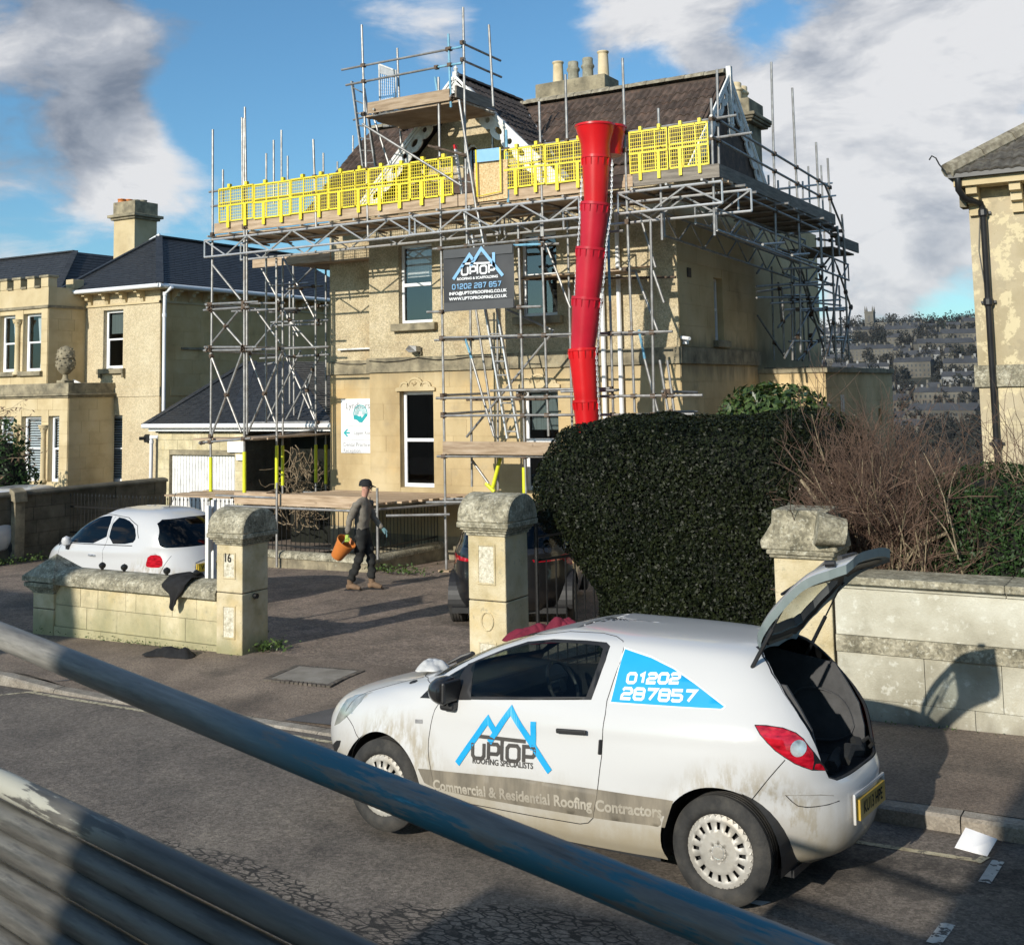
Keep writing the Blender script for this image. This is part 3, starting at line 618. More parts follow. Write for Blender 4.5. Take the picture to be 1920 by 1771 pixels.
# gable walls (the front one with an arched window)
aw = (-13.058,-12.705)
awz0, awz1 = 7.0, 8.02; ac = (aw[0] + aw[1]) / 2; ar = (aw[1] - aw[0]) / 2
arch = [(aw[0], awz0), (aw[1], awz0)] + [(ac + ar * cos(pi * i / 10), awz1 - ar + ar * 1.25 * sin(pi * i / 10)) for i in range(11)]
GW = HG - .12
plate('gable_wall', [(XG - GW, 6.95), (XG + GW, 6.95), (XG, ZG - .10)], [arch], lambda x, z: (x, YF, z), (0, .3, 0), 'render_wall', H)
MB().add([(aw[0], YF + .12, awz0), (aw[1], YF + .12, awz0), (aw[1], YF + .12, awz1 + .1), (aw[0], YF + .12, awz1 + .1)], [(0, 1, 2, 3)]).build('pane', 'glass_sky', H)
MB().box((aw[0] - .1, YF + .5, awz0), (aw[1] + .1, YF + .52, awz1 + .2)).build('room', 'interior', H)
mb = MB(); a2 = [(ac + (ar - .02) * cos(pi * i / 10), YF + .11, awz1 - ar + (ar - .02) * 1.25 * sin(pi * i / 10)) for i in range(11)]; mb.path([(aw[1] - .02, YF + .11, awz0)] + a2 + [(aw[0] + .02, YF + .11, awz0)], .028, 5); mb.build('window_frame', 'pvc', H)
mb = MB().prism([(XR - .3, YF + .2, 6.95), (XR - .3, 24.7, 6.95), (XR - .3, YR_, ZR - .18)], (.3, 0, 0)); mb.build('gable_wall', 'side_stone', H)
# tiles
def tile_mesh(name, m, w=.30, l=.38, roll=.045):
    prof = [(0, 0), (.10, .004), (.28, roll), (.42, roll), (.58, .006), (.64, .004), (.80, roll * .8), (.92, roll * .8), (1.04, .0)]
    vs = []
    for (s, h) in ((0, .022), (1, .0)): vs += [(p[0] * w, s * l, p[1] + h + .012) for p in prof]
    n = len(prof); vs += [(p[0] * w, 0, p[1] + .004) for p in prof]
    fs = [(i, i + 1, n + i + 1, n + i) for i in range(n - 1)] + [(2 * n + i, 2 * n + i + 1, i + 1, i) for i in range(n - 1)]
    return MB().add(vs, fs).mesh('tile', m)
def tiles(parent, O, A, U, w, gauge, me, inside, skip=None, jit=.006, seed=0, name='tile'):
    """courses of shared-mesh tiles from the eaves corner O, along A, up the slope U"""
    R = random.Random(seed); O, A, U = Vector(O), Vector(A), Vector(U); la, lu = A.length, U.length; a, u = A.normalized(), U.normalized(); n = a.cross(u)
    rot0 = Matrix((a, u, n)).transposed().to_4x4(); k = 0
    for j in range(int(lu / gauge)):
        for i in range(int(la / w)):
            c = O + a * (i * w) + u * (j * gauge)
            if not inside(*(c + a * w * .5 + u * gauge * .5)): continue
            o = add_obj(name, me, parent)
            o.matrix_local = Matrix.Translation(c - org(parent) + n * R.uniform(0, jit)) @ rot0 @ Matrix.Rotation(R.uniform(-.012, .012), 4, 'Z'); k += 1
    return k
tm = tile_mesh('tile', 'tile'); tmd = tile_mesh('tile', 'tile_dark')
us = Vector((0, YR_ - YE, ZR - ZE)); gs = Vector((-HG, 0, ZG - ZE))
def gz_gable(x): return ZG - abs(x - XG) / HG * (ZG - ZE)
nt = tiles(H, (XG + .6, YE, ZE), (X1 - XG - .6, 0, 0), us, .30, .305, tm, lambda x, y, z: z > gz_gable(x) - .02 and z > 7.25, seed=1)
nt += tiles(H, (X0, YE, ZE), (2.7, 0, 0), us, .30, .305, tm, lambda x, y, z: z > gz_gable(x) + .05 and z > 7.5, seed=2)
nt += tiles(H, (XG + HG, GY0 - .02, ZE), (0, GY1 - GY0 + .3, 0), gs, .25, .25, tile_mesh('tile', 'tile_dark', .25, .32, .035), lambda x, y, z: z > ZE + (y - YE) * (ZR - ZE) / (YR_ - YE) - .05 and z > 7.2, seed=3)
# ridges, valley, verge
def ridge_tiles(p, q, m, r=.11, L=.42, name='ridge_tile'):
    p, q = Vector(p), Vector(q); n = max(1, int((q - p).length / L)); d = (q - p) / n; dn = d.normalized(); sx = dn.cross(Vector((0, 0, 1))).normalized(); up = sx.cross(dn); R = random.Random(n)
    for i in range(n):
        a = p + d * i; b = a + d * .985; mb = MB(); k = 7; vs = []
        for e, s_ in ((a, 1.0), (b, 1.07)): vs += [e + sx * (r * s_ * cos(pi * t / (k - 1))) + up * (r * s_ * .8 * sin(pi * t / (k - 1)) + R.uniform(0, .006)) for t in range(k)]
        mb.add(vs, [(t, t + 1, k + t + 1, k + t) for t in range(k - 1)] + [tuple(range(k)), tuple(range(2 * k - 1, k - 1, -1))]); mb.build(name, m, H, smooth=True)
ridge_tiles((X0 + .02, YR_, ZR + .02), (X1, YR_, ZR + .02), 'ridge', .13)
ridge_tiles((XG, GY0 - .02, ZG + .01), (XG, YR_ + .1, ZG + .01), 'tile_dark', .10, .3)
vtop = (XG + .05, YR_, ZR + .05); vbot = (XG + HG, YE, ZE + .05)
mb = MB(); v = Vector(vbot) - Vector(vtop); n = 16; R = random.Random(4)
for i in range(n):
    a = Vector(vtop) + v * (i / n); b = Vector(vtop) + v * ((i + .95) / n); mb.obox(a + Vector((0, 0, .02)), b + Vector((0, 0, .02)), .12 + R.uniform(0, .05), .04)
mb.build('valley_mortar', 'lead', H)
# pierced bargeboards
def bargeboard(p0, p1, out, w=.34, m='old_paint', th=.035):
    """from apex p0 down to foot p1; out = direction the board faces"""
    p0, p1, o_ = Vector(p0), Vector(p1), Vector(out); d = p1 - p0; L = d.length; d.normalize(); dn = Vector((0, 0, -1)); dn = (dn - d * dn.dot(d)).normalized()
    n = max(3, round(L / .36)); s = L / n; low = []
    for i in range(n):
        for t in range(7): a = pi * t / 6; low.append(((i + .5) * s - cos(a) * s * .46, w - .07 + .07 * sin(a)))
    outer = [(0, 0)] + low + [(L, 0)]; holes = []
    for i in range(n):
        c = (i + .5) * s; holes.append(circ(c, w * .50, .062 if i % 2 else .105, .062, 12))
    plate('bargeboard', outer, holes, lambda a, b: p0 + d * a + dn * b, o_ * th, m, H)
    mb = MB()
    for off, hh in ((-.02, .05), (.05, .03)): mb.obox(p0 + dn * off + o_ * (th + .012), p1 + dn * off + o_ * (th + .012), hh, .03, up=o_)
    mb.build('bargeboard_moulding', 'white_paint', H)
fo = (0, -1, 0)
bargeboard((XG, GY0 - .06, ZG - .02), (XG + HG + .1, GY0 - .06, ZE - .10), fo, m='white_paint'); bargeboard((XG, GY0 - .06, ZG - .02), (XG - HG - .1, GY0 - .06, ZE - .10), fo)
bargeboard((X1 + .03, YR_, ZR - .02), (X1 + .03, YE + .05, ZE - .02), (1, 0, 0)); bargeboard((X1 + .03, YR_, ZR - .02), (X1 + .03, YE2 - .05, ZE - .02), (1, 0, 0))
def verge(p0, p1, n, sx):
    p0, p1 = Vector(p0), Vector(p1); d = (p1 - p0) / n
    for i in range(n): MB().obox(p0 + d * i, p0 + d * (i + .96) + Vector((0, 0, -.012)), .19, .02, up=sx).build('verge_slate', 'lead', H)
dg = Vector((HG, 0, ZE - ZG)).normalized(); ng = Vector((-dg.z, 0, dg.x)); ng = ng if ng.z > 0 else -ng
verge(Vector((XG + .3, GY0 + .02, ZG - .28)) + ng * .02, Vector((XG + HG, GY0 + .02, ZE)) + ng * .02, 11, ng)
mb = MB(); mb.lathe([(.0, 0), (.05, .02), (.06, .1), (.03, .16), (.05, .22), (.0, .3)], (XG, GY0 - .05, ZG - .05), 8)
mb.box((XG - .05, GY0 - .10, ZG - .30), (XG + .05, GY0 + .0, ZG + .1)); mb.build('finial', 'old_paint', H)
mb = MB(); mb.box((X1 + .02, YR_ - .05, ZR - 1.0), (X1 + .12, YR_ + .05, ZR + .16)); mb.lathe([(0, 0), (.075, .05), (.09, .12), (.05, .2), (.08, .26), (.05, .3)], (X1 + .07, YR_, ZR - 1.3), 10); mb.build('finial', 'old_paint', H)
# chimneys
def pot(parent, c, h, r, m, style=0):
    if style == 0: prof = [(r * 1.05, 0), (r * .98, h * .5), (r * .90, h - .06), (r * .96, h - .05), (r * 1.08, h - .02), (r * 1.04, h), (r * .8, h), (r * .78, h - .3)]
    else: prof = [(r * 1.05, 0), (r, h * .30), (r * .98, h * .52), (r * 1.22, h * .60), (r * 1.22, h * .66), (r * .95, h * .76), (r * .98, h * .95), (r * .9, h), (r * .72, h), (r * .7, h - .3)]
    MB().lathe(prof, c, 18).build('chimney_pot', m, parent, smooth=True)
def stack(parent, x0, x1, y0, y1, z0, z1, m='stone_dark'):
    st = MB().box((x0, y0, z0), (x1, y1, z1 - .55)).build('chimney_stack', m, parent, bevel=.01)
    for e, a, b in ((.13, -.55, -.50), (.18, -.50, -.44), (.22, -.44, -.36), (.05, -.36, 0)): MB().box((x0 - e, y0 - e, z1 + a), (x1 + e, y1 + e, z1 + b)).build('chimney_cornice', m, st, bevel=.015)
    n = max(2, round((x1 - x0) / .35))
    for i in range(n): x = x0 + .08 + (x1 - x0 - .16) * i / (n - 1); MB().box((x - .05, y0 - .10, z1 - .68), (x + .05, y0 - .0, z1 - .552)).build('bracket', 'neigh_stone', st)
    return st
s1 = stack(H, -12.78, -11.12, 23.3, 23.95, 8.3, 9.90)
for x, h, m_, sty in ((-12.42, .56, 'pot_buff', 0), (-12.03, .50, 'pot_grey', 1), (-11.66, .53, 'pot_grey', 1), (-11.27, .62, 'pot_buff', 0)): pot(s1, (x, 23.62, 9.89), h, .125, m_, sty)
s2 = stack(H, -9.15, -8.45, 25.1, 26.0, 6.9, 9.35)
for y in (25.35, 25.75): pot(s2, (-8.8, y, 9.34), .45, .14, 'pot_buff', 1)

# things fixed to the wall
t = thing('wall_sign', 'white Lyndhurst practice sign with teal hand emblem on the recessed stone wall', 'sign', (-16.4, YB - .05, 2.2))
SX0, SX1 = -16.913, -15.983
SZ = [2.834,2.234,1.924,1.634]
MB().box((SX0, YB - .035, SZ[3]), (SX1, YB - .012, SZ[0])).build('board', 'logo_white', t)
FONT = {}
def text_mesh(s, size, m, name='lettering', sx=1.0, bold=0.0, align='LEFT', ext=0.0):
    """mesh of a text in the xy plane"""
    cu = bpy.data.curves.new(name, 'FONT'); cu.body = s; cu.size = size; cu.align_x = align; cu.offset = bold; cu.extrude = ext; cu.resolution_u = 3
    ob = bpy.data.objects.new(name, cu); me = bpy.data.meshes.new_from_object(ob); bpy.data.objects.remove(ob); bpy.data.curves.remove(cu)
    me.name = name
    for v in me.vertices: v.co.x *= sx
    me.materials.clear(); me.materials.append(MATS[m]); return me
def text_on(s, size, m, parent, o, ax=(1, 0, 0), up=(0, 0, 1), sx=1.0, bold=0.0, align='LEFT', name='lettering'):
    me = text_mesh(s, size, m, name, sx, bold, align); a, u = Vector(ax).normalized(), Vector(up).normalized(); n = a.cross(u)
    ob = add_obj(name, me, parent); M = Matrix((a, u, n)).transposed().to_4x4(); M.translation = Vector(o) - org(parent); ob.matrix_local = M; return ob
ys = YB - .039
text_on('Lyndhurst', .20, 'print_grey', t, (SX0 + .13, ys, SZ[0] - .22), sx=.92)
text_on('Upper Rooms', .115, 'print_grey', t, (SX0 + .36, ys, (SZ[1] + SZ[2]) / 2 - .04), sx=.9)
text_on('Dental Practice', .13, 'print_grey', t, (SX0 + .06, ys, SZ[2] - .15), sx=.92); text_on('Reception', .13, 'print_grey', t, (SX0 + .06, ys, SZ[2] - .28), sx=.92)
mb = MB()
for z in (SZ[1], SZ[2]): mb.box((SX0 + .06, ys - .001, z - .003), (SX1 - .06, ys + .003, z + .003))
mb.build('rule', 'print_grey', t)
ex, ez = SX0 + .55, (SZ[0] + SZ[1]) / 2 - .03
mb = MB()
for r in (.185, .145, .115, .088, .062): mb.path([(ex + r * cos(a), ys, ez + r * sin(a)) for a in [-.35 + (pi + .7) * i / 18 for i in range(19)]], .012 if r > .18 else .006, 4)
mb.build('emblem_arc', 'teal', t)
hand = [(-.19, -.03), (-.10, -.035), (-.03, -.06), (.02, -.045), (.03, -.10), (.13, .0), (.17, .0), (.19, -.04), (.04, -.20), (-.04, -.19), (-.10, -.14), (-.19, -.12)]
plate('emblem_hand', [(ex + x, ez + z) for x, z in hand], [], lambda x, z: (x, ys - .002, z), (0, .003, 0), 'teal', t)
az = (SZ[1] + SZ[2]) / 2
plate('arrow', [(SX0 + .07, az), (SX0 + .16, az + .085), (SX0 + .21, az + .085), (SX0 + .145, az + .018), (SX0 + .25, az + .018), (SX0 + .25, az - .018), (SX0 + .145, az - .018), (SX0 + .21, az - .085), (SX0 + .16, az - .085)], [], lambda x, z: (x, ys - .002, z), (0, .003, 0), 'teal', t)
lx, lz = (-14.264,3.846)
t = thing('floodlight', 'small grey floodlight fixed to the villa wall above the stone band', 'lamp', (lx, YF, lz))
MB().box((lx + .05, YF - .06, lz - .12), (lx + .13, YF, lz - .04)).build('bracket', 'stone_dark', t)
MB().prism([(lx - .16, YF - .22, lz), (lx - .04, YF - .26, lz + .08), (lx + .10, YF - .2, lz + .06), (lx + .10, YF - .2, lz - .05), (lx - .04, YF - .26, lz - .07)], (.02, .14, 0)).build('lamp_head', 'galv', t)
t = thing('security_camera', 'small white camera on the corner of the villa above the band', 'camera', (XR, 20.6, 3.75))
MB().box((XR + .02, 20.6, 3.74), (XR + .10, 20.7, 3.82)).tube((XR + .02, 20.55, 3.86), (XR + .22, 20.45, 3.83), .035, 8).build('camera_body', 'pvc', t)

# ---------------------------------------------------------------- scaffolding
TR_ = .0242
def add_tubes(root, segs, m='galv', name='tube', r=TR_):
    out = []
    for p, q in segs:
        MB().tube(p, q, r, 8).build(name, m, root, smooth=True); out.append((Vector(p), Vector(q)))
    return out
def couplers(root, tubes, tol=.16):
    mb = MB(); R = random.Random(11); n = 0
    for i in range(len(tubes)):
        for j in range(i):
            p1, q1 = tubes[i]; p2, q2 = tubes[j]; d1, d2 = q1 - p1, q2 - p2; w = p1 - p2
            a, b, c, d, e = d1.dot(d1), d1.dot(d2), d2.dot(d2), d1.dot(w), d2.dot(w); den = a * c - b * b
            if den < 1e-6 * a * c: continue
            s, t = (b * e - c * d) / den, (a * e - b * d) / den
            if -.01 < s < 1.01 and -.01 < t < 1.01:
                P, Q = p1 + d1 * s, p2 + d2 * t
                if (P - Q).length < tol:
                    m_ = (P + Q) / 2; u = d1.normalized(); v = d2.normalized(); k = R.uniform(.040, .052)
                    mb.obox(m_ - u * k, m_ + u * k, .075, .075, up=v if abs(u.dot(v)) < .95 else (0, 0, 1)); mb.tube(m_ + Vector((.02, -.03, -.02)), m_ + Vector((.05, -.085, -.035 + R.uniform(-.02, .04))), .011, 5); n += 1
    if n: mb.build('coupler', 'rusty', root, kind='stuff')
def lattice(root, p, q, depth=.36, panel=.62, m='alu', name='lattice_beam'):
    p, q = Vector(p), Vector(q); dn = Vector((0, 0, -depth)); L = (q - p).length; n = max(2, round(L / panel)); mb = MB().tube(p, q, TR_, 8).tube(p + dn, q + dn, TR_, 8).tube(p, p + dn, .018, 6).tube(q, q + dn, .018, 6)
    o = mb.build(name, m, root, smooth=True)
    for i in range(n):
        a = p + (q - p) * (i / n); b = p + (q - p) * ((i + 1) / n)
        s, e = (a + dn, b) if i % 2 else (a, b + dn)
        MB().tube(s + (e - s) * .04, e + (s - e) * .04, .017, 6).build('lacing', m, o, smooth=True)
def boards(root, x0, x1, y0, y1, z, along='x', L=3.9, m='board', w=.225, name='board', t=.038, seed=0, skew=0):
    R = random.Random(seed)
    if along == 'x':
        n = int((y1 - y0) / w)
        for i in range(n):
            x = x0 + R.uniform(-.05, .05) + skew * i
            while x < x1 + skew * i - .1:
                e = min(x + L, x1 + skew * i + R.uniform(-.04, .04)); piece(name, m, (x, y0 + i * w + .004, z - t), (e - .01, y0 + (i + 1) * w - .004, z + R.uniform(-.003, .003)), root); x = e
    else:
        n = int((x1 - x0) / w)
        for i in range(n):
            y = y0 + R.uniform(-.05, .05)
            while y < y1 - .1:
                e = min(y + L, y1); piece(name, m, (x0 + i * w + .004, y, z - t), (x0 + (i + 1) * w - .004, e - .01, z + R.uniform(-.003, .003)), root); y = e
FYs = 18.6
S = thing('scaffolding', 'tall scaffolding across the street front of the stone villa, with yellow guards and red chute', 'scaffolding', (-12.4, 18.6, -.3))

V = []
V += add_tubes(S, [((-12.384,18.6,8.969),(-12.354,18.6,-0.312))])
V += add_tubes(S, [((-14.219,18.6,10.327),(-14.093,18.6,5.919))])
V += add_tubes(S, [((-15.481,18.6,8.144),(-15.408,18.6,6.31))])
V += add_tubes(S, [((-10.186,18.6,8.178),(-10.164,18.6,5.45)),((-8.497,18.6,8.715),(-8.493,18.6,5.321))])
V += add_tubes(S, [((-7.85,18.6,7.727),(-7.856,18.6,5.443)),((-6.888,18.6,7.761),(-6.914,18.6,5.441)),((-9.635,18.6,8.597),(-9.632,18.6,7.357))])
V += add_tubes(S, [((-10.682,18.6,5.979),(-10.63,18.6,1.113)),((-10.203,18.6,6.121),(-10.145,18.6,2.128)),((-8.495,18.6,5.962),(-8.462,18.6,2.531)),((-8.059,18.6,5.804),(-8.108,18.6,2.499))])
V += add_tubes(S, [((-11.785,19.7,6.401),(-11.871,19.7,1.054)),((-12.431,19.7,4.849),(-12.463,19.7,1.104)),((-10.235,19.7,6.257),(-10.24,19.7,2.176))])
V += add_tubes(S, [((-7.972,18.6,3.405),(-7.854,18.6,2.568)),((-7.834,18.6,3.401),(-7.742,18.6,2.553))])
V += add_tubes(S, [((-11.799,18.6,10.243),(-11.793,18.6,5.639)),((-11.229,18.6,9.799),(-11.163,18.6,8.222))])
V += add_tubes(S, [((-14.354,20.0,10.211),(-14.268,20.0,7.728)),((-12.042,20.0,8.627),(-12.023,20.0,6.728))])
V += add_tubes(S, [((-8.868,18.6,5.937),(-8.871,18.6,4.456)),((-10.895,18.6,7.744),(-10.879,18.6,6.385)),((-12.462,18.6,8.984),(-12.409,18.6,8.658)),((-12.141,18.6,9.779),(-12.105,18.6,8.338))], 'blue_tube')
V += add_tubes(S, [((-8.868,18.6,4.456),(-8.868,18.6,2.447))])
HZ = []
HZ += add_tubes(S, [((-12.543,18.57,5.648),(-8.561,18.57,5.66)),((-12.416,18.57,3.957),(-7.713,18.57,3.878)),((-12.51,18.57,2.831),(-7.212,18.57,2.804)),((-12.401,18.57,2.501),(-7.372,18.57,2.495)),((-12.508,18.57,1.751),(-10.09,18.57,1.772)),((-12.696,18.57,4.458),(-12.362,18.57,4.447)),((-10.77,18.57,4.449),(-10.221,18.57,4.432))])
HZ += add_tubes(S, [((-11.248,18.45,2.949),(-8.845,18.45,2.945)),((-9.794,18.45,2.909),(-8.719,18.45,2.914))])
HZ += add_tubes(S, [((-13.327,19.75,3.981),(-8.531,19.75,3.917)),((-13.013,19.75,5.837),(-10.447,19.75,5.7))])
HZ += add_tubes(S, [((-11.511,19.9,5.098),(-8.166,19.9,4.924)),((-12.683,19.9,2.782),(-10.932,19.9,2.768))], 'rusty')
HZ += add_tubes(S, [((-10.792,18.56,5.58),(-10.188,18.56,5.553))], 'blue_tube')
HZ += add_tubes(S, [((-12.377,18.6,2.882),(-12.05,19.7,2.9)),((-12.383,18.6,2.531),(-12.095,19.7,2.559)),((-12.398,18.6,3.935),(-12.455,19.7,3.992)),((-9.291,18.5,2.903),(-9.228,19.6,2.919)),((-7.902,18.5,2.88),(-7.641,19.4,2.847)),((-7.852,18.5,2.542),(-7.653,19.4,2.516)),((-10.712,18.5,2.912),(-10.748,18.9,2.878)),((-8.614,18.5,4.991),(-8.69,19.3,5.014))])
DG = add_tubes(S, [((-10.563,19.65,4.036),(-12.537,19.65,2.064)),((-11.567,19.65,4.502),(-10.552,19.65,4.045)),((-12.276,19.65,4.538),(-11.892,19.65,2.049)),((-11.807,19.65,5.75),(-10.881,19.65,6.344))])
DG += add_tubes(S, [((-8.559,19.3,5.991),(-8.297,19.3,5.063)),((-8.689,19.3,5.03),(-8.296,19.3,3.943)),((-8.561,19.3,3.462),(-8.33,19.3,2.498)),((-10.493,19.3,5.66),(-10.012,19.3,4.435)),((-8.347,19.3,5.006),(-8.158,19.3,4.427))])
DG += add_tubes(S, [((-8.652,19.3,3.973),(-8.558,19.3,3.456)),((-12.31,19.3,3.952),(-12.171,19.3,3.574))], 'blue_tube')
DG += add_tubes(S, [((-11.982,19.0,3.563),(-11.52,19.0,2.109)),((-12.018,19.0,1.669),(-11.655,19.0,1.239)),((-14.139,18.5,8.264),(-11.827,18.5,6.781)),((-11.853,18.5,8.427),(-11.505,18.5,6.261)),((-14.458,19.2,8.752),(-13.987,19.2,7.483))])
# hand rails of the main lift
HZ += add_tubes(S, [((-18.393,18.62,7.352),(-12.0,18.62,7.382)),((-18.327,18.62,7.03),(-11.941,18.62,7.05))])
HZ += add_tubes(S, [((-11.048,18.62,7.374),(-9.382,18.62,7.385)),((-11.054,18.62,7.077),(-9.391,18.62,7.084)),((-8.794,18.62,7.384),(-6.456,18.62,7.422)),((-8.804,18.62,7.067),(-6.209,18.62,7.093))])
# top lift round the gable
HZ += add_tubes(S, [((-14.75,18.62,9.487),(-12.16,18.62,9.485)),((-14.645,18.62,9.154),(-12.434,18.62,9.175)),((-13.961,18.62,8.432),(-12.062,18.62,8.491))])
HZ += add_tubes(S, [((-12.16,18.62,9.485),(-11.855,18.62,9.484)),((-12.434,18.62,9.175),(-11.861,18.62,9.166))], 'blue_tube')
xr = -11.797
HZ += add_tubes(S, [((-11.841,18.6,9.554),(-11.85,20.058,9.552)),((-11.847,18.6,9.224),(-11.85,20.078,9.22))])
HZ += add_tubes(S, [((-12.059,18.5,8.537),(-11.9,19.89,8.5)),((-13.869,18.5,8.531),(-14.029,20.1,8.586)),((-14.2,18.5,8.492),(-14.18,20.1,8.445))])
HZ += add_tubes(S, [((-14.771,20.05,8.585),(-14.122,20.05,8.543)),((-15.571,20.05,8.837),(-14.506,20.05,8.91))])
HZ += add_tubes(S, [((-12.569,18.5,7.635),(-11.705,18.5,7.338))], 'rusty')
couplers(S, V + HZ)
# lattice beams under the lift
lattice(S, (-18.4, 18.50, 6.28), (-12.9, 18.50, 6.30)); lattice(S, (-13.0, 18.46, 6.30), (-9.35, 18.46, 6.31)); lattice(S, (-8.62, 18.50, 6.31), (-6.72, 18.50, 6.32)); lattice(S, (-9.9, 18.9, 6.20), (-6.36, 18.9, 6.20))
lattice(S, (-18.3, 19.5, 6.30), (-11.6, 19.5, 6.32)); lattice(S, (-11.5, 19.5, 6.30), (-6.8, 19.5, 6.30))
boards(S, -18.2, -6.75, 18.66, 20.35, 6.40, seed=1)
for i in range(18):
    x = -18.2 + i * .66; MB().tube((x, 18.38 - (i * 37 % 5) * .03, 6.345), (x + .02, 20.3, 6.335), TR_, 6).build('tube', 'galv', S, smooth=True)
bx = -18.22
R = random.Random(9)
for L in (3.9, 2.35, 3.9, 1.45): tpiece('toe_board', 'board' if L != 1.45 else 'board_grey', TF(18.60), bx, min(bx + L - .02, -6.8), -.038, 0, 6.42, 6.645, S); bx += L
tpiece('toe_board', 'board_grey', TF(18.585), -8.36, -6.78, -.02, .018, 6.41, 6.635, S)
# low lift
tpiece('toe_board', 'board', TF(18.5), -12.321, -9.919, -.02, .02, 1.80, 2.03, S)
boards(S, -12.5, -9.6, 18.65, 19.9, 1.80, seed=2)
boards(S, -11.2, -9.0, 19.6, 20.3, 5.122, seed=5)
piece('board', 'board', (-9.234,19.3,5.0920000000000005), (-8.405,19.52,5.103999999999999), S)
# top lift boards
TZ = 8.46
boards(S, -14.15, -11.9, 18.6, 20.0, TZ, seed=3)
tpiece('toe_board', 'board', TF(18.55), -14.051, -12.109, -.038, 0, TZ + .01, TZ + .235, S)
tpiece('toe_board', 'board_grey', TR(-11.95), 18.5, 19.9, 0, .038, TZ + .03, TZ + .26, S)
# yellow sleeves on the feet
def sleeve(root, p, q): MB().tube(p, q, .037, 10).build('sleeve', 'yellow_sleeve', root, smooth=True)
for p, q in [((-10.661,18.6,1.574),(-10.662,18.6,1.097)),((-11.39,19.0,1.707),(-11.565,19.0,1.164)),((-11.711,19.0,1.238),(-11.53,19.0,1.087))]: sleeve(S, p, q)
MB().box((-12.473999999999998,18.5,-0.35200000000000004), (-12.234,18.72,-0.317)).build('sole_plate', 'board', S)

# left tower
SL = thing('scaffolding', 'cross braced scaffold tower beside the left flank of the villa, before the garage roof', 'scaffolding', (-17.8, 20.5, -.4))
tv = [(95, 0, 85, 1285, 18.6), (300, -50, 300, 1275, 18.6), (316, -50, 317, 1275, 18.62), (440, 100, 440, 1200, 20.2), (505, 150, 507, 1280, 19.6), (545, 150, 546, 1290, 20.6), (612, 130, 618, 1215, 22.0), (590, 300, 590, 1200, 22.6), (755, 100, 757, 1255, 21.4), (820, 100, 823, 1255, 22.2)]
V = add_tubes(SL, [((-18.267,18.6,6.409),(-18.288,18.6,2.115)),((-17.356,18.6,6.499),(-17.338,18.6,2.149)),((-17.304,18.62,6.497),(-17.283,18.62,2.149)),((-18.185,20.2,6.213),(-18.179,20.2,2.344)),((-17.352,19.6,5.92),(-17.341,19.6,2.092)),((-18.05,20.6,6.06),(-18.046,20.6,2.016)),((-18.944,22.0,6.325),(-18.92,22.0,2.233)),((-19.573,22.6,5.759),(-19.576,22.6,2.273)),((-17.75,21.4,6.292),(-17.756,21.4,2.107)),((-18.099,22.2,6.393),(-18.106,22.2,2.077))])
V += add_tubes(SL, [((-18.277,18.6,8.711),(-18.267,18.6,6.409)),((-17.381,18.6,8.837),(-17.356,18.6,6.499)),((-17.37,18.62,9.084),(-17.304,18.62,6.497))])
V += add_tubes(SL, [((-18.288,18.6,2.115),(-18.271,18.6,0.086)),((-17.338,18.6,2.149),(-17.33,18.6,0.018)),((-17.341,19.6,2.092),(-15.79,17.85,-0.386)),((-18.046,20.6,2.016),(-18.051,20.6,0.697)),((-17.756,21.4,2.107),(-17.766,21.4,0.277)),((-18.106,22.2,2.077),(-18.125,22.2,0.188))][:2] + [((-15.79,17.85,1.246),(-15.79,17.85,-0.366))])
V += add_tubes(SL, [((-17.341,19.6,2.126),(-17.341,19.6,0.698)),((-18.051,20.6,2.085),(-18.051,20.6,0.763)),((-17.756,21.4,2.125),(-17.761,21.4,0.705)),((-18.115,22.2,2.095),(-18.122,22.2,0.63))])
for p, q in [((-18.28,18.6,1.673),(-18.273,18.6,0.759)),((-17.337,18.6,1.795),(-17.333,18.6,0.946)),((-17.341,19.6,1.876),(-17.341,19.6,0.963)),((-18.051,20.6,1.823),(-18.051,20.6,0.936)),((-17.757,21.4,1.804),(-17.76,21.4,0.952)),((-18.117,22.2,1.764),(-18.121,22.2,0.849))]: sleeve(SL, p, q)
HZ = add_tubes(SL, [((-18.451,18.58,4.914),(-16.939,18.58,4.888)),((-18.495,18.58,4.792),(-17.199,18.58,4.791)),((-18.466,18.58,3.999),(-16.98,18.58,3.946)),((-18.488,18.58,3.926),(-17.066,18.58,3.893)),((-18.584,18.58,1.974),(-17.146,18.58,2.07)),((-18.702,19.7,5.006),(-17.195,19.7,4.934)),((-18.748,19.7,4.833),(-16.886,19.7,4.806)),((-18.697,19.7,3.956),(-15.986,19.7,3.946)),((-19.254,21.5,4.927),(-17.442,21.5,4.999)),((-19.205,21.5,4.681),(-17.444,21.5,4.654)),((-19.204,21.5,4.606),(-17.629,21.5,4.572)),((-19.549,21.5,3.834),(-17.425,21.5,3.858)),((-19.4,21.5,3.68),(-18.96,21.5,3.734)),((-19.842,21.5,2.309),(-17.433,21.5,2.317))])
HZ += add_tubes(SL, [((-18.348,18.5,4.905),(-18.467,21.6,4.874)),((-18.325,18.5,4.836),(-18.371,21.6,4.924)),((-18.363,18.5,3.937),(-18.469,21.6,3.839)),((-18.318,18.5,3.985),(-17.748,21.9,4.041)),((-18.527,18.5,1.971),(-17.84,22.0,2.139)),((-17.411,20.0,5.281),(-18.035,22.0,5.525)),((-18.265,20.5,5.438),(-18.911,22.5,5.679))])
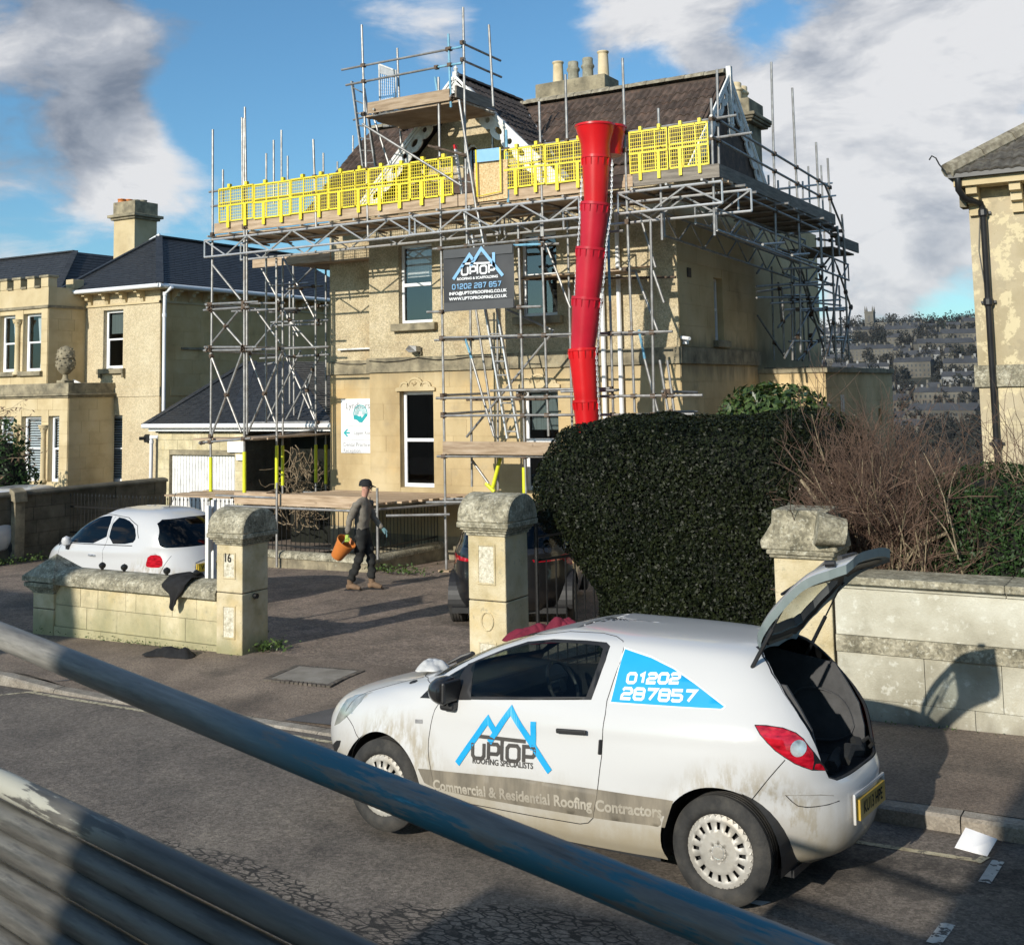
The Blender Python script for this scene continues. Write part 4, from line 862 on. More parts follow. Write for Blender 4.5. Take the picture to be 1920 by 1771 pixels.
DG = add_tubes(SL, [((-18.31,18.6,4.807),(-17.345,18.6,3.953)),((-17.367,18.6,3.921),(-18.266,18.6,2.115)),((-18.325,18.6,3.887),(-17.425,18.6,2.198)),((-18.249,18.6,5.747),(-17.446,18.6,4.96)),((-18.258,18.6,4.085),(-17.524,18.6,4.717)),((-18.235,19.9,4.886),(-17.504,19.9,4.09)),((-18.417,19.9,3.88),(-17.638,19.9,2.351)),((-17.437,19.9,3.917),(-18.434,19.9,2.147)),((-18.052,19.9,5.77),(-17.549,19.9,5.023)),((-18.869,20.8,5.899),(-17.761,20.8,4.266)),((-18.225,20.8,6.127),(-17.19,20.8,4.524)),((-18.249,20.8,4.034),(-17.266,20.8,2.356)),((-18.296,20.8,4.899),(-17.305,20.8,4.001)),((-18.225,20.8,4.824),(-19.396,20.8,3.782)),((-17.845,21.8,6.187),(-19.077,21.8,5.292)),((-17.878,21.8,3.952),(-19.029,21.8,2.333)),((-18.115,21.8,3.683),(-18.691,21.8,2.184)),((-18.402,21.8,3.175),(-18.073,21.8,2.329)),((-18.543,21.8,3.993),(-19.619,21.8,2.298))])
couplers(SL, V + HZ + DG, .12)
for j, (x0, y0, x1, y1) in enumerate(((352, 158, 850, 122),)):
    tpiece('toe_board', 'board', TF(20.9), -19.242, -16.914, -.04, 0, 5.941, 6.141, SL)
boards(SL, -18.1, -15.6, 20.95, 23.4, 5.960999999999999, seed=8)
boards(SL, -18.9, -17.2, 18.7, 19.5, 2.058, seed=12); boards(SL, -18.4, -17.3, 19.5, 23.5, 2.058, seed=13, along='y')
back = add_tubes(SL, [((-18.941,19.6,8.056),(-18.935,19.6,7.129)),((-18.548,20.6,8.548),(-18.546,20.6,7.317)),((-18.857,21.2,9.006),(-18.847,21.2,7.457)),((-19.141,21.8,9.395),(-19.136,21.8,7.597)),((-19.986,23.0,9.053),(-19.982,23.0,7.834)),((-17.999,22.0,8.725),(-17.995,22.0,7.651)),((-18.368,23.0,8.715),(-18.368,23.0,7.895)),((-18.811,24.2,9.646),(-18.812,24.2,8.254)),((-17.807,19.0,8.988),(-17.782,19.0,7.199))])

# right side scaffold
SR = thing('scaffolding', 'dark scaffolding along the shaded right flank of the villa and on the flat roof', 'scaffolding', (-7.2, 24, 3.3))
V = add_tubes(SR, [((-6.85,18.831,8.312),(-6.85,18.739,6.428)),((-6.85,21.855,9.146),(-6.85,21.674,5.469)),((-6.85,23.165,8.921),(-6.85,23.198,5.504)),((-6.85,24.728,8.079),(-6.85,24.736,5.453)),((-6.85,25.586,7.872),(-6.85,25.662,5.375))])
V += add_tubes(SR, [((-8.1,25.295,7.591),(-8.1,25.291,7.371)),((-8.1,25.975,7.571),(-8.1,25.971,7.346)),((-8.1,26.84,7.676),(-8.1,26.814,7.295)),((-8.1,27.922,7.832),(-8.1,27.872,7.306)),((-8.1,28.449,8.284),(-8.1,28.441,7.247)),((-8.1,29.602,8.487),(-8.1,29.616,6.397)),((-6.7,25.98,6.668),(-6.7,26.111,5.576)),((-6.7,25.563,6.364),(-6.7,25.621,5.71))])
HZ = add_tubes(SR, [((-6.83,18.413,7.427),(-6.83,25.547,7.227)),((-6.83,18.378,7.075),(-6.83,24.741,6.923)),((-6.83,19.36,6.27),(-6.83,24.49,6.181)),((-6.83,19.249,6.47),(-6.83,19.699,6.473))])
HZ += add_tubes(SR, [((-6.83,25.198,7.224),(-6.83,26.568,6.367)),((-6.83,24.509,6.295),(-6.83,26.441,6.073)),((-6.83,25.037,6.24),(-6.83,26.411,6.33))])
HZ += add_tubes(SR, [((-6.85,21.877,6.668),(-8.2,30.952,8.235)),((-6.85,23.244,6.641),(-8.2,31.25,7.942)),((-6.85,22.55,5.883),(-8.1,30.106,6.88)),((-6.4,19.518,5.341),(-6.6,21.372,5.571)),((-6.4,21.175,5.306),(-6.7,23.306,5.553))])
couplers(SR, V + HZ)
MB_ = None
lattice(SR, (-7.85, 18.7, 5.92), (-7.85, 26.6, 5.70), .40, m='galv'); lattice(SR, (-6.95, 18.8, 5.92), (-6.95, 27.3, 5.68), .36, m='galv'); lattice(SR, (-7.4, 19.0, 6.1), (-7.4, 25.5, 6.1), .36, m='galv')
boards(SR, -8.15, -6.8, 18.9, 25.7, 6.40, along='y', seed=4, m='board_grey'); boards(SR, -8.0, -6.8, 25.7, 27.6, 5.95, along='y', seed=5, m='board_grey')
tpiece('toe_board', 'board_grey', TR(-6.82), 18.62, 22.5, 0, .038, 6.41, 6.64, SR); tpiece('toe_board', 'board_grey', TR(-6.82), 22.52, 25.75, 0, .038, 6.41, 6.64, SR)
tpiece('toe_board', 'board_grey', TR(-6.8), 25.7, 27.6, 0, .038, 5.96, 6.19, SR)
for i in range(9): MB().tube((-8.2, 19.2 + i * .8, 6.335), (-6.55 - (i % 3) * .08, 19.2 + i * .8, 6.335), TR_, 6).build('tube', 'galv', SR, smooth=True)
tw = add_tubes(SR, [((-8.3,25.876,5.609),(-8.3,25.781,3.505)),((-8.2,26.005,5.269),(-8.2,26.143,4.247)),((-7.6,25.089,5.68),(-7.6,24.866,3.472)),((-8.1,26.902,5.64),(-8.1,26.694,3.511)),((-7.3,24.775,6.137),(-7.3,24.464,3.616)),((-8.0,27.578,5.687),(-8.0,27.484,3.498)),((-6.95,25.141,6.147),(-6.95,25.06,3.472)),((-6.95,25.985,6.235),(-6.95,25.89,3.484)),((-7.7,29.272,5.383),(-7.7,29.262,3.553)),((-7.0,27.147,6.362),(-7.0,27.182,3.503)),((-7.9,25.303,5.052),(-7.9,25.256,3.614)),((-8.4,28.483,4.795),(-8.4,28.499,3.727))])
tw += add_tubes(SR, [((-7.6,22.679,4.904),(-7.6,27.03,5.303)),((-8.0,23.859,4.893),(-8.0,26.38,5.167)),((-7.6,22.678,4.686),(-7.6,27.042,4.943)),((-7.6,23.512,4.614),(-7.6,28.947,5.004)),((-7.4,23.755,4.486),(-7.4,28.769,4.788)),((-8.0,25.663,4.931),(-8.0,27.413,5.047)),((-7.2,23.747,4.977),(-7.2,26.974,5.215)),((-7.8,25.433,4.813),(-7.8,29.762,4.913)),((-7.2,23.114,5.256),(-7.2,26.337,5.57)),((-6.95,20.305,5.524),(-6.95,25.161,5.475)),((-7.2,25.488,5.243),(-7.2,26.971,5.196)),((-7.4,26.94,4.02),(-7.4,28.561,4.068)),((-7.9,25.629,3.908),(-7.9,28.157,3.982)),((-7.2,26.615,3.936),(-7.2,28.235,3.981)),((-7.0,24.916,6.036),(-7.0,27.265,6.198)),((-7.6,25.354,4.549),(-7.6,29.537,4.785))])
tw += add_tubes(SR, [((-7.4,27.099,5.402),(-7.4,23.676,3.502)),((-7.0,26.58,5.385),(-7.0,25.482,3.552)),((-7.6,25.612,5.464),(-7.6,27.394,3.68)),((-7.8,26.482,5.547),(-7.8,27.727,4.387)),((-8.0,25.733,5.445),(-8.0,31.225,5.157)),((-7.0,26.509,5.589),(-7.0,27.554,4.714)),((-7.0,27.554,4.714),(-7.0,26.664,3.647)),((-8.25,24.625,4.447),(-8.25,26.341,3.625)),((-8.25,24.681,5.362),(-8.25,25.167,5.623)),((-7.9,24.891,4.187),(-7.9,26.106,4.649)),((-7.7,25.488,4.904),(-7.7,27.82,4.088)),((-7.9,27.855,4.317),(-7.9,26.58,3.503)),((-7.4,26.914,4.702),(-7.4,27.521,3.676)),((-7.9,26.193,3.498),(-7.9,28.319,4.091)),((-7.3,26.067,5.442),(-7.3,28.444,6.401)),((-7.6,26.285,5.25),(-7.6,27.15,5.625)),((-7.0,25.054,5.306),(-7.0,25.16,5.169))])
couplers(SR, tw, .10)

# ---- things hung on or leaned against the scaffold
def brick_guard_mesh():
    mb = MB(); W_, Hh = .98, .74
    for x in (0, W_ / 3, 2 * W_ / 3, W_ - .02): mb.box((x, -.01, 0), (x + .028, .01, Hh))
    for x in [i * W_ / 18 for i in range(19)]: mb.box((x, -.004, 0), (x + .0085, .004, Hh))
    for z in (0, Hh - .03): mb.box((0, -.01, z), (W_, .01, z + .03))
    mb.box((0, -.022, .33), (W_, .012, .365)); mb.box((0, -.01, .42), (W_, .01, .435))
    for z in [i * .068 for i in range(11)]: mb.box((0, -.004, z), (W_, .004, z + .009))
    for x in (.24, .72): mb.box((x, -.03, -.13), (x + .075, -.015, .33)).box((x + .03, -.022, Hh), (x + .10, .05, Hh + .07))
    return mb.mesh('brick_guard', 'yellow')
bgm = brick_guard_mesh(); R = random.Random(2)
xs = [-18.06 + .985 * i for i in range(6)] + [-10.88, -9.98] + [-8.36]
k = 0
for run, (a, n, w) in enumerate(((-18.06, 6, 1.0), (-10.93, 2, .86), (-8.40, 1, .72), (-7.66, 1, .72))):
    for i in range(n):
        k += 1; nm = ['', 'first', 'second', 'third', 'fourth', 'fifth', 'sixth', 'seventh', 'eighth', 'ninth', 'tenth'][k]
        lab = {1: 'yellow mesh brick guard at the far left end of the boarded lift', 2: 'yellow mesh brick guard next in from the left end of the lift, before open sky', 3: 'yellow mesh brick guard third along from the left end of the lift', 4: 'yellow mesh brick guard below the foot of the tall gable ladder', 5: 'yellow mesh brick guard in front of the white left foot of the gable barge board', 6: 'yellow mesh brick guard just left of the aluminium ladder and the blue sheeted gate', 7: 'yellow mesh brick guard just right of the blue topped gate frame', 8: 'yellow mesh brick guard ending against the left side of the red chute', 9: 'yellow mesh brick guard directly right of the red chute mouth', 10: 'yellow mesh brick guard at the right corner of the lift, below the tiled roof'}[k]
        t = add_obj('brick_guard', bgm); t.location = (a + i * w, 18.575 - (.0 if run < 2 else .012), 6.635 + R.uniform(-.008, .008)); t.scale = ((w - .012) / .98, 1, 1); t.rotation_euler = (R.uniform(-.015, .015), R.uniform(-.008, .008), 0)
        tag(t, lab, 'brick guard', 'yellow brick guards along the lift')
g = thing('gate_frame', 'yellow loading gate frame with a chipped light blue sheet at its top', 'gate', (-11.246,18.5,6.502))
gc = [(-11.501,18.5,7.424),(-10.975,18.5,7.408),(-10.975,18.5,6.583),(-11.482,18.5,6.541),(-11.506,18.5,7.188),(-10.998,18.5,7.176)]
MB().path([gc[0], gc[3], gc[2], gc[1]], .017, 6).build('frame', 'yellow', g); MB().prism([gc[0], gc[1], gc[5], gc[4]], (0, .012, 0)).build('sheet', 'logo_blue', g)
g2 = add_obj('plywood_sheet', MB().prism([(-11.58,18.56,7.19),(-10.855,18.56,7.185),(-10.871,18.56,6.457),(-11.594,18.56,6.45)], (0, .014, 0)).mesh('plywood_sheet', 'osb')); tag(g2, 'chipboard sheet standing upright behind the yellow gate on the lift', 'board')
g = thing('mesh_gate', 'small wire mesh gate with grey top panel on the high gable lift', 'gate', (-14.327,19.6,9.007))
gc = [(-14.533,19.6,9.792),(-14.107,19.6,9.593),(-14.113,19.6,9.03),(-14.52,19.6,9.017),(-14.527,19.6,9.605),(-14.121,19.6,9.444)]
MB().path(gc[:4] + gc[:1], .022, 6).build('frame', 'old_paint', g); MB().prism([gc[0], gc[1], gc[5], gc[4]], (0, .01, 0)).build('panel', 'lead', g)
mb = MB(); A, B, C_, D_ = [Vector(gc[i]) for i in (4, 5, 2, 3)]
for i in range(9): mb.tube(A.lerp(B, i / 8), D_.lerp(C_, i / 8), .004, 3).tube(A.lerp(D_, i / 8), B.lerp(C_, i / 8), .004, 3)
mb.build('mesh', 'galv', g)
def ladder(lab, l0, l1, r0, r1, m='alu', n=None, tip=None):
    l0, l1, r0, r1 = map(Vector, (l0, l1, r0, r1)); t = thing('ladder', lab, 'ladder', l1); n = n or int((l1 - l0).length / .26); up = Vector((0, 1, 0))
    for a, b in ((l0, l1), (r0, r1)):
        MB().obox(a, b, .03, .07, up=up).build('stile', m, t)
        if tip: MB().obox(a, a + (b - a).normalized() * .09, .035, .075, up=up).build('stile_cap', tip, t)
    for i in range(n): f = (i + .5) / n; MB().tube(l0.lerp(l1, f), r0.lerp(r1, f), .014, 6).build('rung', m, t)
ladder('aluminium ladder with red tips rising past the lift beside the blue sheeted gate', *[(-12.222,18.9,7.676),(-11.856,18.8,5.658),(-11.968,18.9,7.592),(-11.525,18.8,5.642)], tip='red_plastic')
ladder('aluminium ladder leaning from the low lift up behind the black banner', *[(-12.106,19.3,5.965),(-11.164,18.9,2.069),(-11.839,19.3,5.943),(-10.915,18.9,2.07)])
ladder('narrow steel ladder tied at the left end of the high gable lift', *[(-14.706,18.9,9.302),(-14.422,18.9,7.443),(-14.407,18.9,9.124),(-14.115,18.9,7.43)], m='galv')

# ---- banner
b = thing('banner', 'black roofing company banner with blue roof outline logo tied to the scaffold', 'banner', (-11.5, 18.5, 4.4))
BX0, BX1, BZ0, BZ1 = -12.26, -10.73, 4.43, 5.60
mb = MB(); n = 14; vs = []
for j in range(9):
    for i in range(n + 1): u, v = i / n, j / 8; vs.append((BX0 + (BX1 - BX0) * u, 18.50 - .012 * sin(u * 9 + v * 2) * sin(v * pi) - .006 * sin(v * 14) * (u * (1 - u)) * 4, BZ0 + (BZ1 - BZ0) * v + .012 * sin(pi * u) * (1 - 2 * v)))
mb.add(vs, [(j * (n + 1) + i, j * (n + 1) + i + 1, (j + 1) * (n + 1) + i + 1, (j + 1) * (n + 1) + i) for j in range(8) for i in range(n)]); mb.build('sheet', 'banner', b, smooth=True)
by = 18.478
MB().box((BX0 + .01, by, BZ1 - .17), (BX1 - .01, by + .004, BZ1 - .005)).build('border', 'banner_grey', b); MB().box((BX0 + .01, by, BZ0 + .005), (BX1 - .01, by + .004, BZ0 + .17)).build('border', 'banner_grey', b)
GL = {'0': [[(0, .18), (.18, 0), (.82, 0), (1, .18), (1, .82), (.82, 1), (.18, 1), (0, .82), (0, .18)]], '1': [[(.15, .78), (.55, 1), (.55, 0)]], '2': [[(0, .82), (.18, 1), (.82, 1), (1, .82), (1, .62), (.82, .48), (.18, .48), (0, .32), (0, 0), (1, 0)]],
 '8': [[(.1, .52), (0, .62), (0, .85), (.15, 1), (.85, 1), (1, .85), (1, .62), (.9, .52), (.1, .52), (0, .40), (0, .15), (.15, 0), (.85, 0), (1, .15), (1, .40), (.9, .52)]], '7': [[(0, 1), (1, 1), (.35, 0)]], '5': [[(1, 1), (0, 1), (0, .55), (.82, .55), (1, .40), (1, .15), (.82, 0), (.15, 0), (0, .15)]],
 'U': [[(0, 1), (0, .18), (.18, 0), (.82, 0), (1, .18), (1, 1)]], 'P': [[(0, 0), (0, 1), (.82, 1), (1, .85), (1, .50), (.82, .36), (0, .36)]], 'T': [[(.5, 0), (.5, 1.32)], [(-1.6, 1.32), (2.6, 1.32)]], 'O': [[(0, .18), (.18, 0), (.82, 0), (1, .18), (1, .82), (.82, 1), (.18, 1), (0, .82), (0, .18)]]}
def strokes(lines, th, f, parent, m, name='lettering', off=0):
    """thick mitred polylines in a 2-D plane mapped by f"""
    mb = MB()
    for L in lines:
        cl = (Vector(L[0]) - Vector(L[-1])).length < 1e-6; P = [Vector(p) for p in (L[:-1] if cl else L)]; n = len(P); ring = []
        for i in range(n):
            a = P[i - 1] if (i > 0 or cl) else None; c = P[(i + 1) % n] if (i < n - 1 or cl) else None
            d1 = (P[i] - a).normalized() if a is not None else (c - P[i]).normalized(); d2 = (c - P[i]).normalized() if c is not None else d1
            nn = Vector((-d1.y, d1.x)) + Vector((-d2.y, d2.x)); nn = nn / max(.35, nn.length_squared) * 2 * .5 * th * 1.0
            ring.append((P[i] + nn, P[i] - nn))
        # subdivide so that the strip can follow a curved panel
        k = n if cl else n - 1
        for i in range(k):
            (a0, b0), (a1, b1) = ring[i], ring[(i + 1) % n]; m_ = max(1, int((P[(i + 1) % n] - P[i]).length / .05)); vs = []
            for q in range(m_ + 1): t = q / m_; vs += [f(*(a0.lerp(a1, t))), f(*(b0.lerp(b1, t)))]
            mb.add(vs, [(2 * q, 2 * q + 2, 2 * q + 3, 2 * q + 1) for q in range(m_)])
    return mb.build(name, m, parent)
def word(s, x, y, h, w, gap, th, f, parent, m, name='lettering', shear=0):
    L = []
    for ch in s:
        if ch == ' ': x += w * .7; continue
        for pl in GL[ch]: L.append([(x + p[0] * (w if ch != 'T' else w) * 1.0, y + p[1] * h) for p in pl])
        x += (w if ch != '1' else w * .75) + gap
    return strokes(L, th, f, parent, m, name)
def uptop(f, ox, oy, s, parent, m1, m2, shear=0):
    """roof outline over the word, in units where the word is 1 wide"""
    g = lambda x, y: f(ox + x * s, oy + (y + x * shear) * s)
    strokes([[(-.27, -.10), (.25, .52), (.37, .37)], [(.28, .22), (.62, .66), (1.27, -.10)]], .088, lambda x, y: g(x, y), parent, m1, 'roof_outline')
    strokes([[(1.0, .16), (1.0, .53)]], .088, g, parent, m1, 'chimney_mark')
    L = []; x = 0.0
    for ch, w in (('U', .19), ('P', .17), ('T', .0), ('O', .19), ('P', .17)):
        if ch == 'T': L += [[(x - .025, -.0), (x - .025, .26)], [(.03, .295), (.86, .265)]] ; x += .06; continue
        for pl in GL[ch]: L.append([(x + p[0] * w, p[1] * .20) for p in pl])
        x += w + .075
    strokes(L, .050, lambda x, y: g(x * 1.02, y), parent, m2, 'lettering')
fb = lambda x, y: (x, by - .004, y)
uptop(fb, -11.84, 5.10, .70, b, 'logo_blue', 'logo_white')
text_on('ROOFING & SCAFFOLDING', .065, 'logo_white', b, (-11.50, by - .004, 5.005), sx=1.12, bold=.0022, align='CENTER')
word('01202 287 857', -12.05, 4.845, .085, .062, .030, .016, fb, b, 'logo_blue')
text_on('INFO@UPTOPROOFING.CO.UK', .078, 'logo_white', b, (-11.50, by - .004, 4.735), sx=1.12, bold=.0025, align='CENTER'); text_on('WWW.UPTOPROOFING.CO.UK', .078, 'logo_white', b, (-11.50, by - .004, 4.635), sx=1.12, bold=.0025, align='CENTER')

# ---- rubbish chute
ch = thing('rubbish_chute', 'red plastic rubbish chute of nested sections hanging from the lift', 'chute', (-9.1, 18.1, 2.3))
CY = 18.12
RG = [((-8.831,18.12,6.928),0.24345272565608655),((-8.863,18.12,6.123),0.24727009309426398),((-8.959,18.12,5.355),0.26064732906379784),((-9.066,18.12,4.508),0.25569249788712595),((-9.176,18.12,3.636),0.24618388445795672),((-9.14,18.12,2.765),0.22223668975457866),((-9.12,18.12,2.037),0.1987477595515565)]
def cone(a, b, ra, rb, m, name='section', par=None):
    mb = MB(); a, b = Vector(a), Vector(b); d = (b - a).normalized(); u = d.orthogonal().normalized(); v = d.cross(u); N_ = 28; L = (b - a).length
    prof = [(ra * 1.06, 0), (ra * 1.06, .045), (ra, .05), (ra * .985, .16), (rb, L), (rb * .97, L), (ra * .94, .03), (ra * .95, 0)]
    vs = [a + d * t + (u * cos(2 * pi * i / N_) + v * sin(2 * pi * i / N_)) * r for r, t in prof for i in range(N_)]
    mb.add(vs, [(j * N_ + i, j * N_ + (i + 1) % N_, (j + 1) * N_ + (i + 1) % N_, (j + 1) * N_ + i) for j in range(len(prof) - 1) for i in range(N_)])
    o = mb.build(name, m, ch, smooth=True)
    for i in range(14):                     # the short ribs below the collar
        w = u * cos(2 * pi * i / 14) + v * sin(2 * pi * i / 14); p = a + d * .05 + w * (ra + .012); q = a + d * .17 + w * (ra * .985); rb_ = MB().obox(p, q, .016, .02, up=w)
        rb_.build('rib', m, o)
for i in range(6):
    (a, ra), (b, rb) = RG[i], RG[i + 1]; d = Vector(b) - Vector(a); cone(a, Vector(a) + d * 1.06, ra, ra * .80, 'red_dull' if 0 < i < 4 else 'red_plastic')
hp = Vector(RG[0][0]); hr = RG[0][1]
top = Vector((-8.793,18.12,7.362)); N_ = 28; mb = MB(); prof = [(hr * 1.00, -.04), (hr * 1.08, .22), (hr * 1.40, .50), (hr * 1.46, .505), (hr * 1.46, .54), (hr * 1.36, .54), (hr * 1.0, .2)]
mb.lathe(prof, hp, 28); mb.build('hopper', 'red_plastic', ch, smooth=True)
mb = MB().lathe([(hr * .9, .05), (hr * 1.0, .25), (hr * 1.22, .52), (hr * 1.28, .525), (hr * 1.28, .56), (hr * 1.18, .56), (hr * .9, .3)], hp + Vector((.10, .34, 0)), 28); mb.build('hopper_back', 'red_plastic', ch, smooth=True)
def chain_of(pts):
    mb = MB(); k = 0
    for a, b in zip(pts, pts[1:]):
        a, b = Vector(a), Vector(b); n = int((b - a).length / .045); d = (b - a).normalized()
        for i in range(n):
            c = a + d * (i * .045); s_ = Vector((1, 0, 0)) if k % 2 else Vector((.4, -.9, 0)); k += 1
            q = [c - d * .0 + s_ * .013, c + d * .055 + s_ * .013, c + d * .055 - s_ * .013, c - s_ * .013]; mb.path(q + q[:1], .0065, 4, cap=False)
    return mb.build('chain', 'chain_mat', ch)
chain_of([(-8.398,17.85,6.769),(-8.445,17.85,5.866),(-8.538,17.85,5.423),(-8.631,17.85,4.62),(-8.679,17.85,4.354),(-8.747,17.85,3.731),(-8.792,17.85,3.537),(-8.774,17.85,2.8),(-8.749,17.85,2.315)])
chain_of([(-9.113,18.12,6.614),(-9.162,18.12,5.966),(-9.203,18.12,5.597),(-9.317,18.12,4.495)])

# ---------------------------------------------------------------- street walls and gate pillars
def gate_pillar(lab, x0, x1, y0, y1, z0, z1, m='pillar_stone', panel='pillar_rough', ring=True, num=False):
    """square pillar with moulded neck and segmental cap whose curved ends face left and right"""
    t = thing('gate_pillar', lab, 'pillar', ((x0 + x1) / 2, (y0 + y1) / 2, z0)); w = x1 - x0; zc = z1 - .30
    zm = z0 + (zc - z0) * .52
    for a, b in ((z0, zm - .004), (zm + .004, zc - .10)): MB().box((x0, y0, a), (x1, y1, b)).build('pillar_stone_block', m, t, bevel=.012, seg=2)
    MB().box((x0 + .01, y0 + .01, zm - .004), (x1 - .01, y1 - .01, zm + .004)).build('joint', 'soil', t)
    for e, a, b in ((.015, -.12, -.09), (.035, -.09, -.06), (.06, -.06, -.035), (.085, -.035, .02)): MB().box((x0 - e, y0 - e, zc + a), (x1 + e, y1 + e, zc + b)).build('moulding', 'coping', t, bevel=.01, seg=2)
    e = .08; cy = (y0 + y1) / 2; hy = (y1 - y0) / 2 + e; n = 12; pts = [(x0 - e, cy + hy * cos(pi * i / n), zc + .02 + (z1 - zc - .02) * sin(pi * i / n) ** .8) for i in range(n + 1)]
    MB().prism(pts, (w + 2 * e, 0, 0)).build('cap', 'coping', t, bevel=.012, smooth=True)
    # raised border and rough sunk panels on the street face and the gateway face
    for T, u0, u1 in ((TF(y0), x0, x1), (TR(x1), y0, y1)):
        if T is not None:
            cu = (u0 + u1) / 2; pw = (u1 - u0) * .20
            for a, b in ((zm + .18, zc - .22), (z0 + .22, zm - (.42 if ring else .16))):
                if b - a < .12 or (u0 == y0 and True): continue
                mb = MB(); 
                for q in ((cu - pw - .02, cu - pw, a, b), (cu + pw, cu + pw + .02, a, b), (cu - pw - .02, cu + pw + .02, b, b + .02), (cu - pw - .02, cu + pw + .02, a - .02, a)): tbox(mb, T, q[0], q[1], -.01, .012, q[2], q[3])
                mb.build('panel_border', m, t, bevel=.004); mb = MB(); tbox(mb, T, cu - pw, cu + pw, -.01, .004, a, b); mb.build('panel', panel, t)
            if ring and u0 == x0: mb = MB(); mb.path([T(cu + .07 * cos(2 * pi * i / 16), .006, zm - .20 + .09 * sin(2 * pi * i / 16)) for i in range(17)], .009, 5); mb.build('carved_ring', m, t, smooth=True)
    return t
PL = gate_pillar('stone gate pillar with rounded cap and number left of the gateway, beside the wall draped with black cloth', -10.14, -9.74, 10.42, 10.86, -.05, 1.63, ring=False)
text_on('16', .15, 'soil', PL, (-10.02, 10.405, 1.02), sx=.8)
MB().tube((-9.74, 10.62, .62), (-9.69, 10.62, .62), .03, 8).tube((-9.70, 10.62, .62), (-9.70, 10.58, .60), .016, 6).build('gate_hinge', 'iron', PL)
PR = gate_pillar('taller stone gate pillar right of the gateway, in front of the dark parked car', -6.64, -6.20, 10.40, 10.86, .0, 1.89)
# railing wall behind
def coping_run(parent, x0, x1, y0, y1, z0, z1, m='coping', L=1.4, zf=None, rounded=True):
    R = random.Random(int(abs(x0) * 10)); x = x0; al = 'x' if x1 - x0 > y1 - y0 else 'y'; a0, a1 = (x0, x1) if al == 'x' else (y0, y1); a = a0; c0, c1 = (y0, y1) if al == 'x' else (x0, x1)
    while a < a1 - .02:
        e = min(a1, a + L * R.uniform(.8, 1.2)); e = a1 if a1 - e < .35 else e; k = 8; dz0 = (zf(a) if zf else 0); dz1 = (zf(e) if zf else 0)
        prof = [(c0, z0)] + [((c0 + c1) / 2 - (c1 - c0) / 2 * cos(pi * i / k), z0 + (z1 - z0) * (.35 + .65 * sin(pi * i / k))) for i in range(k + 1)] + [(c1, z0)]
        vs = []
        for q, dz in ((a + .003, dz0), (e - .003, dz1)): vs += [((q, c, z + dz) if al == 'x' else (c, q, z + dz)) for c, z in prof]
        n = len(prof); MB().add(vs, [(i, (i + 1) % n, n + (i + 1) % n, n + i) for i in range(n)] + [tuple(range(n - 1, -1, -1)), tuple(range(n, 2 * n))]).build('coping_stone', m, parent, smooth=True, bevel=.0); a = e
# left garden wall
lw = thing('garden_wall', 'low pale ashlar garden wall with rounded coping left of the gateway, black cloth over it', 'wall', (-11.6, 10.5, -.05))
LX0, LX1 = -13.05, -10.14
wz = lambda x: 0
MB().box((LX0, 10.53, -.2), (LX1, 10.83, .55)).build('wall_core', 'soil', lw)
R = random.Random(21)
rows = [(-.08, .04), (.04, .31), (.31, .575)]
for j, (a, b_) in enumerate(rows):
    x = LX0
    cuts = {1: [.62, .55, .75, .42, .57], 2: [.5, .32, .5, .18, .62, .40, .40], 0: [.9, .8, 1.2]}[j]; i = 0
    while x < LX1 - .02:
        e = min(LX1, x + cuts[i % len(cuts)]); e = LX1 if LX1 - e < .12 else e; i += 1
        o = piece('stone', 'garden_stone', (x + .003, 10.495 - R.uniform(0, .004) - (.02 if j == 0 else 0), a + .003), (e - .003, 10.60, b_ - .003), lw); x = e
    piece('stone', 'garden_stone', (LX0, 10.75, a + .003), (LX1, 10.86, b_ - .003), lw)
coping_run(lw, LX0, LX1, 10.40, 10.92, .575, .76)
for x in (-12.35, -11.95, -11.2, -10.7, -10.2): MB().lathe([(.018, 0), (.018, .03), (.04, .05), (.045, .08), (.03, .10), (0, .115)], (x, 10.66, .745), 8).build('iron_stub', 'iron', lw, smooth=True)
for i in range(1):
    t = gate_pillar('squat shaded stone pillar with pyramid cap at the left end of the low garden wall', -13.42, -13.02, 10.46, 10.86, -.1, .86, m='pillar_stone', panel='pillar_rough', ring=False)
# replace its rounded cap by a pyramid
for c in [c for c in t.children if c.name.startswith('cap')]: bpy.data.objects.remove(c)
MB().add([(-13.52, 10.36, .60), (-12.92, 10.36, .60), (-12.92, 10.96, .60), (-13.52, 10.96, .60), (-13.22, 10.66, .92), (-13.52, 10.36, .66), (-12.92, 10.36, .66), (-12.92, 10.96, .66), (-13.52, 10.96, .66)], [(3, 2, 1, 0), (0, 1, 6, 5), (1, 2, 7, 6), (2, 3, 8, 7), (3, 0, 5, 8), (5, 6, 4), (6, 7, 4), (7, 8, 4), (8, 5, 4)]).build('cap', 'coping', t)
gate_pillar('shaded stone pillar at the left edge of the picture across the neighbouring gateway', -15.331, -14.911, 10.46, 10.86, -.18, .98, ring=False)
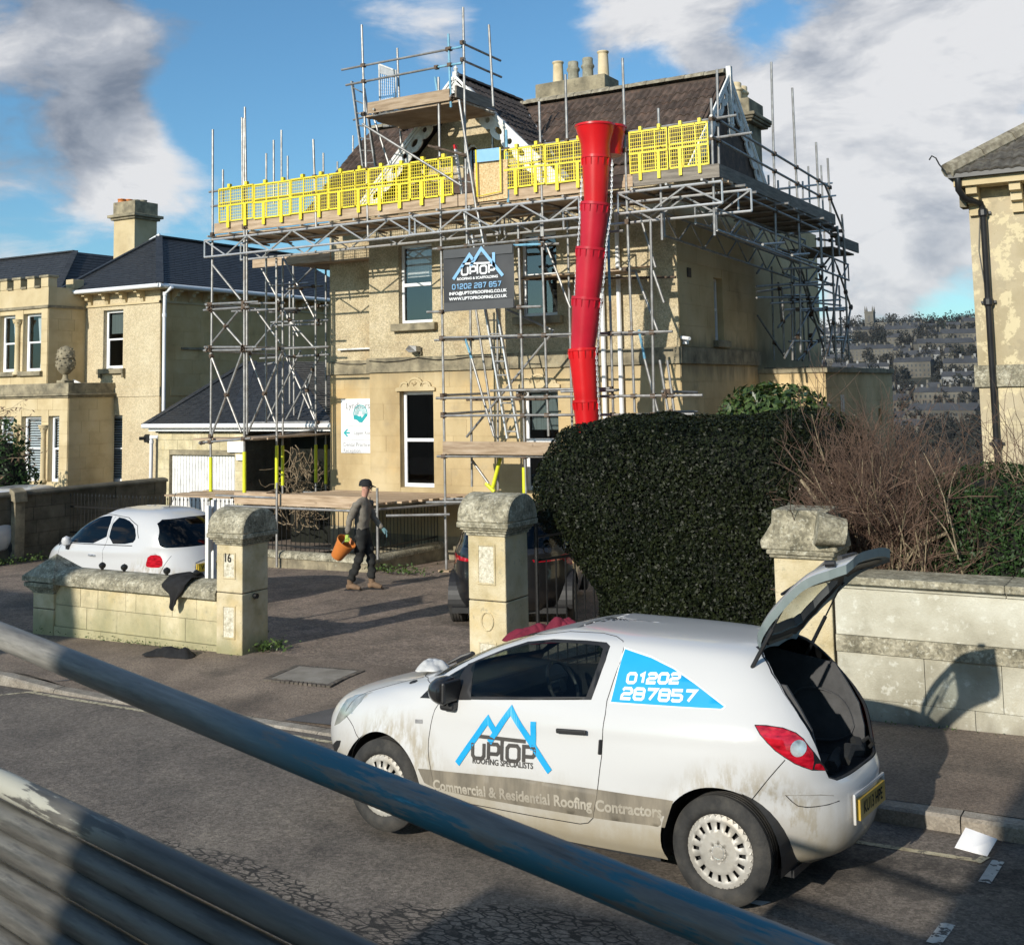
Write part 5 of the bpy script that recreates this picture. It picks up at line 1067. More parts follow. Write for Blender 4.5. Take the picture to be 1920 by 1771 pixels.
# right pillar and long wall
t = thing('gate_pillar', 'broken topped stone pillar at the start of the long street wall, behind the open tailgate', 'pillar', (-3.2, 10.5, .05))
MB().box((-3.42, 10.38, .0), (-2.92, 10.82, 1.42)).build('pillar_stone_block', 'pillar_stone', t, bevel=.012, seg=2)
for e, a, b_ in ((.03, 1.42, 1.45), (.05, 1.45, 1.49)): MB().box((-3.42 - e, 10.38 - e, a), (-2.92 + e, 10.82 + e, b_)).build('moulding', 'coping', t, bevel=.008)
pr_ = [(-3.52, 1.49), (-3.53, 1.56), (-3.47, 1.64), (-3.42, 1.72), (-3.41, 1.84), (-2.93, 1.84), (-2.92, 1.72), (-2.86, 1.62), (-2.84, 1.49)]
MB().prism([(x, 10.34, z) for x, z in pr_], (0, .48, 0)).build('cap', 'coping', t, bevel=.012, smooth=True)
MB().tube((-3.0, 10.28, 1.70), (-2.78, 10.38, 1.66), .15, 12, r2=.12).build('console', 'coping', t, smooth=True)
rw = thing('street_wall', 'long pale lichened street wall with moulded coping, right of the broken pillar', 'wall', (-.5, 10.4, 0))
MB().box((-2.92, 10.44, -.1), (4.2, 10.72, 1.2)).build('wall_core', 'soil', rw)
R = random.Random(31)
for (a, b_, pr, cuts, mm) in ((.0, .28, .0, (1.1, 1.3, .9), 'wall_lichen'), (.28, .66, .0, (.72, .60, .95, .8), 'wall_lichen'), (.66, .80, .022, (1.5, 1.2), 'coping'), (.80, 1.19, .0, (1.75, .85, 1.4, .9), 'wall_lichen')):
    x = -2.90; i = 0
    while x < 4.2:
        e = min(4.2, x + cuts[i % len(cuts)]); i += 1; piece('stone', mm, (x + .0025, 10.40 - pr - R.uniform(0, .002), a + .002), (e - .0025, 10.55, b_ - .002), rw); x = e
for e_, a, b_ in ((.02, 1.19, 1.215), (.04, 1.215, 1.235), (.085, 1.235, 1.30)):
    x = -2.96
    while x < 4.2: e = min(4.2, x + 1.45); MB().box((x + .002, 10.40 - e_, a + .001), (e - .002, 10.75 + e_, b_)).build('coping_stone', 'coping' if b_ > 1.25 else 'wall_lichen', rw, bevel=.006); x = e
# wall with railing round the sunken area in front of the villa
def railing(parent, pts, z0, z1, step=.115, spike=True, r=.0075):
    for (xa, ya), (xb, yb) in zip(pts, pts[1:]):
        a, b_ = Vector((xa, ya, 0)), Vector((xb, yb, 0)); L = (b_ - a).length; n = int(L / step)
        for zz in (z0 + .10, z1 - .22 if spike else z1): MB().obox(a + Vector((0, 0, zz)), b_ + Vector((0, 0, zz)), .012, .03).build('rail', 'iron', parent)
        bar = MB().tube((0, 0, z0), (0, 0, z1), r, 6)
        if spike: bar.lathe([(r, 0), (.016, .02), (0, .09)], (0, 0, z1), 6)
        me = bar.mesh('baluster', 'iron')
        for i in range(n + 1): c = a + (b_ - a) * (i / n); o = add_obj('baluster', me, parent); o.location = c - org(parent)
aw_ = thing('area_wall', 'low mossy kerb wall with rounded coping round the sunken area below the decking', 'wall', (-15.5, 18.1, -.4))
def aw_seg(x0, x1, y0, y1):
    R = random.Random(int(x0 * 7)); al = x1 - x0 > y1 - y0; a = x0 if al else y0; e1 = x1 if al else y1
    while a < e1 - .02:
        e = min(e1, a + R.uniform(1.0, 1.5)); e = e1 if e1 - e < .4 else e
        b0, b1 = ((a + .003, y0, -.7), (e - .003, y1, -.20)) if al else ((x0, a + .003, -.7), (x1, e - .003, -.20)); piece('stone', 'stone_dark', b0, b1, aw_); a = e
aw_seg(-22, -13.62, 17.95, 18.2); aw_seg(-13.87, -13.62, 18.2, 20.45)
coping_run(aw_, -22, -13.60, 17.92, 18.23, -.20, -.07, 'coping'); coping_run(aw_, -13.90, -13.59, 18.2, 20.45, -.20, -.07, 'coping')
rl = thing('area_railing', 'black spiked iron railing standing on the low mossy wall in front of the villa', 'railing', (-15.5, 18.08, -.1))
railing(rl, [(-22, 18.08), (-16.1, 18.08)], -.08, .80); railing(rl, [(-16.1, 18.08), (-13.75, 18.08)], -.08, .74, spike=False); railing(rl, [(-13.75, 18.08), (-13.75, 20.4)], -.08, .74, spike=False)
# decking over the area
dk = thing('boarded_deck', 'raised platform of pale scaffold boards in front of the white villa door', 'platform', (-15, 18.0, .8))
boards(dk, -17.1, -13.45, 17.98, 20.45, .91, m='deck_board', seed=20, skew=.10, L=4.4, name='deck_board')
tpiece('edge_board', 'board', TF(17.95), -17.0, -13.62, -.038, 0, .80, 1.02, dk)
DT = add_tubes(dk, [((-17.2, 17.9, .76), (-13.4, 17.9, .76)), ((-17.2, 19.2, .83), (-12.9, 19.2, .83)), ((-17.2, 20.3, .83), (-12.3, 20.3, .83)), ((-13.55, 17.8, .80), (-12.3, 20.3, .80)), ((-13.4, 17.9, -.1), (-13.4, 17.9, 1.2)), ((-13.2, 17.9, .70), (-12.2, 18.5, .70))])
for p, q in [((-12.639,18.4,0.915),(-11.581,18.4,0.955)),((-12.601,18.9,0.928),(-11.712,18.9,0.974))]: add_tubes(dk, [(p, q)])
st = [(-17.324,18.361,0.95),(-16.12,18.051,0.9)]
for i in range(4): piece('board', 'board', (-18.9 + i * .12, 17.9 + i * .24, .90 + i * .012), (-17.05 + i * .1, 18.12 + i * .24, .935 + i * .012), dk)
add_tubes(dk, [((-17.489,17.95,0.948),(-15.909,17.95,0.945))])
# gate leaf behind the right pillar
gl = thing('iron_gate', 'open black iron gate leaf with scrolled top rail swung in behind the right gate pillar', 'gate', (-6.15, 10.9, 0))
ga, gb = (-6.12, 10.9), (-5.55, 12.6)
railing(gl, [ga, gb], .02, 1.18, .13, spike=False, r=.009)
a, b_ = Vector((*ga, 0)), Vector((*gb, 0)); mb = MB()
for i in range(6):
    c = a.lerp(b_, (i + .5) / 6) + Vector((0, 0, 1.28)); d = (b_ - a).normalized(); mb.path([c + d * (.07 * cos(t * .7) * (1 - t * .06)) + Vector((0, 0, .07 * sin(t * .7) * (1 - t * .06))) for t in range(12)], .008, 4)
mb.path([a + Vector((0, 0, 1.42)), b_ + Vector((0, 0, 1.42))], .012, 5); mb.build('scrollwork', 'iron', gl)
MB().tube((*ga, -.05), (*ga, 1.55), .022, 8).build('post', 'iron', gl)
# dark boundary wall along the far drive
bw = thing('boundary_wall', 'dark soot stained block wall behind the white hatchback, running back to the garage', 'wall', (-22.2, 17, -.4))
X0w = -22.0
mat('soot_stone', [(.055, .050, .036), (.10, .09, .065), (.15, .135, .10)], 2.2, 8, .95, .6, 60, spots=[(5, .55, .7, (.045, .05, .03), .6), (2, .6, .75, (.22, .2, .15), .4)], rnd=.16)  # darkened stone: colour holds the shade on walls turned from the sun
MB().box((X0w - .25, 12.0, -.9), (X0w - .01, 20.9, .93)).build('wall_core', 'soil', bw)
R = random.Random(41)
for j in range(6):
    a = -.72 + j * .275; y = 12.0
    while y < 20.85:
        e = min(20.9, y + R.uniform(.38, .62)); e = 20.9 if 20.9 - e < .2 else e; piece('stone', 'soot_stone', (X0w - .12, y + .004, a + .004), (X0w + R.uniform(-.006, .01), e - .004, a + .271), bw); y = e
coping_run(bw, X0w - .32, X0w + .06, 12.0, 20.9, .92, 1.02, 'soot_stone')
MB().box((X0w, 16.55, -.7), (X0w + .14, 16.8, .85)).prism([(X0w, 16.5, .85), (X0w + .20, 16.5, .80), (X0w + .16, 16.5, 1.02), (X0w, 16.5, 1.10)], (0, .32, 0)).build('pier', 'stone_dark', bw, bevel=.01)

# ---------------------------------------------------------------- left neighbour
NY = 24.4
NX1 = -26.002
NX0 = -29.856
BY = NY - 1.35                                      # front of its bay
BX1 = -29.159
B2X = -27.855
NE = 6.112
N1 = thing('neighbour_villa', 'pale stone villa with slate hipped roof and battlemented bay beyond the left drive', 'house', (-28, 24.4, 0))
Tn, Tb, Tb2 = TF(NY), TF(BY), TF(22.75)
def nw(px0, py0, px1, py1): pass
nwin = [(-28.373,-27.527,3.836,5.579), (-28.371,-27.506,0.52,2.466)]
wall(N1, Tn, NX0 - 1.5, NX1, -.8, NE, nwin, 'neigh_render'); window(N1, Tn, *nwin[0], style='sash2', rec=.13, fw=.08, curtain='blind', glass='glass_dark'); window(N1, Tn, *nwin[1], style='sash2', rec=.13, fw=.08, curtain='shutter', glass='glass')
mb = MB(); tbox(mb, Tn, nwin[0][0] - .16, nwin[0][1] + .12, -.1, .12, nwin[0][2] - .15, nwin[0][2] - .003); mb.build('sill', 'stone_dark', N1, bevel=.01)
for x in (nwin[0][0] - .10, nwin[0][1] + .05): MB().box((x, NY - .10, nwin[0][2] - .27), (x + .07, NY, nwin[0][2] - .152)).build('bracket', 'stone_dark', N1)
bz0, bz1 = 3.0, 3.261
mb = MB(); tbox(mb, Tn, NX0, NX1 + .03, -.02, .03, bz0, bz1); mb.build('band', 'neigh_render', N1)
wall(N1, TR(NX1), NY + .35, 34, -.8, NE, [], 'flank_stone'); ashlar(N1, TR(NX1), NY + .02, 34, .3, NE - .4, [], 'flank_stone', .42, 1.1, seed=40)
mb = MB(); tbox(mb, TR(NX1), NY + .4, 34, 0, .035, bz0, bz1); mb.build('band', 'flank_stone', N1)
mb = MB(); tbox(mb, TR(NX1), NY + .8, 28.5, 0, .06, 4.35, 4.42); mb.build('cornice_strip', 'stone_dark', N1)
# eaves: cornice, brackets, gutter
EV = .42
for T, a, b in ((Tn, NX0 - .2, NX1 + .05), (TR(NX1), NY - .05, 34)):
    mb = MB(); tbox(mb, T, a, b, 0, .05, NE - .42, NE - .36); mb.build('moulding', 'neigh_stone', N1)
    mb = MB(); tbox(mb, T, a, b + (EV if T is Tn else 0), 0, EV - .04, NE - .045, NE - .003); mb.build('soffit', 'neigh_stone', N1)
    n = int((b - a) / .62)
    for i in range(n):
        u = a + .35 + i * (b - a - .4) / max(1, n - 1) if T is Tn else a + .5 + i * .62
        if u > b - .1: continue
        pr_ = [(0, -.36), (.06, -.36), (.10, -.25), (.20, -.22), (.22, -.12), (.34, -.10), (.34, -.05), (0, -.05)]
        p0 = [T(u, v, NE + w) for v, w in pr_]; q = Vector(T(u + .12, 0, 0)) - Vector(T(u, 0, 0)); MB().prism(p0, q).build('bracket', 'neigh_stone', N1)
mb = MB(); mb.tube((NX0 - .15, NY - EV - .02, NE + .03), (NX1 + EV, NY - EV - .02, NE + .03), .065, 10).tube((NX1 + EV, NY - EV - .02, NE + .03), (NX1 + EV, 34, NE + .03), .065, 10); mb.build('gutter', 'pvc', N1, smooth=True)
def slate_slope(parent, a, b, c, d, m='slate', gauge=.19, name='slate_course'):
    """slope with eaves a-b and top d-c, cut into overlapping courses; each course one strip"""
    a, b, c, d = map(Vector, (a, b, c, d)); L = max((d - a).length, (c - b).length); n = max(2, int(L / gauge)); nn = (b - a).cross(d - a).normalized(); nn = nn if nn.z > 0 else -nn; mb = MB(); R = random.Random(n)
    MB().add([a, b, c, d], [(0, 1, 2, 3)]).build('roof_slope', m, parent)
    for i in range(n):
        t0, t1 = i / n, (i + 1.05) / n; p0, q0, p1, q1 = a.lerp(d, t0), b.lerp(c, t0), a.lerp(d, min(1, t1)), b.lerp(c, min(1, t1)); w = (q0 - p0).length; k = max(1, int(w / .30))
        for j in range(k):
            h = .014 + R.uniform(0, .005); s0, s1 = (j + .015) / k, (j + .985) / k
            vs = [p0.lerp(q0, s0) + nn * h, p0.lerp(q0, s1) + nn * h, p1.lerp(q1, s1) + nn * .004, p1.lerp(q1, s0) + nn * .004, p0.lerp(q0, s0), p0.lerp(q0, s1)]
            mb.add(vs, [(0, 1, 2, 3), (4, 5, 1, 0)])
    return mb.build(name, m, parent, kind='stuff')
ex = NX1 + EV; ey = NY - EV; apex = (-29.292,27.4,8.172)
az_, ax_ = apex[2], apex[0]; lx = NX0 - .2
slate_slope(N1, (lx, ey, NE + .06), (ex, ey, NE + .06), (ax_, 27.4, az_), (ax_ - .05, 27.4, az_), gauge=.2)
slate_slope(N1, (ex, ey, NE + .06), (ex, 34, NE + .06), (ax_, 34, az_), (ax_, 27.4, az_), gauge=.2)
slate_slope(N1, (lx, ey, NE + .06), (ax_, 27.4, az_), (ax_, 30, az_), (lx - 2, 30, NE + .3), gauge=.3)
def hips(parent, p, q, m='slate', r=.10, L=.36):
    p, q = Vector(p), Vector(q); n = max(1, int((q - p).length / L)); d = (q - p) / n
    for i in range(n): MB().obox(p + d * i, p + d * (i + .97), .21, .05).build('ridge_tile', m, parent)
hips(N1, (ex, ey, NE + .10), (ax_, 27.4, az_ + .04)); hips(N1, (lx, ey, NE + .1), (ax_, 27.4, az_ + .04)); hips(N1, (ax_, 27.4, az_ + .04), (ax_, 34, az_ + .04))
MB().tube((ax_ - .3, 27.3, az_ - .1), (ax_ + .05, 27.4, az_ + .08), .06, 6).build('ridge_cap', 'pvc', N1)
# bay with battlements
wb = [(-31.328,-30.609,3.807,5.5), (-30.247,-29.436,3.803,5.503)]
bt = 6.277
wall(N1, Tb, BX1 - 4, BX1, 3.2, bt - .62, wb, 'neigh_stone'); ashlar(N1, Tb, BX1 - 4, BX1, 3.3, bt - .62, wb, 'neigh_stone', .34, .8, seed=50)
wall(N1, TR(BX1), BY + .35, NY, 3.2, bt - .62, [], 'neigh_stone'); ashlar(N1, TR(BX1), BY + .012, NY, 3.3, bt - .62, [], 'neigh_stone', .34, .7, seed=51)
for w_ in wb:
    window(N1, Tb, *w_, style='sash2', rec=.14, fw=.075, curtain='drape', glass='glass'); mb = MB(); tbox(mb, Tb, w_[0] - .1, w_[1] + .1, -.1, .12, w_[2] - .14, w_[2] - .003); mb.build('sill', 'stone_dark', N1, bevel=.01)
def column(x, y, z0, z1, r=.075):
    c = MB().lathe([(r * 1.7, 0), (r * 1.7, .05), (r * 1.2, .09), (r, .14), (r * .92, z1 - z0 - .22), (r * 1.15, z1 - z0 - .20), (r * 1.1, z1 - z0 - .16), (r * 1.9, z1 - z0 - .05), (r * 2, z1 - z0)], (x, y, z0), 14).build('column', 'neigh_stone', N1, smooth=True)
    for i in range(8):
        a = i * pi / 4; MB().lathe([(0, -.03), (.025, 0), (0, .03)], (x + r * 1.5 * cos(a), y + r * 1.5 * sin(a), z1 - .1), 6).build('leaf_carving', 'neigh_stone', c)
column((wb[0][1] + wb[1][0]) / 2, BY - .06, wb[0][2] - .1, wb[0][3] - .15)
for T, a, b in ((Tb, BX1 - 4.05, BX1 + .05), (TR(BX1), BY - .05, NY)):
    mb = MB(); tbox(mb, T, a, b, -.02, .06, bt - .64, bt - .56); mb.build('moulding', 'stone_dark', N1)
wall(N1, Tb, BX1 - 4, BX1, bt - .56, bt - .02, [], 'neigh_stone', t=.3, name='parapet'); wall(N1, TR(BX1), BY + .3, NY, bt - .56, bt - .02, [], 'neigh_stone', t=.3, name='parapet')
x = BX1
for i in range(7):
    MB().box((x - .32, BY - .02, bt - .02), (x, BY + .3, bt + .26)).build('merlon', 'neigh_stone', N1, bevel=.008); MB().box((x - .36, BY - .06, bt + .26), (x + .04, BY + .34, bt + .33)).build('merlon_cap', 'stone_dark', N1, bevel=.01); MB().box((x - .60, BY - .05, bt - .03), (x - .34, BY + .33, bt + .03)).build('merlon_cap', 'stone_dark', N1); x -= .62
for y in (23.9,): MB().box((BX1 - .3, y, bt - .02), (BX1 + .02, y + .4, bt + .26)).build('merlon', 'neigh_stone', N1, bevel=.008)
MB().box((BX1 - 4, BY + .2, bt - .5), (BX1 - .2, NY, bt - .3)).build('bay_roof', 'lead', N1)
# lower bay with its flat leaded top
lb = [(-30.94,-30.187,0.623,2.491), (-29.845,-28.968,0.63,2.491), (-28.665,-28.204,0.628,2.494)]
wall(N1, Tb2, B2X - 5, B2X, -.8, 3.12, lb, 'neigh_stone'); ashlar(N1, Tb2, B2X - 4, B2X, .3, 3.0, lb, 'neigh_stone', .34, .8, seed=52)
wall(N1, TR(B2X), 23.1, NY, -.8, 3.12, [], 'neigh_stone'); ashlar(N1, TR(B2X), 22.762, NY, .3, 3.0, [], 'neigh_stone', .34, .75, seed=53)
for i, w_ in enumerate(lb): window(N1, Tb2, *w_, style='sash2', rec=.14, fw=.075, curtain='shutter', glass='glass')
for i in (0, 1): column((lb[i][1] + lb[i + 1][0]) / 2, 22.70, lb[0][2], lb[0][3] - .25)
for e_, a, b in ((.05, 3.0, 3.06), (.12, 3.06, 3.12), (.03, 3.12, 3.42)): MB().box((B2X - 5, 22.75 - e_, a), (B2X + e_, NY, b)).build('cornice', 'stone_dark', N1, bevel=.01)
px_, pz_ = (-28.302,3.296)
u_ = thing('stone_urn', 'carved stone pineapple urn on the flat roof of the lower bay of the left villa', 'urn', (px_, 23.0, 3.42))
MB().box((px_ - .17, 22.83, 3.42), (px_ + .17, 23.17, 3.50)).build('plinth', 'stone_dark', u_, bevel=.01)
MB().lathe([(.13, 3.5), (.08, 3.56), (.07, 3.66), (.13, 3.70), (.22, 3.80), (.27, 3.93), (.26, 4.02), (.22, 4.10), (.25, 4.14), (.23, 4.32), (.15, 4.44), (0, 4.50)], (px_, 23.0, 0), 18).build('body', 'stone_dark', u_, smooth=True)
R = random.Random(2)
for i in range(60):
    a = i * 2.4; z = 3.82 + .60 * i / 60; r = np.interp(z, [3.8, 3.93, 4.02, 4.14, 4.32, 4.44], [.22, .27, .26, .25, .23, .15]); MB().lathe([(0, -.03), (.035, 0), (0, .05)], (px_ + r * cos(a), 23.0 + r * sin(a), z), 5).build('scale', 'stone_dark', u_)
# downpipes
def pipe(parent, pts, m='pvc', r=.05, name='downpipe'):
    o = MB().path(pts, r, 10).build(name, m, parent, smooth=True)
    for p in pts[1:-1]: MB().lathe([(r * 1.25, -.05), (r * 1.25, .05)], p, 10).build('pipe_collar', m, o)
    return o
pipe(N1, [(-25.371,24.25,6.095),(-25.656,24.25,5.913),(-25.673,24.25,5.295),(-25.669,24.25,2.024)])
pipe(N1, [(-30.141,24.2,6.133),(-29.817,24.2,5.825),(-29.728,24.2,5.685),(-29.724,24.2,4.038)]); MB().box((-29.843,24.1,5.642), (-29.583000000000002,24.3,5.842)).build('hopper', 'pvc', N1, bevel=.02)
pipe(N1, [(-29.259,24.0,3.533),(-28.618,24.0,3.314),(-28.579,24.0,2.812),(-28.595,24.0,0.527)])
pipe(N1, [(-25.799,24.2,1.841),(-26.077,24.2,1.84),(-26.085,24.2,1.704),(-26.098,24.2,0.6)])
q_ = (-26.429,24.3,1.799)
MB().tube((q_[0], NY, q_[2]), (q_[0], NY - .08, q_[2]), .12, 12).tube((q_[0] - .05, NY - .06, q_[2]), (q_[0] - .16, NY - .2, q_[2]), .05, 8).build('wall_lamp', 'iron', N1)
# chimney
c0, c1 = (-32.006,27.9,8.541), (-29.777,27.9,8.353)
c1 = (-30.991,27.9,8.455)
s3 = MB().box((c0[0], 27.9, NE), (c1[0], 28.9, 9.52)).build('chimney_stack', 'neigh_stone', N1, bevel=.01)
ct = 9.52
for e_, a, b in ((.08, -.50, -.42), (.16, -.42, -.32), (.02, -.32, .12)): MB().box((c0[0] - e_, 27.9 - e_, ct + a), (c1[0] + e_, 28.9 + e_, ct + b)).build('chimney_cornice', 'stone_dark', s3, bevel=.012)
for i in range(4): pot(s3, (c0[0] + .15 + i * .13, 28.1 + .2 * i, ct + .10), .16, .13, 'terracotta' if i < 2 else 'pot_grey', 0)
# house further left behind: second slate roof
N2 = thing('slate_roofed_house', 'far left house showing only its dark slate hipped roof behind the battlements', 'house', (-36, 29, 0))
r0, r1, r2 = (-37.087,30.0,8.576), (-36.752,27.0,7.088), (-35.483,31.0,8.138)
MB().box((-48, 29, -.5), (r0[0] + .8, 38, 6.0)).build('wall', 'neigh_stone', N2)
slate_slope(N2, (-50, 27.2, 5.9), (r0[0] + 2.6, 27.2, 5.9), (r0[0], 30.5, r0[2]), (-46, 30.5, r0[2] + .0), gauge=.22); slate_slope(N2, (r0[0] + 2.6, 27.2, 5.9), (r0[0] + 2.6, 38, 5.9), (r0[0], 38, r0[2]), (r0[0], 30.5, r0[2]), gauge=.22)
hips(N2, (r0[0] + 2.6, 27.2, 5.95), (r0[0], 30.5, r0[2] + .04)); hips(N2, (-46, 30.5, r0[2] + .04), (r0[0], 30.5, r0[2] + .04))

# garage
G = thing('garage', 'low stone garage with white door and steep slate roof between the two villas', 'garage', (-21.5, 21.8, -.4))
GYf = 21.8
GX0, GX1 = -23.245, -20.32
gd = (-22.846, -20.615, -.6, 1.506)
ge = 2.125
wall(G, TF(GYf), GX0, GX1, -.8, ge, [gd], 'stone_dark'); ashlar(G, TF(GYf), GX0, GX1, -.6, ge, [gd], 'garden_stone', .24, .5, seed=60)
wall(G, TR(GX1), GYf + .35, 27, -.8, ge, [], 'soot_stone'); ashlar(G, TR(GX1), GYf + .012, 27, -.6, ge, [], 'soot_stone', .24, .45, seed=61)
mb = MB(); n = 22
gdo = MB().box((gd[0], GYf + .10, gd[2]), (gd[1], GYf + .14, gd[3])).build('door', 'white_paint', G)
for i in range(n): a = gd[0] + (gd[1] - gd[0]) * i / n; MB().box((a + .012, GYf + .085, gd[2] + .02), (a + (gd[1] - gd[0]) / n - .006, GYf + .10, gd[3] - .02)).build('door_rib', 'white_paint', gdo)
MB().box((GX0 - .05, GYf - .06, ge - .07), (GX1 + .05, GYf + .0, ge + .0)).build('coping', 'coping', G)
hx = (-23.259,25.2,3.881)
RX1 = -17.334
gp, gq = (GX0 - .25, GYf - .25, ge + .14), (RX1, GYf - .25, ge + .14)
slate_slope(G, gp, gq, (hx[0] + 1.4, 25.2, hx[2]), (hx[0] - .1, 25.2, hx[2]), gauge=.2)
slate_slope(G, gq, (RX1, 29, ge + .14), (hx[0] + 1.4, 27, hx[2]), (hx[0] + 1.4, 25.2, hx[2]), gauge=.2, m='old_slate')
hips(G, gp, (hx[0] - .1, 25.2, hx[2] + .03)); hips(G, (gp[0] + 3.0, GYf - .2, ge + .16), (hx[0] + .1, 25.2, hx[2] + .03))
slate_slope(G, (gp[0], 29, ge + .14), gp, (hx[0] - .1, 25.2, hx[2]), (hx[0] - .1, 28, hx[2]), gauge=.25)
MB().tube((gp[0], gp[1] - .05, gp[2] - .03), (gq[0], gp[1] - .05, gp[2] - .03), .06, 8).build('gutter', 'pvc', G, smooth=True); MB().box((gp[0] + .1, gp[1] + .05, gp[2] - .16), (gq[0], gp[1] + .08, gp[2] - .01)).build('fascia', 'pvc', G)
for nm, P_, lab in (('notice', ((-20.799,21.7,1.85),(-20.251,21.7,1.589)), 'white notice board above the right corner of the garage door'), ('notice', ((-20.515,21.7,1.53),(-20.301,21.7,1.401)), 'small white notice beside the garage door')):
    a, b = P_; t = add_obj(nm, MB().box((a[0], 21.72, b[2]), (b[0], 21.75, a[2])).mesh(nm, 'logo_white')); tag(t, lab, 'sign')

# ---------------------------------------------------------------- right neighbour
RXc, RYc = [-3.0381433017928643,19.440687270691257]
RB = 3.0654588110432552; RE = 6.052983813810485
N3 = thing('right_villa', 'villa with blotched yellow render, bracketed eaves and black downpipe at the right edge', 'house', (RXc + 3, RYc, 0))
Trh = TF(RYc)
wall(N3, Trh, RXc, RXc + 9, -.6, RE, [], 'right_render'); MB().box((RXc + .002, RYc + .35, -.6), (RXc + .35, RYc + 9, RE)).build('wall', 'right_render', N3)
ashlar(N3, Trh, RXc, RXc + 9, .0, RB - .22, [], 'right_render', .6, 1.3, seed=70, depth=.008, joint=.004)
u = RXc - .05
while u < RXc + 9: tpiece('band_stone', 'coping', Trh, u, u + 1.3, -.1, .06, RB - .21, RB + .12, N3); u += 1.304
for i in range(9):
    x = RXc + .02 + i * .62 - .0; pr_ = [(0, -.55), (.08, -.55), (.10, -.40), (.2, -.38), (.21, -.26), (.32, -.24), (.33, -.12), (0, -.12)]
    MB().prism([(x, RYc - v, RE + w) for v, w in pr_], (.16, 0, 0)).build('bracket', 'neigh_stone', N3)
MB().box((RXc - .14, RYc - .40, RE - .12), (RXc + 9, RYc + 9, RE)).build('soffit', 'neigh_stone', N3)
MB().box((RXc - .10, RYc - .2, RE - .42), (RXc + .0, RYc + .1, RE - .12)).build('bracket', 'stone_dark', N3)
MB().box((RXc - .20, RYc - .50, RE + .0), (RXc + 9, RYc - .40, RE + .07)).box((RXc - .20, RYc - .40, RE), (RXc - .14, RYc + 9, RE + .07)).build('gutter', 'black_pvc', N3)
rex, rey = RXc - .20, RYc - .5; rh = 2.6; tp = Vector((rex + 3.6, rey + 4.2, RE + rh))
def in_hip(x, y, z): t_ = (y - rey) / 4.2; return x - rex > 3.6 * t_
tiles(N3, (rex, rey, RE + .05), (5.4, 0, 0), (0, 4.2, rh), .30, .33, tile_mesh('tile', 'old_slate', .30, .40, .03), in_hip, seed=7)
MB().add([(rex, rey, RE + .05), (rex + 10, rey, RE + .05), (rex + 10, rey + 4.2, RE + rh), tuple(tp), (rex, rey + 9, RE + .05)], [(0, 1, 2, 3), (0, 3, 4)]).build('roof_slope', 'old_slate', N3)
p, q = Vector((rex, rey, RE + .12)), tp + Vector((0, 0, .08)); n = 9
for i in range(n): a, b = p.lerp(q, i / n), p.lerp(q, (i + .97) / n); MB().tube(a, b, .13, 8).build('hip_tile', 'ridge', N3, smooth=True)
MB().path([(rex - .02, rey - .05, RE + .1), (rex - .10, rey - .08, RE + .22), (rex - .14, rey - .1, RE + .32), (rex - .20, rey - .1, RE + .36), (rex - .24, rey - .1, RE + .30)], .012, 5).build('hip_iron', 'iron', N3)
dpx = -2.8214897452074275
o = MB().path([(dpx - .28, RYc - .44, RE), (dpx - .28, RYc - .44, RE - .18), (dpx - .22, RYc - .36, RE - .3), (dpx - .02, RYc - .12, RE - .38), (dpx, RYc - .08, RE - .5), (dpx, RYc - .08, -.4)], .05, 10).build('downpipe', 'black_pvc', N3, smooth=True)
for z in (RE - .52, RE - 1.9, 2.0): MB().lathe([(.065, -.06), (.075, -.04), (.075, .04), (.065, .06)], (dpx, RYc - .08, z), 10).box((dpx - .11, RYc - .06, z - .02), (dpx + .11, RYc, z + .02)).build('pipe_collar', 'black_pvc', o)
MB().path([(dpx - .06, RYc - .05, RE - .6), (dpx - .1, RYc - .05, RE - 1.1), (dpx - .05, RYc - .05, RE - 1.6)], .007, 4).build('cable', 'black_pvc', N3)

# ---------------------------------------------------------------- vegetation
def leafmat(name, a, b, c, rough=.35, spec=.5):
    m = bpy.data.materials.new(name); m.use_nodes = True; N = NT(m.node_tree); N.n.clear(); pos = N.a('ShaderNodeNewGeometry').outputs['Position']
    wn = N.a('ShaderNodeTexWhiteNoise', {0: N.vm('SNAP', pos, (.035, .035, .035))}, noise_dimensions='3D').outputs[0]; f = N.m('ADD', N.m('MULTIPLY', wn, .6), N.m('MULTIPLY', N.noise(pos, 1.7, 3), .5))
    rp = N.a('ShaderNodeValToRGB', {0: f}); cr = rp.color_ramp; cr.elements[0].position = .15; cr.elements[0].color = (*a, 1); cr.elements[1].position = .9; cr.elements[1].color = (*c, 1); e = cr.elements.new(.5); e.color = (*b, 1)
    d = N.a('ShaderNodeBsdfPrincipled', {'Base Color': rp.outputs[0], 'Roughness': rough, 'Specular IOR Level': spec}); t = N.a('ShaderNodeBsdfTranslucent', {0: rp.outputs[0]}); mx = N.a('ShaderNodeMixShader', {0: .12}); N.l.new(d.outputs[0], mx.inputs[1]); N.l.new(t.outputs[0], mx.inputs[2])
    o = N.a('ShaderNodeOutputMaterial'); N.l.new(mx.outputs[0], o.inputs[0]); MATS[name] = m
leafmat('hedge_leaf', (.003, .005, .002), (.008, .012, .005), (.026, .033, .012), .45, .15)
leafmat('laurel_leaf', (.016, .035, .008), (.035, .065, .015), (.10, .14, .04), .3)
leafmat('shrub_leaf', (.012, .030, .008), (.022, .052, .013), (.045, .085, .025), .5, .25)
leafmat('weed_leaf', (.02, .04, .008), (.05, .09, .018), (.09, .14, .03), .5)
mat('leaf_core', [(.003, .004, .002), (.007, .009, .004)], 5, 4, .95)  # near-black filler added within foliage, its colour stands for the shade inside
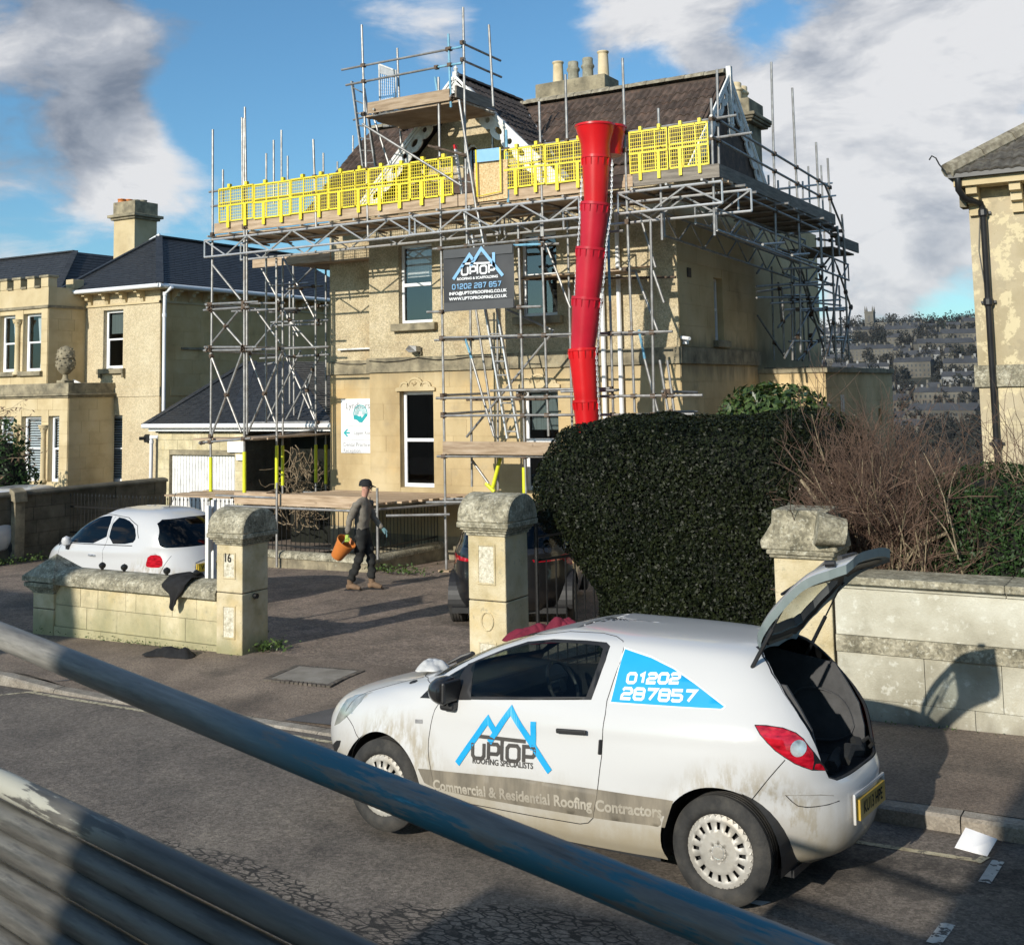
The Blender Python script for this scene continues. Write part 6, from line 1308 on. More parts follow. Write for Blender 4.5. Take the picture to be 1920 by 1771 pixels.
mat('stem_tan', [(.13, .10, .06), (.24, .19, .12), (.34, .275, .18)], 9, 5, .85, .2, 60)
mat('twig_red', [(.085, .050, .034), (.145, .088, .060), (.23, .15, .105)], 4, 4, .8)
mat('vine', [(.10, .075, .045), (.20, .15, .095), (.30, .24, .16)], 9, 4, .9)
def leaves(name, pts, nrm, size, m, parent, asp=.6, tilt=.9, seed=0, jit=.35):
    """a leaf-sized quad at every point, turned roughly along the local outward direction"""
    r = np.random.default_rng(seed); n = len(pts); N_ = nrm + r.normal(0, tilt, (n, 3)) * .6; N_ /= np.linalg.norm(N_, axis=1)[:, None]
    a = np.cross(N_, r.normal(0, 1, (n, 3))); a /= np.linalg.norm(a, axis=1)[:, None]; b = np.cross(N_, a); s = size * (1 + r.normal(0, jit, n).clip(-.6, .8))[:, None]
    o = org(parent); P = pts - np.array(o); A = a * s; B = b * s * asp
    V = np.stack([P - A, P - B * 1.0 + N_ * s * .12, P + A, P + B + N_ * s * .12], 1).reshape(-1, 3); F_ = np.arange(4 * n).reshape(n, 4)
    return add_obj(name, np_mesh(name, V, F_, m), parent)
def blob_points(n, c, rad, seed, power=2.0, depth=.12, lump=.08, zmin=-9, lf=3.0):
    """points in the skin of a lumpy superellipsoid"""
    r = np.random.default_rng(seed); d = r.normal(0, 1, (n, 3)); d /= np.linalg.norm(d, axis=1)[:, None]
    k = (np.abs(d) ** power).sum(1) ** (-1 / power); q = d * k[:, None]; ph = r.uniform(0, 6, 6)
    l = 1 + lump * (np.sin(q[:, 0] * lf + ph[0]) * np.cos(q[:, 1] * lf * 1.3 + ph[1]) + .6 * np.sin(q[:, 2] * lf * 2.1 + ph[2] + q[:, 0] * 3)) ; q = q * l[:, None]
    P = q * rad * (1 - depth * r.random(n) ** 1.6 / min(rad))[:, None] + c; nn = np.sign(d) * np.abs(q) ** (power - 1) / np.array(rad); nn /= np.linalg.norm(nn, axis=1)[:, None] + 1e-9; k = P[:, 2] > zmin; return P[k], nn[k]
def core(c, rad, power, parent, m='leaf_core', s=.90, lump=.06, warp=None):
    k = 40; vs = []
    for i in range(k // 2 + 1):
        for j in range(k):
            a, b = pi * i / (k // 2), 2 * pi * j / k; d = np.array([sin(a) * cos(b), sin(a) * sin(b), cos(a)]); q = d * (np.abs(d) ** power).sum() ** (-1 / power); vs.append(tuple(q * np.array(rad) * s + c))
    if warp: vs = [tuple(map(float, q)) for q in warp(vs)]
    MB().add(vs, [(i * k + j, i * k + (j + 1) % k, (i + 1) * k + (j + 1) % k, (i + 1) * k + j) for i in range(k // 2) for j in range(k)]).build('stem_mass', m, parent)
def lean_in(P):
    P = np.array(P, float); t = np.clip((1.75 - P[:, 2]) / 1.1, 0, 1); t = t * t * (3 - 2 * t); k = np.clip((-4.6 - P[:, 0]) / 1.6, 0, 1); P[:, 0] += .75 * t * k; P[:, 2] += .018 * np.sin(P[:, 0] * 3.1) + .018 * np.sin(P[:, 0] * 9.3 + P[:, 1] * 4); P[:, 1] += .05 * np.sin(P[:, 0] * 2.3 + P[:, 2] * 3.7) + .03 * np.sin(P[:, 2] * 9 + P[:, 0] * 5); return P
hd = thing('clipped_hedge', 'big dark clipped evergreen hedge behind the gate, rounded at its left end', 'hedge', (-4.6, 12.3, 0))
hc, hr = np.array([-4.86, 12.45, 1.08]), np.array([1.76, 1.25, 1.53])
core(hc, hr, 4.6, hd, s=.93, warp=lean_in); P, n = blob_points(300000, hc, hr, 1, 4.6, .12, .02, -.1, 4); k = (P[:, 1] < 12.9) | (P[:, 2] > 2.3); P, n = lean_in(P[k]), n[k]
leaves('foliage', P, n, .0165, 'hedge_leaf', hd, .55, seed=2); hc2, hr2 = np.array([-4.15, 12.75, 1.16]), np.array([1.15, 1.35, 1.48]); core(hc2, hr2, 4.4, hd, s=.93); P, n = blob_points(90000, hc2, hr2, 5, 4.4, .12, .03, 0, 4); k = P[:, 1] < 13.2; leaves('foliage', P[k], n[k], .018, 'hedge_leaf', hd, .55, seed=3)
lb_ = thing('laurel_bush', 'domed bush with larger glossy green leaves above the back of the clipped hedge', 'bush', (-4.6, 14.4, 0))
lc_, lr_ = np.array([-4.62, 14.3, 1.75]), np.array([.92, .9, 1.18]); core(lc_, lr_, 2.3, lb_, s=.82); P, n = blob_points(9500, lc_, lr_, 6, 2.3, .22, .06, 1.0, 3); leaves('foliage', P, n, .052, 'laurel_leaf', lb_, .42, seed=4)
gs_ = thing('green_shrub', 'soft green small leaved shrub above the right end of the long street wall', 'shrub', (-.9, 11.5, .5))
for i, (c, rad, cnt) in enumerate((((-1.62, 11.55, 1.32), (.86, .62, .86), 52000), ((-2.45, 11.35, 1.02), (.5, .4, .42), 12000), ((-.3, 11.8, 1.35), (1.1, .8, .95), 16000))):
    core(np.array(c), np.array(rad), 2.6, gs_, s=.86); P, n = blob_points(cnt, np.array(c), np.array(rad), 10 + i, 2.6, .2, .10, .7, 3.5); leaves('foliage', P, n, .017, 'shrub_leaf', gs_, .5, 1.4, seed=20 + i)
def tubes_np(name, segs, m, parent, sides=3):
    """segs: list of (p, q, r0, r1)"""
    S_ = np.array([[*p, *q, a, b] for p, q, a, b in segs]); p, q = S_[:, :3], S_[:, 3:6]; d = q - p; d /= np.linalg.norm(d, axis=1)[:, None] + 1e-9; u = np.cross(d, [.31, .95, .05]); u /= np.linalg.norm(u, axis=1)[:, None] + 1e-9; v = np.cross(d, u); rings = []
    for P, r in ((p, S_[:, 6]), (q, S_[:, 7])):
        for i in range(sides): t = 2 * pi * i / sides; rings.append(P + (u * cos(t) + v * sin(t)) * r[:, None])
    V = np.stack(rings, 1).reshape(-1, 3) - np.array(org(parent)); n = len(S_); base = (np.arange(n) * 2 * sides)[:, None, None]; f = np.array([[i, (i + 1) % sides, sides + (i + 1) % sides, sides + i] for i in range(sides)])[None]; F_ = (base + f).reshape(-1, 4)
    return add_obj(name, np_mesh(name, V, F_, m, True), parent)
def grow(R, p, d, L, r, lvl, segs, twigs, spread=.5, up=.25, kids=(4, 5, 5), minz=None):
    n = 4; pts = [p]; dd = d
    for i in range(n):
        dd = (dd + Vector((R.gauss(0, .16), R.gauss(0, .16), R.gauss(0, .12) + up * .12))).normalized(); q = pts[-1] + dd * (L / n); rr = r * (1 - .55 * i / n); (segs if lvl < 2 else twigs).append((tuple(pts[-1]), tuple(q), rr, r * (1 - .55 * (i + 1) / n))); pts.append(q)
    if lvl < len(kids):
        for k in range(kids[lvl]):
            t = R.uniform(.25, 1.0); i = min(n - 1, int(t * n)); b = pts[i].lerp(pts[i + 1], t * n - i); nd = (dd + Vector((R.gauss(0, spread), R.gauss(0, spread), R.gauss(0, spread) + up))).normalized(); grow(R, b, nd, L * R.uniform(.48, .75), r * .52, lvl + 1, segs, twigs, spread, up, kids)
bb = thing('bare_bush', 'large leafless red brown twiggy bush rising behind the long street wall', 'bush', (-2.2, 11.6, .5))
R = random.Random(77); sg, tw_ = [], []
for i in range(84):
    x = R.uniform(-3.3, -2.2) if i < 66 else R.uniform(-2.2, -.3); y = R.uniform(11.1, 11.9); lean = (x + 2.78) * .75 if i < 66 else R.uniform(-.2, .4)
    grow(R, Vector((x * .6 - 2.78 * .4 if i < 66 else x, y, .35)), Vector((lean + R.gauss(0, .22), R.gauss(-.05, .22), 1.0)).normalized(), R.uniform(1.05, 1.45) if i < 66 else R.uniform(1.2, 1.6), .017, 0, sg, tw_, .62, .22, (5, 5, 5) if i < 66 else (4, 4, 3))
keep = lambda s_: not ((s_[1][1] < 10.78 and s_[1][2] < 1.75) or s_[1][0] < -3.72 or (s_[1][1] < 11.1 and s_[1][0] < -3.3))
sg, tw_ = [s_ for s_ in sg if keep(s_)], [s_ for s_ in tw_ if keep(s_)]
tubes_np('stem', sg, 'stem_tan', bb, 4); tubes_np('twig', tw_, 'twig_red', bb, 3)
for pts in ([(-2.75, 11.2, .95), (-2.5, 11.1, 1.30), (-2.3, 11.05, 1.5), (-2.05, 11.0, 1.62)], [(-2.9, 11.2, 1.1), (-3.0, 11.1, 1.5), (-3.2, 11.05, 1.85), (-3.35, 11.05, 2.05)], [(-2.8, 11.2, 1.0), (-3.05, 11.05, 1.35), (-3.3, 11.0, 1.55), (-3.5, 11.0, 1.6)]): MB().path(pts, [.035, .03, .024, .014], 8).build('branch', 'stem_tan', bb, smooth=True)
# left: bush and pale sprays in front of the far villa
lbu = thing('garden_bush', 'dark green bush at the far left edge behind the block wall', 'bush', (-27.5, 20, 0)); c, rad = np.array((-27.1, 19.6, .9)), np.array((1.7, 1.0, 1.5)); core(c, rad, 2.2, lbu, s=.75); P, n = blob_points(7000, c, rad, 31, 2.2, .5, .12, 0, 3); leaves('foliage', P, n, .055, 'shrub_leaf', lbu, .5, 1.2, seed=33)
sp = thing('arching_sprays', 'thin arching bare stems with a few long leaves before the windows of the left villa', 'shrub', (-27, 19, 0)); R = random.Random(5); sg, lp = [], []
for i in range(20):
    p = Vector((R.uniform(-28.2, -26.4), R.uniform(18.8, 19.6), R.uniform(.8, 2.6))); d = Vector((R.uniform(.3, 1.1), R.uniform(-.1, .3), R.uniform(.25, 1.0))).normalized(); L = R.uniform(1.2, 2.8); n_ = 9
    for j in range(n_):
        q = p + d * (L / n_); sg.append((tuple(p), tuple(q), .011 * (1 - j / 12), .011 * (1 - (j + 1) / 12))); d = (d + Vector((.03, 0, -.09))).normalized()
        if j > 3: [lp.append(q + Vector((R.uniform(-.1, .1), R.uniform(-.05, .05), R.uniform(-.14, .0)))) for _ in range(2)]
        p = q
tubes_np('stem', sg, 'stem_tan', sp, 4); leaves('leaf', np.array(lp), np.tile([0., -1, 0], (len(lp), 1)), .06, 'twig_red', sp, .22, .8, seed=8)
vn = thing('dead_climber', 'tangle of dead brown climber stems on the garage flank under the scaffold tower', 'climber', (-18.5, 22, 0)); R = random.Random(12); mb = MB()
vx0, vx1 = -19.466, -18.538
for i in range(95):
    p = Vector((R.uniform(vx0, vx1), R.uniform(21.9, 22.6), R.uniform(-.3, 1.0))); pts = [p]; d = Vector((R.gauss(0, .5), 0, 1)).normalized()
    for j in range(7): d = (d + Vector((R.gauss(0, .7), R.gauss(0, .3), R.gauss(.1, .6)))).normalized(); p = p + d * .13; p.z = min(p.z, 1.75); pts.append(p)
    mb.path(pts, R.uniform(.007, .016), 4)
mb.build('vine_tangle', 'vine', vn, smooth=True, kind='stuff'); MB().box((vx0 - .2, 22.75, -.7), (vx1 + .6, 22.85, 1.9)).build('stem_mass', 'leaf_core', vn)
# weeds along wall feet
def tuft(c, rx, ry, n, s, seed, lab):
    r = np.random.default_rng(seed); P = np.array(c) + np.stack([r.normal(0, rx, n), r.normal(0, ry, n), np.abs(r.normal(0, s * 2.2, n))], 1); o = leaves('weeds', P, np.tile([0., -.3, 1.], (n, 1)), s, 'weed_leaf', None, .5, 1.2, seed=seed); tag(o, lab, 'weeds', kind='stuff')
tuft((-9.62, 10.75, .0), .12, .10, 260, .022, 1, 'small green weeds at the foot of the left gate pillar'); tuft((-12.9, 17.78, -.28), .35, .06, 260, .03, 2, 'weeds at the foot of the mossy area wall by the walking man')
tuft((-11.3, 10.42, -.04), .9, .05, 300, .012, 3, 'fringe of moss and weeds along the foot of the low garden wall'); tuft((-21.7, 15.6, -.42), .10, .9, 600, .035, 4, 'weeds along the foot of the dark block wall'); tuft((-2.0, 10.36, .10), 1.4, .03, 300, .010, 5, 'moss along the foot of the long street wall')

# ---------------------------------------------------------------- car bodies: stacked horizontal outlines
def pchip(xs, ys):
    xs, ys = np.array(xs, float), np.array(ys, float); h = np.diff(xs); d = np.diff(ys) / h; m = np.zeros(len(xs)); m[0], m[-1] = d[0], d[-1]
    for i in range(1, len(xs) - 1): m[i] = 0 if d[i - 1] * d[i] <= 0 else 2 * d[i - 1] * d[i] / (d[i - 1] + d[i])
    def f(x):
        x = np.clip(np.asarray(x, float), xs[0], xs[-1]); i = np.clip(np.searchsorted(xs, x) - 1, 0, len(h) - 1); t = (x - xs[i]) / h[i]
        return (1 + 2 * t) * (1 - t) ** 2 * ys[i] + t * (1 - t) ** 2 * h[i] * m[i] + t * t * (3 - 2 * t) * ys[i + 1] + t * t * (t - 1) * h[i] * m[i + 1]
    return f
class Shape:
    def __init__(s, front, rear, wid, xc, nf, nr, arches=(), ar=.36, crease=(), flare=.014):
        z, v = zip(*front); s.xf = pchip(z, v); z, v = zip(*rear); s.xr = pchip(z, v); z, v = zip(*wid); s.w = pchip(z, v); s.z0, s.z1 = z[0], z[-1]
        s.xc = xc; s.nf = pchip(*zip(*nf)); s.nr = pchip(*zip(*nr)); s.arches = arches; s.ar = ar; s.crease = crease; s.fl = flare
    def P(s, th, z):
        """th 0 = rear centre, pi = front centre (left side); returns x, y"""
        c, sn = np.cos(th), np.abs(np.sin(th)); fr = c < 0; a = np.where(fr, s.xf(z) - s.xc, s.xc - s.xr(z)); n = np.where(fr, s.nf(z), s.nr(z)); w = s.w(z)
        x = s.xc - np.sign(c) * a * np.abs(c) ** (2 / n); y = w * sn ** (2 / n); return x, y + s.bump(x, z) * np.clip(sn * 1.5 - .3, 0, 1)
    def bump(s, x, z):
        b = 0 * x
        for cx, cz in s.arches: r = np.hypot(x - cx, z - cz); b = b + s.fl * np.exp(-((r - s.ar - .02) / .045) ** 2)
        for x0, z0, x1, z1, h, wd in s.crease:
            t = np.clip((x - x0) / (x1 - x0), -.1, 1.1); zl = z0 + (z1 - z0) * t; fade = np.clip(1.2 - np.abs(t - .5) * 1.7, 0, 1); b = b + h * fade * np.tanh((z - zl) / wd) * np.exp(-((z - zl) / (wd * 5)) ** 2)
        return b
    def th_side(s, x, z):
        """angle at which the left side has this x"""
        x, z = np.asarray(x, float), np.asarray(z, float); fr = x > s.xc; a = np.where(fr, s.xf(z) - s.xc, s.xc - s.xr(z)); n = np.where(fr, s.nf(z), s.nr(z))
        q = np.clip(np.abs(x - s.xc) / np.maximum(a, 1e-4), 0, 1) ** (n / 2); th = np.arccos(q); return np.where(fr, pi - th, th)
    def th_end(s, y, z, front=False):
        n = s.nf(z) if front else s.nr(z); q = np.clip(np.abs(y) / np.maximum(s.w(z), 1e-4), 0, 1) ** (n / 2); th = np.arcsin(q); return pi - th if front else th
    def y_side(s, x, z): return s.P(s.th_side(x, z), np.asarray(z, float))[1]
hatch = Shape(
 front=[(.19, 3.12), (.27, 3.29), (.38, 3.36), (.50, 3.39), (.60, 3.38), (.70, 3.33), (.78, 3.24), (.84, 3.11), (.90, 2.92), (.95, 2.72), (1.0, 2.47), (1.04, 2.30), (1.10, 2.17), (1.20, 1.95), (1.30, 1.72), (1.37, 1.50), (1.415, 1.32), (1.435, 1.16), (1.448, .98), (1.452, .80)],
 rear=[(.19, -.44), (.27, -.58), (.36, -.635), (.50, -.66), (.64, -.655), (.71, -.61), (.80, -.585), (.95, -.545), (1.05, -.49), (1.15, -.415), (1.25, -.335), (1.34, -.24), (1.385, -.17), (1.408, -.10), (1.43, .04), (1.445, .32), (1.452, .80)],
 wid=[(.19, .775), (.27, .820), (.36, .838), (.50, .850), (.66, .856), (.80, .853), (.92, .838), (1.0, .812), (1.06, .782), (1.15, .735), (1.25, .685), (1.33, .635), (1.385, .585), (1.41, .535), (1.43, .46), (1.443, .32), (1.452, .001)],
 xc=1.15, nf=[(.19, 2.9), (.6, 3.1), (.9, 3.2), (1.03, 4.2), (1.2, 5), (1.452, 3.2)], nr=[(.19, 2.7), (.6, 3.0), (.74, 4.0), (.95, 4.8), (1.15, 5.2), (1.35, 4.8), (1.452, 3)], arches=((0, .29), (2.511, .29)), ar=.345,
 crease=((-.4, .93, 2.2, .80, .006, .03), (.45, .42, 2.1, .36, .006, .02)))

def carpaint(name, base, dirt=0.0, backc=(.02, .02, .021), rough=.28):
    m = bpy.data.materials.new(name); m.use_nodes = True; N = NT(m.node_tree); N.n.clear()
    pos = N.a('ShaderNodeTexCoord').outputs['Object']; z = N.a('ShaderNodeSeparateXYZ', {0: pos}).outputs[2]; c = N.mix(N.noise(pos, 2, 3), tuple(b * .96 for b in base), base)
    rg = rough
    if dirt:
        st = N.noise(N.vm('MULTIPLY', pos, (7, 7, 2.2)), 2.0, 7, .7); bl = N.noise(pos, 2.1, 6, .65); g = N.mr(z, .88, .25, 0, 1, False)
        d = N.m('MULTIPLY', N.mr(N.m('ADD', N.m('MULTIPLY_ADD', st, .28, g), N.m('MULTIPLY', bl, .60)), .78, 1.50), dirt)
        for cx in (0, 2.511):
            r = N.vm('DISTANCE', N.vm('MULTIPLY', pos, (1, 0, 1)), (cx - .12, 0, .30)); d = N.m('MAXIMUM', d, N.m('MULTIPLY', N.mr(r, .60, .38), N.mr(st, .40, .62, 0, .8)))
        c = N.mix(N.m('MULTIPLY', d, 1.0, clamp=True), c, (.33, .285, .205)); rg = N.m('MULTIPLY_ADD', d, .5, rough, clamp=True)
        sc = N.mr(N.noise(N.vm('MULTIPLY', pos, (30, 1, 3)), 3, 6, .8), .70, .76, 0, .5 * dirt); c = N.mix(N.m('MULTIPLY', sc, N.mr(z, 1.0, .6)), c, (.16, .14, .12))
    bf = N.a('ShaderNodeNewGeometry').outputs['Backfacing']
    bs = N.a('ShaderNodeBsdfPrincipled', {'Base Color': N.mix(bf, c, backc), 'Roughness': rg, 'Coat Weight': .6, 'Coat Roughness': .06, 'Specular IOR Level': .4})
    o = N.a('ShaderNodeOutputMaterial'); N.l.new(bs.outputs[0], o.inputs[0]); MATS[name] = m
carpaint('white_car', (.58, .585, .585), 1.0); carpaint('white_car_clean', (.56, .565, .57), .12); carpaint('black_car', (.012, .012, .013)); carpaint('grey_car', (.10, .13, .15))
mat('tyre', [(.016, .016, .016), (.032, .031, .029), (.06, .055, .048)], 7, 6, .85, .4, 60, local=True, spots=[(5, .55, .75, (.085, .078, .065), .5)])
mat('hubcap', [(.28, .265, .235), (.40, .38, .34), (.50, .48, .44)], 5, 6, .5, .1, 60, local=True, spots=[(3.5, .5, .72, (.30, .255, .19), .75)], metal=.25)
mat('black_trim', [(.010, .010, .011), (.018, .018, .019)], 8, 3, .5)
mat('boot_plastic', [(.045, .046, .048), (.075, .076, .078)], 9, 6, .75, .2, 60, spots=[(9, .66, .74, (.25, .25, .24), .5)], local=True)
mat('seat_cloth', [(.06, .062, .066), (.11, .113, .118)], 12, 4, .9)
mat('hatch_frame', [(.16, .20, .20), (.24, .29, .29)], 4, 4, .5, local=True)
mat('lamp_red', [(.22, .002, .008), (.45, .006, .018), (.60, .012, .03)], 5, 3, .08, local=True, stretch=(3, 3, 9), coat=1.0)
mat('lamp_clear', [(.30, .31, .32), (.62, .63, .64), (.85, .86, .87)], 10, 3, .12, metal=.6, local=True, coat=1)
mat('headlamp', [(.14, .145, .13), (.36, .37, .33), (.62, .62, .58)], 5, 4, .12, metal=.3, local=True, coat=1, spots=[(4, .5, .65, (.45, .44, .36), .5)])
mat('decal_blue', [(.012, .33, .66), (.016, .36, .70)], 5, 2, .35, local=True)
mat('decal_white', [(.80, .82, .84), (.84, .85, .87)], 5, 2, .4, local=True)
mat('decal_dark', [(.045, .042, .040), (.075, .068, .06)], 4, 5, .5, local=True)
mat('decal_stripe', [(.13, .115, .09), (.20, .175, .135), (.27, .235, .18)], 3, 7, .6, local=True, stretch=(3, 1, .8), spots=[(2.5, .5, .7, (.30, .26, .19), .5)])
mat('stripe_text', [(.30, .27, .22), (.40, .365, .30)], 4, 6, .6, local=True, spots=[(3, .52, .64, (.25, .22, .165), .8)])
mat('plate_yellow', [(.36, .23, .025), (.48, .32, .04)], 6, 5, .4, local=True); mat('plate_bright', [(.62, .42, .03), (.70, .48, .04)], 6, 3, .4, local=True)
def wheel(parent, c, r=.307, w=.19, side=1, caps=16, rr=.205, style='cap'):
    """wheel with its outer face towards side*y"""
    W_ = thing('wheel', None, None, c, local=True); W_.parent = parent; n = 56
    def lat(prof, k=n):
        vs = [(p[1] * cos(2 * pi * i / k), p[0] * side, p[1] * sin(2 * pi * i / k)) for p in prof for i in range(k)]
        return vs, [(j * k + i, j * k + (i + 1) % k, (j + 1) * k + (i + 1) % k, (j + 1) * k + i) for j in range(len(prof) - 1) for i in range(k)]
    h = w / 2; pf = [(-h + .02, rr - .03), (-h, rr + .03), (-h + .012, r - .03), (-h + .035, r), (-h + .06, r), (-h + .062, r - .008), (-h + .070, r - .008), (-h + .072, r), (-.004, r), (-.003, r - .008), (.005, r - .008), (.006, r), (h - .07, r), (h - .068, r - .008), (h - .06, r - .008), (h - .058, r), (h - .035, r - .001), (h - .016, r - .018), (h - .006, r - .045), (h - .001, r - .06), (h - .002, rr + .018), (h - .012, rr + .004), (h - .03, rr - .004)]
    MB().add(*lat(pf)).build('tyre', 'tyre', W_, smooth=True)
    MB().add(*lat([(h - .05, 0.001), (h - .05, rr)])).build('brake_disc', 'black_trim', W_)
    dish = lambda q: h - .022 + .016 * (1 - (q / rr) ** 2) - (.010 if q > rr * .93 else 0) + (.008 if q < .045 else 0)
    outer = circ(0, 0, rr - .002, n=64); holes = []
    for i in range(caps):
        a = 2 * pi * i / caps; r0, r1 = (rr * .60, rr * .80) if style == 'cap' else (rr * .30, rr * .86); da = .40 if style == 'cap' else .62
        wd = lambda q: (2 * pi / caps) * da * .5 * (1 if style == 'cap' else (.3 + .7 * q / rr)); loop = []
        for q, s_ in ((r0, -1), (r1, -1), (r1, 1), (r0, 1)): loop.append((q * cos(a + s_ * wd(q)), q * sin(a + s_ * wd(q))))
        holes.append(loop)
    extra = [(q * cos(t), q * sin(t)) for q in (.03, .045, .047, .07, rr * .5, rr * .88, rr * .925, rr * .94) for t in [2 * pi * (i + .5) / 32 for i in range(32)]]
    V, Fc = cdt(outer, holes, extra); mb = MB(); P = [(a, side * dish(math.hypot(a, b)), b) for a, b in V]; mb.add(P, [tuple(f) for f in Fc]); hc = mb.build('hubcap', 'hubcap', W_, smooth=True)
    sl = hc.modifiers.new('s', 'SOLIDIFY'); sl.thickness = .014; sl.offset = 0
    mb = MB(); mb.path([(.036 * cos(t * pi / 10), side * (dish(.03) + .004), .036 * sin(t * pi / 10)) for t in range(21)], .003, 5)
    if style == 'cap': mb.path([(.024 * cos(t * .5), side * (dish(.03) + .004), .024 * sin(t * .5) * (1 if t < 6 else .6)) for t in range(12)], .003, 5)
    mb.build('emblem', 'lamp_clear', W_)
    return W_
class Car:
    def __init__(s, root, S, paint, regions, step=.042, both=True):
        s.root, s.S = root, S; zt = np.linspace(S.z0, S.z1, 240); dz = np.diff(zt); vv = np.concatenate([[0], np.cumsum(np.sqrt(dz ** 2 + np.diff(S.w(zt)) ** 2 + (.55 * np.diff(S.xf(zt))) ** 2))]); s.zt, s.vv = zt, vv
        th = np.linspace(0, pi, 721); x, y = S.P(th, np.full(721, .62)); uu = np.concatenate([[0], np.cumsum(np.hypot(np.diff(x), np.diff(y)))]); s.th, s.uu = th, uu
        nu, nv = int(uu[-1] / step), int(vv[-1] / step); s.um, s.vm_ = uu[-1], vv[-1]; rect = [(0, 0), (s.um, 0), (s.um, s.vm_), (0, s.vm_)]
        vs = []; es = []
        def add_loop(L, closed=True):
            b = len(vs); vs.extend(Vector(p) for p in L); n = len(L); es.extend((b + i, b + (i + 1) % n) for i in range(n if closed else n - 1))
        add_loop([(s.um * i / nu, 0) for i in range(nu)] + [(s.um, s.vm_ * i / nv) for i in range(nv)] + [(s.um * (1 - i / nu), s.vm_) for i in range(nu)] + [(0, s.vm_ * (1 - i / nv)) for i in range(nv)])
        loops = []
        for nm, kind, pts, m in regions:
            D_ = []
            n = len(pts)
            for i in range(n):
                a, b = pts[i], pts[(i + 1) % n]; k = max(1, int(math.hypot(b[0] - a[0], b[1] - a[1]) / .03)); D_ += [(a[0] + (b[0] - a[0]) * t / k, a[1] + (b[1] - a[1]) * t / k) for t in range(k)]
            A = np.array(D_); zc = np.clip(A[:, 1], S.z0, S.z1); t = S.th_side(A[:, 0], zc) if kind == 'side' else S.th_end(A[:, 0], zc, kind == 'front')
            L = list(zip(np.interp(t, th, uu), np.interp(zc, zt, vv) + np.where(A[:, 1] < S.z0, A[:, 1] - S.z0, 0))); add_loop(L); loops.append((nm, L, m))
        for i in range(1, nu):
            for j in range(1, nv): vs.append(Vector((s.um * (i + .25 * (j % 2)) / nu, s.vm_ * j / nv)))
        V, E, Fc, _, _, _ = delaunay_2d_cdt(vs, es, [], 0, 1e-5)
        V = np.array([(v.x, v.y) for v in V]); Fc = np.array([f for f in Fc if len(f) == 3]); c = V[Fc].mean(1)
        keep = inpoly(c, rect); Fc = Fc[keep]; c = c[keep]
        a = V[Fc]; cr = (a[:, 1, 0] - a[:, 0, 0]) * (a[:, 2, 1] - a[:, 0, 1]) - (a[:, 1, 1] - a[:, 0, 1]) * (a[:, 2, 0] - a[:, 0, 0]); Fc[cr > 0] = Fc[cr > 0][:, ::-1]
        cls = np.full(len(Fc), -1)
        for k, (nm, L, m) in enumerate(loops): cls[(cls < 0) & inpoly(c, L)] = k
        tt = np.interp(V[:, 0], uu, th); zz = np.interp(V[:, 1], vv, zt); x, y = S.P(tt, zz); s.P3 = np.stack([x, y, zz], 1); s.Fc, s.cls, s.loops = Fc, cls, loops
        s.body = s.make('body', -1, paint, root); s.parts = {}
        for k, (nm, L, m) in enumerate(loops):
            if m: s.parts.setdefault(nm, []).append(s.make(nm, k, m, root, sides=(1, -1) if kind_of(regions[k]) != 'mid' else (0,)))
    def make(s, name, k, m, parent, sides=None, xform=None):
        F_ = s.Fc[s.cls == k]
        if not len(F_): return None
        if sides and len(sides) == 2 and k >= 0 and s.loops[k][0] not in MID:
            return [s.one(name, F_, m, parent, sd, xform) for sd in sides]
        P = np.concatenate([s.P3, s.P3 * [1, -1, 1]]); FF = np.concatenate([F_, F_[:, ::-1] + len(s.P3)])
        return s.fin(name, P, FF, m, parent, xform)
    def one(s, name, F_, m, parent, sd, xform): return s.fin(name, s.P3 * [1, sd, 1], F_ if sd > 0 else F_[:, ::-1], m, parent, xform)
    def fin(s, name, P, FF, m, parent, xform=None):
        used = np.unique(FF); rm = np.zeros(len(P), int); rm[used] = np.arange(len(used)); Q = P[used]
        if xform: Q = xform(Q)
        me = np_mesh(name, Q, rm[FF], m, True); bm = bmesh.new(); bm.from_mesh(me); bmesh.ops.remove_doubles(bm, verts=bm.verts, dist=.0012)
        bmesh.ops.dissolve_degenerate(bm, dist=1e-5, edges=bm.edges); bm.to_mesh(me); bm.free(); me.polygons.foreach_set('use_smooth', [True] * len(me.polygons)); return add_obj(name, me, parent)
    def on(s, x, z, off=.003):
        """point on the left flank, slightly proud"""
        return (x, float(s.S.y_side(x, min(max(z, s.S.z0), s.S.z1))) + off, z)
    def drape(s, name, poly, m, off=.0025, holes=(), grid=.05):
        xs = [p[0] for p in poly]; zs = [p[1] for p in poly]; D_ = []
        for i in range(len(poly)):
            a, b = poly[i], poly[(i + 1) % len(poly)]; k = max(1, int(math.hypot(b[0] - a[0], b[1] - a[1]) / grid)); D_ += [(a[0] + (b[0] - a[0]) * t / k, a[1] + (b[1] - a[1]) * t / k) for t in range(k)]
        ex = [(a, b) for a in np.arange(min(xs), max(xs), grid) for b in np.arange(min(zs), max(zs), grid)]; ex = [e for e, k in zip(ex, inpoly(np.array(ex), D_)) if k]
        V, Fc = cdt(D_, holes, ex); mb = MB().add([s.on(a, b, off) for a, b in V], [tuple(f) for f in Fc]); return mb.build(name, m, s.root, smooth=2)
